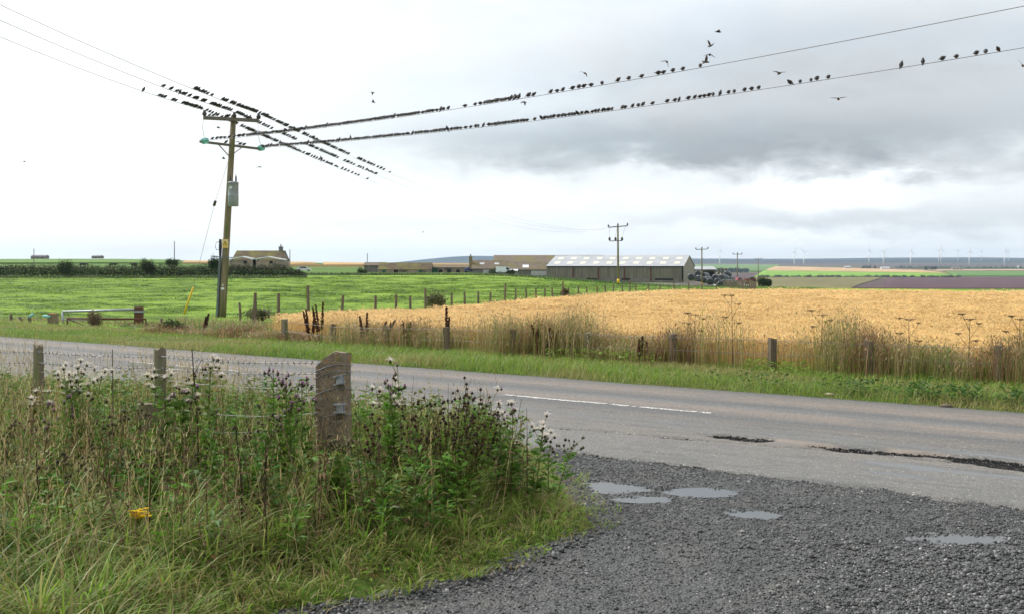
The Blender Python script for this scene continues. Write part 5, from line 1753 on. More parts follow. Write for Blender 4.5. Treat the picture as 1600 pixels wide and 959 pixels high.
gate(105, 497, 228, 498.5, 513, 32.6, 'rusty low steel gate overgrown with brown weeds in front of the galvanised gate', M_rust, (1.0, 0.05), name='rusty_gate', diag=True, r=.022)
for px, w_px, pt, Y, mat, lb, nm in ((83, 13, 490, 33.2, M_conc, 'thick grey gatepost with orange lichen on top, left of the gates', 'gatepost'), (217, 12, 479, 33.6, M_rust, 'thick red-brown gatepost where the galvanised gate ends', 'gatepost')):
    x0 = (px - 800) / FPX * Y; z0 = Hf(x0, Y); h = CAM_H + (HOR - pt) / FPX * Y - z0; wd = w_px / FPX * Y
    root = empty(nm, (x0, Y, z0), 0, lb, 'gatepost')
    mb = MB().box((0, 0, h / 2 - .1), (wd, wd * .8, h + .2), taper=.96)
    mb.build('post_shaft', mat, root)
    if mat is M_rust:
        MB().box((.01, -.01, h * .72), (wd * 1.15, wd * .95, .06)).build('steel_band', M_galv, root)
    else:
        MB().box((0, 0, h + .012), (wd * .92, wd * .74, .03), taper=.85).build('lichen_cap', surf('orange_lichen', (.40, .20, .05), (.25, .17, .08), 12, .9, .3), root)
M_blue = surf('blue_plastic', (.22, .55, .58), (.30, .62, .62), 5, .5, 0)
pb_ = P(48.5, 494, 32.4)
t_ = MB().tube([(-.05, 0, -.03), (0, 0, .04), (.08, 0, .09)], [.03, .035, .02], 6).build('plastic_scrap', M_blue, None, pb_, smooth=True); tag(t_, 'pale blue scrap of plastic on a stump at the left edge of the pasture', 'plastic')
pb_ = P(72, 494, 33.0)
t_ = MB().tube([(-.1, 0, .01), (-.03, 0, .02), (.04, 0, .0), (.12, 0, -.01)], [.03, .05, .04, .03], 6).build('plastic_scrap', M_blue, None, pb_, smooth=True); tag(t_, 'pale blue plastic insulator beside the grey lichened gatepost', 'plastic')

# pale stone on the far road edge
for px, py, lb in ((1296, 619, 'pale lump of litter on the far edge of the road'), (1478, 637, 'brown clod on the far road edge near the right')):
    x0, y0 = flat(px, py)
    V = OCT_V[:, :] * np.array((.09, .05, .035)); 
    o = link('verge_stone', stone_mesh(77 + px), surf('pale_stone%d' % px, (.45, .38, .27) if px < 1400 else (.16, .12, .09), (.35, .28, .2) if px < 1400 else (.1, .08, .06), 9, .9, .3)); o.scale = (.09, .07, .05); o.location = (x0, y0, .03)
    tag(o, lb, 'stone')

# ================================================================ FARM AND DISTANCE
M_stonewall = surf('pink_stone_wall', (.34, .26, .20), (.22, .18, .15), 1.1, .92, .5, 5, c3=(.14, .12, .10), s3=.9, t3=(.5, .62))
M_greystone = surf('grey_stone_wall', (.20, .18, .165), (.13, .12, .11), 1.0, .92, .5, 5)
M_moss = surf('mossy_roof', (.105, .072, .036), (.07, .052, .036), .8, .95, .4, 6, c3=(.125, .115, .030), s3=.35, t3=(.42, .60))
M_moss2 = surf('mossy_slate_roof', (.155, .118, .085), (.115, .092, .07), .8, .95, .4, 6, c3=(.145, .125, .045), s3=.25, t3=(.45, .64))
M_darkopen = surf('dark_interior', (.012, .012, .013), (.02, .02, .02), 2, .9, 0)
M_greendoor = surf('green_door', (.02, .085, .05), (.025, .10, .06), 2, .6, 0)
M_palesheet = surf('pale_sheet', (.46, .46, .47), (.38, .38, .39), 1.5, .6, 0)
M_white = surf('white_sheet', (.72, .73, .74), (.62, .64, .66), 1.5, .4, 0)
M_redpaint = surf('red_downpipe', (.15, .035, .03), (.12, .03, .028), 2, .6, 0)
M_skylight = surf('skylight_plastic', (.66, .64, .50), (.60, .58, .46), .8, .5, 0)
m, g, out = material('fibre_cement_roof')
tc = g.n('ShaderNodeTexCoord').outputs['Object']
n1 = g.noise(tc, .5, 5, .6)
sp = g.n('ShaderNodeSeparateXYZ'); g.put(sp.inputs[0], tc)
wv = g.math('SINE', g.math('MULTIPLY', sp.outputs[0], 2 * math.pi / .30))
c = g.mix(g.maprange(n1, .35, .65, 0, 1), (.36, .365, .38), (.30, .305, .32))
b = g.n('ShaderNodeBsdfPrincipled'); g.put(b.inputs['Base Color'], c); b.inputs['Roughness'].default_value = .55
bp = g.n('ShaderNodeBump'); bp.inputs['Strength'].default_value = .4; bp.inputs['Distance'].default_value = .05
g.put(bp.inputs['Height'], wv); g.put(b.inputs['Normal'], bp.outputs[0]); g.put(out.inputs[0], b.outputs[0]); M_fibre = m
m, g, out = material('yorkshire_boarding')
tc = g.n('ShaderNodeTexCoord').outputs['Object']
sp = g.n('ShaderNodeSeparateXYZ'); g.put(sp.inputs[0], tc)
bn = g.n('ShaderNodeTexWhiteNoise', noise_dimensions='1D'); g.put(bn.inputs['W'], g.math('FLOOR', g.math('DIVIDE', g.math('ADD', sp.outputs[0], sp.outputs[1]), .18)))
n1 = g.noise(g.mapping(tc, scale=(2.5, 2.5, .25)), 1.0, 6, .65)
c = g.mix(g.maprange(n1, .35, .65, 0, 1), (.215, .185, .145), (.14, .125, .10))
c = g.mix(g.maprange(bn.outputs[0], 0, 1, 0, .45, smooth=False), c, (.075, .07, .06))
b = g.n('ShaderNodeBsdfPrincipled'); g.put(b.inputs['Base Color'], c); b.inputs['Roughness'].default_value = .85
g.put(out.inputs[0], b.outputs[0]); M_board = m
M_gable = surf('pale_gable_boards', (.34, .30, .255), (.27, .24, .205), 1.0, .85, .2, 6, (3, 3, .3))

def gable_block(name, label, x, Y, rz, L, W, eave, ridge, m_wall, m_roof, m_gable=None, hip=0.0, over=.25, base=None, cat='farm building', roof_th=.10):
    """walls, two roof slopes; local x along the ridge, local -y the front; origin at the middle of the front foot"""
    z0 = (Hf(x, Y) if base is None else base) - .4
    root = empty(name, (x, Y, z0), rz, label, cat)
    e, r = eave + .4, ridge + .4
    wl = MB(); hl = L / 2; t = .25
    wl.box((0, t / 2, e / 2), (L, t, e)); wl.box((0, W - t / 2, e / 2), (L, t, e))
    wl.build('wall', m_wall, root)
    for s in (-1, 1):
        gb = MB()
        poly = [(t, 0), (W - t, 0), (W - t, e), (W / 2, r - .04) if not hip else (W / 2, e), (t, e)]
        vs = [(s * (hl - t), y, z) for y, z in poly] + [(s * hl, y, z) for y, z in poly]
        n = len(poly)
        gb.add(vs, [tuple(range(n)), tuple(range(2 * n - 1, n - 1, -1))] + [(k, n + k, n + (k + 1) % n, (k + 1) % n) for k in range(n)])
        gb.build('gable_wall', m_gable or m_wall, root)
    sl = (r - e) / (W / 2)
    for s in (0, 1):
        rf = MB()
        hx = hl + over; rx = hl + over - hip
        ye = -over if s == 0 else W + over; ze = e - over * sl
        vs = [(-hx, ye, ze), (hx, ye, ze), (rx, W / 2, r), (-rx, W / 2, r)]
        vs += [(a, b_, c_ + roof_th) for a, b_, c_ in vs]
        rf.add(vs, [(3, 2, 1, 0), (4, 5, 6, 7), (0, 1, 5, 4), (1, 2, 6, 5), (2, 3, 7, 6), (3, 0, 4, 7)])
        o = rf.build('roof', m_roof, root)
        if s == 0: front = o
    if hip:
        for s in (-1, 1):
            hp = MB()
            vs = [(s * (hl + over), -over, e - over * sl), (s * (hl + over), W + over, e - over * sl), (s * (hl + over - hip), W / 2, r)]
            vs += [(a, b_, c_ + roof_th) for a, b_, c_ in vs]
            hp.add(vs, [(0, 1, 2), (3, 5, 4), (0, 3, 4, 1), (1, 4, 5, 2), (2, 5, 3, 0)])
            hp.build('roof_hip', m_roof, root)
    return root, e, r, sl, front

def on_front(root, x0, x1, z0, z1, mat, name, d=-.03, th=.05):
    """a flat piece on the front wall of a block (local metres; z from the visible foot)"""
    return MB().box(((x0 + x1) / 2, d, (z0 + z1) / 2 + .4), (x1 - x0, th, z1 - z0)).build(name, mat, root)

# ---- long modern barn
BY = 228.0
barn_rz = R(-20.5)
ca, sa = math.cos(barn_rz), math.sin(barn_rz)
pr = P(1064, 437, 222.0); pl = P(853, 437, 234.0)
ang = math.atan2(pr.y - pl.y, pr.x - pl.x)
Lb = (pr - pl).length
mid = (pr + pl) / 2
zb = CAM_H + (HOR - 438.5) / FPX * 228
barn_rz = R(-19)
Lb = 211 / FPX * 228 / (math.cos(barn_rz) + math.sin(-barn_rz) * .06)
root, e, r, sl, front = gable_block('long_barn', 'long barn with pale grey corrugated roof, two rows of skylights and brown boarded walls', (958.5 - 800) / FPX * 228, 228, barn_rz, Lb, 15.5, 3.15, 5.55, M_board, M_fibre, M_gable, over=.12, base=zb)
hl = Lb / 2
for row, (fy, n_, off) in enumerate(((.28, 10, .0), (.70, 10, .0))):
    for k in range(n_):
        xx = -hl + Lb * (k + .62) / 10.2
        y0_, y1_ = 15.5 / 2 * (fy - .10), 15.5 / 2 * (fy + .10)
        z0_, z1_ = e + y0_ * sl + .115, e + y1_ * sl + .115
        mb = MB(); w_ = .62
        vs = [(xx - w_, y0_, z0_), (xx + w_, y0_, z0_), (xx + w_, y1_, z1_), (xx - w_, y1_, z1_)]
        vs += [(a, b_, c_ + .03) for a, b_, c_ in vs]
        mb.add(vs, [(3, 2, 1, 0), (4, 5, 6, 7), (0, 1, 5, 4), (1, 2, 6, 5), (2, 3, 7, 6), (3, 0, 4, 7)])
        mb.build('skylight', M_skylight, front)
for k in range(1, 5):
    on_front(root, -hl + Lb * (.01 + .19 * k + .0) - .09, -hl + Lb * (.01 + .19 * k) + .09, 0, 3.1, M_redpaint, 'downpipe', -.12, .16)
on_front(root, -hl, hl, 3.02, 3.2, M_darkopen, 'gutter', -.10, .14)
on_front(root, -hl + .3, hl - .3, -.3, .42, M_greystone, 'plinth', -.06, .08)
for f0, f1 in ((.30, .38), (.56, .62), (.80, .93)):
    on_front(root, -hl + Lb * f0, -hl + Lb * f1, .15, .5, M_darkopen, 'opening', -.11, .04)
on_front(root, hl - .35, hl - .02, 0, 3.1, M_darkopen, 'corner_post', -.05, .08)

# ---- old sheds left of the barn
def px_block(name, label, px0, px1, Y, W, py_eave, py_ridge, py_base, *a, **k):
    x = ((px0 + px1) / 2 - 800) / FPX * Y; L = (px1 - px0) / FPX * Y
    zb = CAM_H + (HOR - py_base) / FPX * Y
    ez = CAM_H + (HOR - py_eave) / FPX * Y - zb; rz_ = CAM_H + (HOR - py_ridge) / FPX * (Y + W / 2) - zb
    return gable_block(name, label, x, Y, 0, L, W, ez, rz_, *a, base=zb, **k)
root, e, r, sl, front = px_block('old_shed', 'big old shed with brown mossy roof rising behind the long barn and low steading', 772, 946, 262, 18, 412, 399.6, 436, M_greystone, M_moss2)
px_s = 240.0
root, e, r, sl, fr = px_block('low_steading', 'low steading with yellow mossy roof and pale doors beside the long barn', 795, 853.5, 236, 9, 421.5, 409.5, 437, M_greystone, M_moss2)
on_front(root, .8, 4.4, .9, 2.05, M_palesheet, 'door', -.04)
on_front(root, 1.6, 4.4, -.2, .75, M_galv, 'panel', -.07)
MB().box((-.4, 1.6, e + 1.6 * sl + .14), (1.4, 1.6, .05), M=Matrix.Rotation(math.atan(sl), 3, 'X')).build('rooflight', M_white, fr)
root, e, r, sl, fr = px_block('steading_wing', 'lower steading wing with two small rooflights and a pale door left of the low steading', 738, 793, 240, 8, 420, 407.5, 433, M_greystone, M_moss2)
on_front(root, -1.6, .1, .25, 1.75, M_palesheet, 'door', -.04)
for xx in (-1.9, 1.6):
    MB().box((xx, 2.2, e + 2.2 * sl + .14), (1.1, .9, .05), M=Matrix.Rotation(math.atan(sl), 3, 'X')).build('rooflight', M_palesheet, fr)
ch = MB(); ch.box((-4.6, 2.6, r - .55), (.75, .75, 2.9)); ch.box((-4.6, 2.6, r + .92), (.9, .9, .14)); ch.cyl((-4.6, 2.6, r + 1.0), (-4.6, 2.6, r + 1.5), .16, .13, 8)
ch.build('chimney', surf('yellow_lichen_stone', (.25, .19, .09), (.17, .14, .09), 3, .9, .3), root)
root, e, r, sl, fr = px_block('byre_range', 'low pinkish stone range with small windows and a green door between byre and steading', 672, 740, 250, 6, 418.5, 415.0, 429.5, M_stonewall, M_moss2)
on_front(root, -5.1, -3.4, -.1, 1.55, M_greendoor, 'door', -.04)
for xx in (-2.7, -.7, 1.5, 3.6):
    w0 = on_front(root, xx - .45, xx + .45, .35, 1.25, M_darkopen, 'window', -.03)
    on_front(root, xx - .5, xx + .5, .24, .34, M_palesheet, 'window_sill', -.08, .12)
root, e, r, sl, fr = px_block('ruined_byre', 'derelict byre with sagging brown mossy roof and pink stone wall with dark doorways', 590, 673, 246, 8, 421.8, 411.2, 431, M_stonewall, M_moss, hip=.0, over=.05)
for xx, w_, mt in ((-4.8, .5, M_greendoor), (-2.0, .5, M_darkopen), (3.9, .45, M_greendoor)):
    on_front(root, xx - w_, xx + w_, -.2, 1.38, mt, 'door', -.04)
on_front(root, -.6, .9, 1.1, 1.5, M_moss, 'sagging_eave', -.12, .3)
root, e, r, sl, fr = px_block('byre_end', 'small grey lean end of the byre behind the hedge end', 569, 600, 256, 6, 415, 410.6, 430, M_greystone, M_moss2)
# cottage by the big pole
root, e, r, sl, fr = px_block('stone_cottage', 'stone cottage with mossy roof, gable chimney and white-edged porch roofs behind the hedge', 362, 438, 225, 9, 407.5, 392.5, 416, M_stonewall, M_moss, over=.1)
ch = MB(); ch.box((4.5, 4.3, r + .25), (.8, .8, 1.3)); ch.box((4.5, 4.3, r + .92), (.95, .95, .12)); ch.cyl((4.5, 4.3, r + .95), (4.5, 4.3, r + 1.5), .15, .12, 8)
ch.build('chimney', M_greystone, root)
for xx, w_ in ((-2.4, 2.9), (3.2, 3.3)):
    pz = 1.25
    pw = MB().prism([(xx - w_, -.6), (xx + w_, -.6), (xx + w_, pz + .4), (xx - w_, pz + .4)], -2.2, -.05).build('porch_wall', M_stonewall, root)
    for s in (-1, 1):
        vs = [(xx, -2.4, pz + 1.05), (xx + s * (w_ + .3), -2.4, pz + .42), (xx + s * (w_ + .3), -.02, pz + .42), (xx, -.02, pz + 1.05)]
        vs += [(a, b_, c_ + .22) for a, b_, c_ in vs]
        MB().add(vs, [(3, 2, 1, 0), (4, 5, 6, 7), (0, 1, 5, 4), (1, 2, 6, 5), (2, 3, 7, 6), (3, 0, 4, 7)]).build('porch_roof', M_white, root)
    on_front(root, xx + .3, xx + 1.0, .55, 1.15, M_darkopen, 'window', -2.22, .05)
# open shed behind the bales
root, e, r, sl, fr = px_block('open_shed', 'low open-fronted dark shed behind the black bales', 1084, 1118, 240, 8, 421.5, 417, 437, M_board, M_fibre)
on_front(root, -2.0, 2.2, .0, 1.9, M_darkopen, 'opening', -.05)
for k, px in enumerate((1123, 1128.5, 1134)):
    Y = 236; x0 = (px - 800) / FPX * Y; z0 = Hf(x0, Y)
    o = MB().box((0, 0, (CAM_H + (HOR - 419.5) / FPX * Y - z0) / 2), (.4, .4, CAM_H + (HOR - 419.5) / FPX * Y - z0)).build('shed_upright', M_postdark, None, (x0, Y, z0))
    tag(o, ['first', 'second', 'third'][k] + ' dark upright post right of the open shed', 'post', 'bare uprights by the bales')

# ---- black wrapped bales
M_bale = surf('black_wrap', (.022, .024, .028), (.04, .043, .05), 1.5, .32, .25, 7, spec=.6)
M_balenet = surf('bale_end_wrap', (.012, .013, .014), (.03, .032, .034), 2.5, .4, .2, 7, spec=.5)
def bale_mesh():
    mb = MB(); n = 18
    prof = [(0.0, -.62), (.45, -.635), (.60, -.60), (.66, -.5), (.665, -.2), (.65, 0), (.665, .25), (.66, .5), (.60, .60), (.45, .635), (0.0, .62)]
    vs = []
    for r, z in prof:
        for k in range(n):
            a = 2 * math.pi * k / n
            vs.append((math.cos(a) * max(r, .01), z, math.sin(a) * max(r, .01) + .655))
    fs_ = [(i * n + k, i * n + (k + 1) % n, (i + 1) * n + (k + 1) % n, (i + 1) * n + k) for i in range(len(prof) - 1) for k in range(n)]
    mb.add(vs, fs_)
    return mb.mesh('bale_wrap', True)
bm_ = bale_mesh(); bm_.materials.append(M_bale)
endm = MB()
n = 18
for zz in (-.642, .642):
    vs = [(math.cos(2 * math.pi * k / n) * .40, zz, math.sin(2 * math.pi * k / n) * .40 + .655) for k in range(n)]
    vs += [(0, zz * 1.02, .655)]
    endm.add(vs, [(k, (k + 1) % n, n) for k in range(n)])
endm = endm.mesh('bale_end', True); endm.materials.append(M_balenet)
strap = MB()
for zz in (-.2, .2):
    vs = []
    for k in range(n):
        a = 2 * math.pi * k / n
        for dz_ in (-.03, .03):
            vs.append((math.cos(a) * .672, zz + dz_, math.sin(a) * .672 + .655))
    strap.add(vs, [(2 * k, 2 * ((k + 1) % n), 2 * ((k + 1) % n) + 1, 2 * k + 1) for k in range(n)])
strap = strap.mesh('wrap_band', True); strap.materials.append(M_galv)
bales = [  # px, py of the bale centre, depth, axis turn, words
    (1080.5, 433, 210, .5, 'single black bale against the barn gable, leftmost of all'),
    (1091, 428, 213, .6, 'upper black bale of the left heap, its end facing us'),
    (1099, 430, 215, .6, 'upper black bale behind the near pole in the left heap'),
    (1102.5, 431, 218, .6, 'rearmost upper bale of the left heap'),
    (1093, 435, 209, .7, 'lower front black bale of the left heap'),
    (1100, 437.5, 208, .8, 'lower black bale just right of the pole foot, shining on top'),
    (1106, 437, 211, .8, 'lower rear bale of the left heap beside the gap'),
    (1110, 440, 206, .5, 'dark bale between the two heaps'),
    (1118.5, 434, 207, .5, 'upper left bale of the right heap'),
    (1121.5, 440.5, 204, .3, 'grey-ended bale at the front foot of the right heap'),
    (1129, 434, 206, .7, 'upper middle bale of the right heap, end facing us'),
    (1134, 435, 210, .7, 'second bale in the upper row of the right heap'),
    (1138.5, 435.5, 214, .7, 'third bale in the upper row of the right heap'),
    (1142.5, 436.5, 218, .7, 'last bale in the upper row of the right heap'),
    (1137, 428.5, 212, .5, 'topmost bale crowning the right heap'),
    (1133, 441.5, 203, .7, 'front bale in the bottom row of the right heap'),
    (1138, 442, 207, .7, 'second bale in the bottom row of the right heap'),
    (1142, 442, 211, .7, 'third bale in the bottom row of the right heap'),
    (1146, 442, 215, .7, 'last bale in the bottom row of the right heap'),
    (1126, 444.5, 202, .4, 'sunken bale at the very front of the right heap')]
for k, (px, py, Y, tz, lb) in enumerate(bales):
    c = P(px, py, Y)
    s = 1.03 + .05 * rng.standard_normal()
    root = empty('wrapped_bale', (c.x, Y, c.z - .655 * s), -tz + .1 * rng.standard_normal(), lb, 'bale', 'black wrapped bales right of the barn')
    root.scale = (s, s, s)
    link('bale_wrap', bm_, None, root); link('bale_end', endm, None, root); link('wrap_band', strap, None, root)

# ---- vehicles and farm clutter
M_glassdark = surf('dark_glass', (.02, .025, .03), (.03, .035, .04), 2, .1, 0, spec=.7)
M_tyre = surf('tyre_rubber', (.02, .02, .02), (.03, .03, .03), 4, .8, 0)
def car(px, py_base, Y, paint, label, rz=0.0, van=False):
    x0 = (px - 800) / FPX * Y; z0 = max(Hf(x0, Y), CAM_H + (HOR - py_base) / FPX * Y)
    root = empty('parked_van' if van else 'parked_car', (x0, Y, z0), rz, label, 'van' if van else 'car')
    if van:
        prof = [(-2.3, .35), (2.3, .35), (2.35, .9), (1.7, 1.1), (1.15, 1.85), (-2.25, 1.9), (-2.35, .9)]
    else:
        prof = [(-2.0, .3), (2.0, .3), (2.05, .75), (1.1, .9), (.5, 1.4), (-1.1, 1.42), (-1.75, .95), (-2.05, .85)]
    MB().prism(prof, -.8, .8).build('car_body', paint, root)
    wz = [(1.0, 1.12), (.85, 1.12), (1.15, 1.7), (.4, 1.75), (.4, 1.12)] if van else [(-1.25, .95), (.95, .93), (.42, 1.32), (-1.0, 1.34)]
    if van: wz = [(.5, 1.12), (1.5, 1.12), (1.1, 1.7), (.5, 1.72)]
    for y_ in (-.815, .805):
        MB().prism(wz, y_, y_ + .01).build('window', M_glassdark, root)
    root.scale = (.82, .82, .82)
    for xx in (-1.25, 1.25):
        for yy in (-.7, .7):
            mb = MB().cyl((xx, yy - .1, .33), (xx, yy + .1, .33), .33, n=14); wh = mb.build('wheel', M_tyre, root)
            MB().cyl((xx, yy - .115, .33), (xx, yy + .115, .33), .18, n=10).build('rim', M_galv, wh)
    return root
car(737, 428, 244, surf('blue_paint', (.05, .09, .28), (.05, .08, .24), 1, .3, 0), 'small dark blue car parked by the lower steading wing', .1)
car(475, 424.5, 232, surf('white_paint', (.75, .76, .78), (.70, .71, .73), 1, .3, 0), 'white car parked at the right end of the hedge by the cottage', .15)
car(788, 432, 230, surf('white_van_paint', (.70, .74, .76), (.66, .70, .72), 1, .3, 0), 'white van half hidden by a bush in front of the steading', 0, True)
car(1152.5, 442.5, 222, surf('pink_red_paint', (.32, .06, .10), (.28, .05, .09), 1, .3, 0), 'reddish car behind the bales beside the single-armed pole', .9)
# awning panel beside the van
x0 = (803 - 800) / FPX * 231; z0 = Hf(x0, 231)
root = empty('white_awning', (x0, 231, z0), 0, 'small white awning on thin legs right of the white van', 'awning')
zz = CAM_H + (HOR - 423) / FPX * 231 - z0
MB().add([(-.9, -.6, zz), (.9, -.6, zz - .1), (.9, .8, zz + .25), (-.9, .8, zz + .25), (-.9, -.6, zz + .06), (.9, -.6, zz - .04), (.9, .8, zz + .31), (-.9, .8, zz + .31)], [(3, 2, 1, 0), (4, 5, 6, 7), (0, 1, 5, 4), (1, 2, 6, 5), (2, 3, 7, 6), (3, 0, 4, 7)]).build('awning_sheet', M_white, root)
for xx in (-.85, .85):
    for yy in (-.55, .75):
        MB().cyl((xx, yy, 0), (xx, yy, zz + (.0 if yy < 0 else .2)), .04, n=6).build('leg', M_galv, root)
# red trailer
x0 = (1172 - 800) / FPX * 214; zt = CAM_H + (HOR - 444.5) / FPX * 214
root = empty('farm_trailer', (x0, 214, zt), .2, 'rust-red farm trailer with dark load between the bales and the round bush', 'trailer')
MB().box((0, 0, .85), (2.0, 1.6, .75)).build('trailer_body', surf('trailer_red', (.16, .045, .035), (.10, .035, .03), 1, .7, 0), root)
MB().box((.25, 0, 1.38), (1.2, 1.3, .35), taper=.8).build('load', M_bale, root)
MB().bar((-1.0, 0, .5), (-1.9, 0, .4), .1, .1).build('drawbar', M_rust, root)
for xx in (-.4, .5):
    for yy in (-.75, .75):
        MB().cyl((xx, yy - .1, .36), (xx, yy + .1, .36), .36, n=14).build('wheel', M_tyre, root)
for k, (px, py, Y, sx, lb) in enumerate(((1166.5, 446, 206, .9, 'white sack lying in front of the red trailer'), (821, 436.5, 226, .7, 'pale heap of bags at the foot of the low steading'), (1118, 446, 203, .4, 'scrap of white wrap at the foot of the right bale heap'))):
    c = P(px, py, Y)
    o = link('feed_sack', stone_mesh(40 + k), M_white); o.location = (c.x, Y, c.z); o.scale = (sx, .5, .28)
    tag(o, lb, 'sack')

# ---------------------------------------------------------------- bushes and hedge
M_bush = leafmat('bush_leaves', .22, .6)
def leaf_cloud(n, ell, c, size, centre=(0, 0, 0), shell=.55):
    u = rng.normal(0, 1, (n, 3)); u /= np.linalg.norm(u, axis=1, keepdims=True)
    rad = (shell + (1 - shell) * rng.random(n)) * (.78 + .45 * fbm(u[:, 0] * 2 + centre[0], u[:, 1] * 2 + u[:, 2] * 1.7, 1.3, 2))
    p = u * rad[:, None] * np.array(ell) + np.array(centre)
    d = rng.normal(0, 1, (n, 3)) + u
    return leaves(p, d, size * (.6 + .8 * rng.random(n)), size * .55, vary(c, n, .35, .12))
def bush(px, py_c, Y, w_px, h_px, label, c=(.035, .060, .018), n=1100, cat='bush', group=None, size=.20):
    w_ = w_px / FPX * Y / 2; hgt = h_px / FPX * Y
    ctr = P(px, py_c, Y)
    z0 = ctr.z - hgt / 2
    root = empty('bush', (ctr.x, Y, z0), 0, label, cat, group)
    mb = MB()
    for q in range(6):
        a = rng.uniform(0, 6.28); mb.tube([(0, 0, -.3), (.3 * w_ * math.cos(a), .3 * w_ * math.sin(a), hgt * .4), (.6 * w_ * math.cos(a), .6 * w_ * math.sin(a), hgt * .75)], [.05, .035, .015], 5)
    mb.build('branch_cluster', M_postdark, root)['kind'] = 'stuff'
    lobes_ = [leaf_cloud(n // 3, (w_ * .72, w_ * .7, hgt * .42), c, size, (0, 0, hgt * .44), .3)]
    for q in range(6):
        a = rng.uniform(0, 6.28); rr = (.35 + .3 * rng.random()) * w_; kk = .28 + .25 * rng.random()
        lobes_.append(leaf_cloud(n // 8, (w_ * kk * 1.2, w_ * kk * 1.2, hgt * kk), np.array(c) * (.8 + .5 * rng.random()), size, (rr * math.cos(a), rr * math.sin(a), hgt * (.35 + .42 * rng.random())), .25))
    V, T, C = join(lobes_)
    link('crown', big_mesh('crown', V, T, C), M_bush, root)
for a in ((101, 417, 178, 30, 25, 'round dark bush standing out of the hedge at left'), (231, 416, 178, 24, 21, 'round bush above the hedge line midway to the big pole'), (270, 412, 181, 22, 12, 'small leafy bush top right of the round hedge bush'), (334, 413, 178, 22, 20, 'bush in the hedge just left of the big pole'),
          (566, 426, 232, 18, 13, 'dark bush at the left end of the ruined byre'), (1192, 441, 200, 24, 14, 'round dark bush beside the red trailer'), (1201, 442.5, 203, 12, 10, 'lower paler bush merging right of the round dark bush'), (770, 427, 231, 20, 15, 'dark shrub between the pale door and the white van'), (797, 428, 229, 14, 11, 'shrub in front of the white van'), (680, 470, 45.5, 46, 26, 'weedy bush on the pasture fence line'), (882, 458, 63.5, 12, 16, 'pinkish weed bush on the far part of the pasture fence', (.15, .12, .06))):
    kw = {}
    if a[2] < 100:
        bush(*a[:6], c=(.12, .13, .05) if len(a) < 7 else a[6], n=900, size=.12)
    else:
        bush(*a, n=1500, size=.24)
bush(408, 490, 40.5, 46, 16, 'dark leafy weeds at the foot of the big pole', c=(.12, .13, .06), n=700, size=.13)
bush(147, 500, 32.2, 24, 26, 'brown weeds grown through the rusty gate', c=(.13, .095, .055), n=700, size=.07)
bush(265, 512, 27.5, 40, 20, 'dark green clump of weeds on the far verge below the brown stake', c=(.05, .09, .02), n=1200, size=.08)

hr = empty('hedge', ((235 - 800) / FPX * 180, 180, 0), 0, 'long dark field hedge behind the pasture at the left', 'hedge')
parts = []; woody = MB()
for px in np.arange(-140, 478, 3.4):
    Y = 180 + 2 * math.sin(px * .02)
    x0 = (px - 800) / FPX * Y; z0 = Hf(x0, Y)
    hgt = 2.15 + .5 * (vnoise(px * .05, 3.3) - .4) + .3 * (vnoise(px * .21, 9.3) - .5)
    if px > 440: hgt *= 1 - (px - 440) / 60
    parts.append(leaf_cloud(230, (.62, .9, hgt * .55), (.036, .054, .020) if rng.random() < .72 else (.075, .09, .03), .22, (x0, Y, z0 + hgt * .5), .35))
    woody.tube([(x0 - hr.location.x, Y - 180, z0 - .3), (x0 - hr.location.x + .1, Y - 180, z0 + hgt * .6)], [.08, .03], 4)
V, T, C = join(parts)
link('hedge_foliage', big_mesh('hedge_foliage', V - np.array(hr.location), T, C), M_bush, hr)
woody.build('hedge_stems', M_postdark, hr)['kind'] = 'stuff'
# rough grass along the hedge foot and the far pasture edge
n_ = 9000
px = rng.uniform(-60, 1190, n_); Y = np.where(px < 480, 176.0, 205 - (px - 480) * .02) + rng.normal(0, 1.4, n_)
k = (px < 480) | (rng.random(n_) < .8)
Y = np.where(px > 850, 190 - (px - 850) * .02 + rng.normal(0, 6, n_), Y)
x = (px - 800) / FPX * Y
c = vary((.075, .105, .03), n_, .4, .15)
gq = (px > 850) & (rng.random(n_) < .6); c[gq] = vary((.06, .14, .018), int(gq.sum()), .3)
V, T, C = blades(np.stack([x, Y, H(x, Y) - .1], 1), .35 + .5 * rng.random(n_), .13, rng.uniform(0, 6.28, n_), .3 + .5 * rng.random(n_), 2, c, c)
tag(link('rough_field_edge', big_mesh('rough_field_edge', V, T, C), M_blade), kind='stuff')

# far wood and tree belts
def wood(px0, px1, py0, py1, n, c, name, dn, line=False, hk=1.0):
    parts = []
    for q in range(n):
        px = rng.uniform(px0, px1); g0 = ground_at(px, py0 + (px - px0) / (px1 - px0) * (py1 - py0) if line else rng.uniform(py0, py1), y0=400)
        hgt = (5 + 4 * rng.random()) * hk; w_ = 3.5 + 2.5 * rng.random()
        parts.append(leaf_cloud(dn, (w_, w_, hgt * .5), c, 2.4, (g0.x, g0.y, g0.z + hgt * .5), .3))
    V, T, C = join(parts)
    tag(link(name, big_mesh(name, V, T, C), M_bush), kind='stuff')
wood(1112, 1168, 424.0, 426.5, 60, (.028, .045, .030), 'far_conifer_belt', 80)
wood(1345, 1368, 419.5, 420, 12, (.03, .045, .03), 'far_tree_clump', 70)
wood(1180, 1500, 432.8, 433.0, 90, (.06, .065, .035), 'far_hedge_line', 30, True, .3)
wood(1400, 1600, 418.4, 419.2, 36, (.035, .05, .03), 'far_shelter_belt', 40, True, .6)
wood(1440, 1464, 421.5, 422, 12, (.03, .045, .03), 'far_tree_belt', 70)

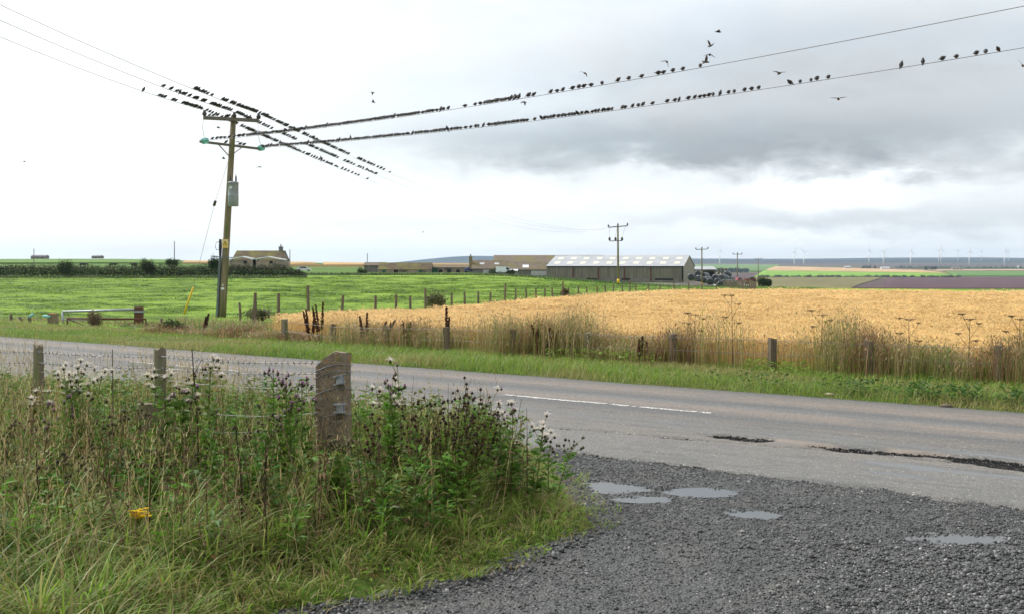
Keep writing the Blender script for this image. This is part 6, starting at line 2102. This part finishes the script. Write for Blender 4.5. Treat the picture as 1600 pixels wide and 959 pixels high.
# ---------------------------------------------------------------- cattle behind the hedge
M_cow = surf('black_hide', (.018, .016, .015), (.028, .024, .02), 3, .75, .1)
def cow(px, Y, label, rz, brown=False):
    x0 = (px - 800) / FPX * Y; z0 = Hf(x0, Y)
    root = empty('cow', (x0, Y, z0), rz, label, 'cow', 'cattle behind the hedge')
    me = bpy.data.meshes.new('cow_body')
    js = [((-.75, 0, 1.15), .30), ((-.2, 0, 1.12), .37), ((.45, 0, 1.14), .34), ((.85, 0, 1.2), .22), ((1.15, 0, 1.12), .15), ((1.45, 0, .98), .10), ((-.95, 0, 1.2), .12), ((-1.05, 0, .75), .03),
          ((.5, .2, .7), .11), ((.5, .2, .35), .06), ((.5, .2, .03), .06), ((.5, -.2, .7), .11), ((.5, -.2, .35), .06), ((.5, -.2, .03), .06),
          ((-.7, .2, .75), .14), ((-.8, .2, .4), .07), ((-.74, .2, .03), .06), ((-.7, -.2, .75), .14), ((-.8, -.2, .4), .07), ((-.74, -.2, .03), .06), ((1.1, .22, 1.2), .03), ((1.1, -.22, 1.2), .03)]
    ed = [(0, 1), (1, 2), (2, 3), (3, 4), (4, 5), (0, 6), (6, 7), (2, 8), (8, 9), (9, 10), (2, 11), (11, 12), (12, 13), (0, 14), (14, 15), (15, 16), (0, 17), (17, 18), (18, 19), (4, 20), (4, 21)]
    me.from_pydata([j[0] for j in js], ed, [])
    me.materials.append(M_cow)
    o = bpy.data.objects.new('cow_body', me); col.objects.link(o); o.parent = root
    o.modifiers.new('skin', 'SKIN')
    for i, sv in enumerate(me.skin_vertices[0].data):
        sv.radius = (js[i][1], js[i][1] * .9); sv.use_root = (i == 1)
    ss = o.modifiers.new('sub', 'SUBSURF'); ss.levels = 1; ss.render_levels = 1
    root.scale = (1.1, 1.1, 1.1)
cow(130, 315, 'leftmost black cow showing over the hedge', 0.1)
cow(177, 318, 'middle brown-black cow showing over the hedge', .3)
cow(209, 312, 'right-hand black cow showing over the hedge beside the round bush', 3.0)

# ---------------------------------------------------------------- wind turbines and far buildings
M_turb = surf('turbine_white', (.80, .80, .80), (.76, .76, .76), .1, .5, 0)
def turbine_mesh():
    tw = MB().tube([(0, 0, -6), (0, 0, 26), (0, 0, 52)], [2.4, 2.0, 1.4], 10).mesh('tower', True)
    na = MB().box((0, 0, 53), (2.8, 6.5, 2.8)).mesh('nacelle')
    hb = MB().lathe([(1.3, -1.0), (1.3, .5), (.2, 1.6)], 8).mesh('hub')
    bl = MB()
    prof = [(0, .6, .6), (4, 1.2, .4), (11, .85, .25), (19, .45, .15), (22, .1, .05)]
    vs = []
    for z, hw_, ht_ in prof:
        vs += [(-hw_, -ht_, z), (hw_, -ht_, z), (hw_, ht_, z), (-hw_, ht_, z)]
    fs_ = [(i * 4 + k, i * 4 + (k + 1) % 4, (i + 1) * 4 + (k + 1) % 4, (i + 1) * 4 + k) for i in range(len(prof) - 1) for k in range(4)]
    bl.add(vs, fs_); bl = bl.mesh('blade')
    for m_ in (tw, na, hb, bl): m_.materials.append(M_turb)
    return tw, na, hb, bl
tw, na, hb, bl = turbine_mesh()
turbs = [(1124.5, 412, 4300, 0, 'wind turbine standing alone left of the middle far pole'), (1241, 414, 4300, .3, 'left one of the close pair of turbines above the stubble field'), (1256, 414.5, 4200, 1.2, 'right one of the close pair of turbines above the stubble field'), (1357.5, 411.5, 4400, .1, 'turbine left of the two before the middle of the far hill'), (1380.5, 413.5, 4300, .7, 'turbine just right of the one before the far hill'), (1423, 414.5, 4000, .2, 'tall turbine alone in the middle of the row at right'), (1470, 409.5, 4400, 0, 'front turbine of the overlapping pair near the hill crest'), (1466.5, 408, 5200, .6, 'rear turbine of the overlapping pair near the hill crest'), (1496.5, 407.5, 6000, .9, 'small distant turbine right of the overlapping pair'), (1514.5, 412.5, 4300, .15, 'tall turbine second from the right'), (1533, 407.5, 6000, .4, 'small distant turbine between the two rightmost tall ones'), (1569.5, 413.5, 4200, .1, 'rightmost tall white turbine of the row'), (1575.5, 407, 5900, .8, 'small distant turbine right behind the rightmost tall one')]
for px, pb, Y, ph, lb in turbs:
    x0 = (px - 800) / FPX * Y; zb = CAM_H + (HOR - pb) / FPX * Y
    root = empty('wind_turbine', (x0, Y, zb), R(10), lb, 'wind turbine', 'wind farm on the horizon')
    sc = 4300 / 4300
    link('tower', tw, None, root); link('nacelle', na, None, root)
    h_ = link('hub', hb, None, root); h_.location = (0, -3.6, 53); h_.rotation_euler = (R(90), 0, 0)
    for k in range(3):
        b_ = link('blade', bl, None, root); b_.location = (0, -4.2, 53); b_.rotation_euler = (0, ph + k * 2.0944, 0)
def far_house(px0, px1, py_b, h, label, m_w, m_r, Y=None):
    pm = (px0 + px1) / 2
    g0 = ground_at(pm, py_b, y0=500) if Y is None else P(pm, py_b, Y)
    L = (px1 - px0) / FPX * g0.y
    root, e, r, sl, fr = gable_block('far_building', label, g0.x, g0.y, 0, L, max(8, L * .3), h, h * 1.6, m_w, m_r, over=.3, base=g0.z, cat='building')
    for k in range(3):
        on_front(root, -L * .35 + k * L * .3, -L * .35 + k * L * .3 + L * .08, h * .3, h * .8, M_darkopen, 'window', -.05)
far_house(1377, 1390.5, 421.2, 4.5, 'long white far shed beyond the stubble field', M_white, M_palesheet)
far_house(1320, 1329, 419.6, 4.5, 'small pale far shed left of the long white one', M_palesheet, M_palesheet)
far_house(1488, 1505, 421.8, 4.0, 'low brownish far shed right of the long white one', M_gable, M_greystone)
far_house(1592, 1612, 418.6, 5, 'pale far building at the right edge', M_palesheet, M_greystone)
far_house(48, 71, 404.6, 2.2, 'grey far farmhouse on the left skyline', M_greystone, M_greystone, 980)
far_house(143, 157, 403.6, 1.6, 'low grey far shed on the skyline right of the farmhouse', M_greystone, M_greystone, 985)

# ================================================================ BIRDS
M_bird = surf('dark_plumage', (.016, .014, .016), (.03, .026, .024), 30, .5, 0, spec=.35)
M_birdpale = surf('brown_plumage', (.10, .085, .07), (.07, .06, .05), 30, .6, 0)
def bird_arrays(kind, seed=0):
    """perched bird: body along local +x (head), feet at the origin"""
    r_ = np.random.default_rng(seed)
    tilt = {'level': .30, 'half': .5, 'up': .95, 'low': .15}[kind]
    # x along the body, half-width, half-height, from tail tip to bill tip
    prof = [(-.125, .010, .003), (-.085, .014, .005), (-.055, .018, .012), (-.03, .030, .028), (.0, .037, .037), (.03, .036, .037), (.055, .027, .029), (.072, .021, .023), (.088, .019, .020), (.102, .013, .013), (.110, .004, .005), (.128, .001, .0015)]
    n = 8; V = []
    c, s = math.cos(tilt), math.sin(tilt)
    for x, hw_, hh_ in prof:
        bendup = .012 * max(0, (x - .05) / .05) * (1 if kind != 'up' else .4)
        for k in range(n):
            a = 2 * math.pi * k / n
            lx, ly, lz = x, math.cos(a) * hw_ * 1.2, math.sin(a) * hh_ * 1.25 + bendup
            V.append((lx * c - lz * s, ly, lx * s + lz * c))
    V = np.array(V); T = []
    for i in range(len(prof) - 1):
        for k in range(n):
            a, b_, d_, e_ = i * n + k, i * n + (k + 1) % n, (i + 1) * n + (k + 1) % n, (i + 1) * n + k
            T += [(a, b_, d_), (a, d_, e_)]
    T += [(0, k + 1, k) for k in range(1, n - 1)]
    V[:, 2] += .062
    V = list(map(tuple, V))
    for sgn in (-1, 1):                      # legs and toes on the wire
        b0 = len(V); y = sgn * .014
        V += [(-.006, y - .003, .004), (.002, y - .003, .004), (-.002, y + .003, .004), (-.008, y - .004, .04), (.004, y - .004, .04), (-.002, y + .004, .04), (.018, y, .006), (-.02, y, .006)]
        T += [(b0, b0 + 1, b0 + 4), (b0, b0 + 4, b0 + 3), (b0 + 1, b0 + 2, b0 + 5), (b0 + 1, b0 + 5, b0 + 4), (b0 + 2, b0, b0 + 3), (b0 + 2, b0 + 3, b0 + 5), (b0, b0 + 6, b0 + 2), (b0, b0 + 2, b0 + 7)]
        w0 = len(V)                          # folded wing along the side
        for lx, lz, off in ((.045, .010, .034), (.0, .022, .040), (-.06, .004, .026), (-.098, -.004, .012), (-.03, -.016, .036)):
            V.append((lx * c - lz * s, sgn * off, lx * s + lz * c + .062))
        T += [(w0, w0 + 1, w0 + 4), (w0 + 1, w0 + 2, w0 + 4), (w0 + 2, w0 + 3, w0 + 4)]
    return np.array(V), np.array(T)
KINDS = ['level', 'half', 'up', 'low']
bird_me = {}
for i, k in enumerate(KINDS):
    V, T = bird_arrays(k, i)
    me = big_mesh('perched_bird', V, T, smooth=True); me.materials.append(M_bird); bird_me[k] = me

def wire_at_px(a, b, sag, px):
    """point of a wire seen at image column px"""
    lo, hi = 0.0, 1.0
    A, B = Vector(a), Vector(b); q = (px - 800) / FPX
    t = (A.x - q * A.y) / ((A.x - q * A.y) - (B.x - q * B.y))
    p = A + (B - A) * t; p.z -= 4 * sag * t * (1 - t)
    return p
def row(x0, x1, step):
    out = []; x = x0
    while x <= x1:
        out.append(x + rng.normal(0, .35)); x += step * (.75 + .5 * rng.random())
    return out
branch_face = math.atan2(.72, .69)
line_face = math.atan2(-.22, .97)
U_px = row(331, 384, 7.0) + row(386, 500, 3.7) + row(500, 656, 4.4) + [660, 666, 670, 675, 682, 688.5, 692.5, 700, 726, 742, 750] + row(757, 812, 4.3) + [825, 833, 860, 870, 879, 894, 904, 911.5, 923, 940.5, 965, 982, 1002, 1028, 1036, 1051, 1066.5, 1094]
L_px = row(412, 600, 3.9) + row(600, 650, 4.5) + row(654, 720, 4.7) + [727, 735, 743, 747, 755] + row(764, 826, 4.5) + [835] + row(846, 868, 5.0) + row(872, 900, 5.2) + row(903, 962, 5.3) + [972, 976, 988, 997, 1004, 1019, 1042, 1054, 1061, 1075, 1085, 1093, 1100, 1107, 1114, 1125, 1138, 1147, 1163, 1174, 1185, 1235, 1250, 1267, 1276, 1294, 1408, 1442, 1472, 1494, 1525, 1540, 1560]
birds = []
ORD = 'first second third fourth fifth sixth seventh eighth ninth tenth eleventh twelfth thirteenth fourteenth fifteenth sixteenth seventeenth eighteenth nineteenth twentieth'.split()
ORD += ['twenty-' + q for q in ORD[:9]] + ['thirtieth'] + ['thirty-' + q for q in ORD[:9]]
ends = {p_: w_ for p_, w_ in zip(sorted([q for q in L_px if q > 970], reverse=True), ORD)}
endsU = {p_: w_ for p_, w_ in zip(sorted([q for q in U_px if q > 815], reverse=True), ORD)}
for px in U_px:
    lb = 'dark bird, %s from the right end of the row on the upper right-hand wire' % endsU[px] if px in endsU else 'dark bird in the crowded row on the upper right-hand wire'
    birds.append((wire_at_px(*wU, px), branch_face, lb, 'birds on the upper right-hand wire', px))
for px in L_px:
    lb = 'dark bird, %s from the right end of the row on the lower right-hand wire' % ends[px] if px in ends else 'dark bird in the crowded row on the lower right-hand wire'
    birds.append((wire_at_px(*wL, px), branch_face, lb, 'birds on the lower right-hand wire', px))
nm = ('left', 'middle', 'right')
far_px = [row(323, 352, 4.5) + row(366, 372, 4) + row(378, 400, 3.0) + row(404, 470, 2.9) + row(474, 520, 3.6) + row(524, 562, 5) + [574],
          row(370, 392, 3.0) + row(398, 428, 4.2) + row(438, 462, 3.4) + row(480, 530, 3.6) + row(538, 556, 3.2) + row(560, 592, 3.6),
          row(406, 424, 2.6) + row(428, 470, 3.0) + row(474, 500, 3.2) + row(504, 547, 3.0) + row(559, 575, 3.0) + row(577, 600, 4.5) + [609]]
near_px = [row(286, 317, 3.0) + [224, 249, 253, 257, 270, 274],
           row(330, 363, 3.0) + [255, 267, 276, 281, 285, 289, 296] + row(303, 309, 3.2) + row(315, 322, 3),
           [305, 308.5, 312, 316, 319.5, 324, 331, 348, 351, 354] + row(361, 369, 3.2) + row(371, 402, 2.6)]
for i in range(3):
    for px in far_px[i]:
        birds.append((wire_at_px(*WF[i], px), line_face, 'dark bird on the %s wire beyond the big pole' % nm[i], 'birds on the %s wire beyond the big pole' % nm[i], px))
    for px in near_px[i]:
        birds.append((wire_at_px(*WN[i], px), line_face, 'dark bird on the %s wire on the near side of the big pole' % nm[i], 'birds on the %s wire before the big pole' % nm[i], px))
# on the crossarms of the big pole
for px, a_, b_ in ((327, aL, aR), (333, aL, aR), (353, aL, aR), (357, aL, aR), (386, aL, aR), (390, aL, aR)):
    p = aL + (aR - aL) * ((px - 318) / 86.0) + Vector((0, 0, .07))
    birds.append((p, line_face, 'dark bird perched on the upper crossarm of the big pole', 'birds on the upper crossarm', px))
for px in (352, 374, 380):
    p = bL + (bR - bL) * ((px - 312) / 98.0) + Vector((0, 0, .05))
    birds.append((p, line_face, 'dark bird perched on the lower crossarm of the big pole', 'birds on the lower crossarm', px))
birds.sort(key=lambda b_: b_[0].length)
rest_V, rest_T, off_ = [], [], 0
for i, (p, face, lb, grp, px) in enumerate(birds):
    kd = KINDS[rng.choice(4, p=[.46, .26, .05, .23])]
    if px in (1408, 1442): kd = 'up'
    rz = face + rng.normal(0, .18) + (math.pi if rng.random() < .07 else 0)
    s = 1.12 * (1 + .06 * rng.standard_normal())
    if i < 296:
        o = link('perched_bird', bird_me[kd])
        o.location = p; o.rotation_euler = (0, 0, rz); o.scale = (s, s, s)
        tag(o, lb, 'bird', grp)
    else:
        V, T = bird_arrays(kd); c, s_n = math.cos(rz), math.sin(rz)
        Vr = np.stack([V[:, 0] * c - V[:, 1] * s_n, V[:, 0] * s_n + V[:, 1] * c, V[:, 2]], 1) * s + np.array(p)
        rest_V.append(Vr); rest_T.append(T + off_); off_ += len(Vr)
if rest_V:
    o = link('distant_perched_birds', big_mesh('distant_perched_birds', np.concatenate(rest_V), np.concatenate(rest_T), smooth=True), M_bird)
    tag(o, 'farthest birds strung along the wires beyond the big pole', 'birds', kind='stuff')

def flying_mesh(seed, up, sweep, fold=0.0):
    r_ = np.random.default_rng(seed)
    prof = [(-.115, .026, .003), (-.08, .016, .006), (-.05, .022, .018), (.0, .034, .032), (.04, .030, .030), (.065, .020, .022), (.085, .018, .018), (.10, .008, .009), (.122, .001, .001)]
    n = 8; V = []; T = []
    for x, a_, b_ in prof:
        for k in range(n):
            t = 2 * math.pi * k / n; V.append((x, math.cos(t) * a_, math.sin(t) * b_))
    for i in range(len(prof) - 1):
        for k in range(n):
            a, b_, d_, e_ = i * n + k, i * n + (k + 1) % n, (i + 1) * n + (k + 1) % n, (i + 1) * n + k
            T += [(a, b_, d_), (a, d_, e_)]
    for s in (-1, 1):
        secs = []
        for f, chord in ((0, .075), (.35, .085), (.65, .06), (.9, .028), (1.0, .006)):
            y = s * (.02 + .185 * f * math.cos(up)); z = .015 + .185 * f * math.sin(up) - .05 * fold * f * f
            x = .035 - sweep * max(0, f - .35) * .16
            secs.append([(x, y, z + .003), (x - chord, y, z), (x - chord * .5, y, z + .008)])
        b0 = len(V)
        for sec in secs: V += sec
        for i in range(len(secs) - 1):
            q0, q1 = b0 + 3 * i, b0 + 3 * i + 3
            for (a, b_) in ((0, 2), (2, 1), (1, 0)):
                T += [(q0 + a, q0 + b_, q1 + b_), (q0 + a, q1 + b_, q1 + a)]
    return big_mesh('flying_bird', np.array(V), np.array(T), smooth=True)
fly = [  # px, py, depth, heading, bank, wing lift, sweep, words, pale
    (1122, 50, 27, 0.1, 0, .1, .3, 'dark bird flying highest above the upper right-hand wire', 0),
    (1110, 72, 25, 2.2, .2, .8, .4, 'bird with raised wings second from the top of the column of four fliers', 1),
    (1109, 86, 26, 1.5, .2, -.5, .8, 'dark compact bird third in the column of four fliers', 0),
    (1103, 97, 24, .2, -.6, .5, .5, 'blurred brown bird lowest in the column of four fliers', 1),
    (1042, 97, 25, 1.2, .7, -.7, .6, 'bird with drooped wings left of the column of four fliers', 1),
    (1218, 115, 22, 1.9, 0, .22, .3, 'pale brown bird gliding between the two right-hand wires', 1),
    (1310, 155, 21, 1.2, 0, .18, .3, 'pale brown bird gliding below the lower right-hand wire', 1),
    (914, 115, 28, .9, .6, -.3, .9, 'pale bird banking above the middle of the upper right-hand wire', 1),
    (819, 160, 31, .6, .4, -.6, .5, 'dark bird with drooped wings just under the upper right-hand wire', 0),
    (582, 145, 40, .4, .6, -.4, .6, 'bird flying above, upper of the pair over the crossing wires', 1),
    (583, 160, 40, .2, .2, .7, .4, 'dark bird flying, lower of the pair over the crossing wires', 0),
    (548, 217, 42, .3, .5, .8, .6, 'bird fluttering just above the lower right-hand wire left of centre', 0),
    (372, 222, 43, 1.2, .2, -.4, .5, 'small dark bird fluttering between the arms of the big pole', 0),
    (341, 200, 43, .4, .2, .4, .5, 'small dark bird hovering left of the big pole below its top arm', 0),
    (406, 261, 43, 1.2, 0, -.4, .8, 'small dark bird in the air right of the big pole above the transformer', 0),
    (349, 248, 44, .6, 0, .4, .6, 'small dark bird flying left of the pole brace', 0),
    (1598, 103, 22, 1.0, .5, .5, .5, 'bird half cut off at the right edge of the picture', 1),
    (38, 253, 60, .4, 0, .3, .5, 'tiny bird alone in the white sky at far left', 0),
    (661, 363, 90, .4, 0, .3, .5, 'tiny bird low over the far byre', 0),
    (502, 248, 44, .5, .4, .6, .5, 'bird fluttering among the crossing wires', 1)]
for i, (px, py, Y, hd_, bk, up, swp, lb, pale) in enumerate(fly):
    me = flying_mesh(i, up, swp, .3)
    o = link('flying_bird', me, M_birdpale if pale else M_bird)
    o.location = P(px, py, Y); o.rotation_euler = (bk, .1, hd_); o.scale = (.82,) * 3
    tag(o, lb, 'bird', 'birds in flight')

# ---------------------------------------------------------------- air
hz = MB().box((0, 0, 0), (21600, 21600, 1))
hz = hz.mesh('haze')
hz.transform(Matrix.Translation((0, 0, 0.5)))
m, g, out = material('pale_air')
pv = g.n('ShaderNodeVolumePrincipled')
pv.inputs['Color'].default_value = (.62, .79, 1.0, 1)
pv.inputs['Density'].default_value = 0.00006
pv.inputs['Anisotropy'].default_value = 0.2
g.put(out.inputs['Volume'], pv.outputs[0])
hz.materials.append(m)
ho = bpy.data.objects.new('haze', hz)
col.objects.link(ho)
ZB, ZT = -48.0, 150.0
ho.location = (0, 0, ZB); ho.scale = (1, 1, ZT - ZB)
ho['kind'] = 'stuff'
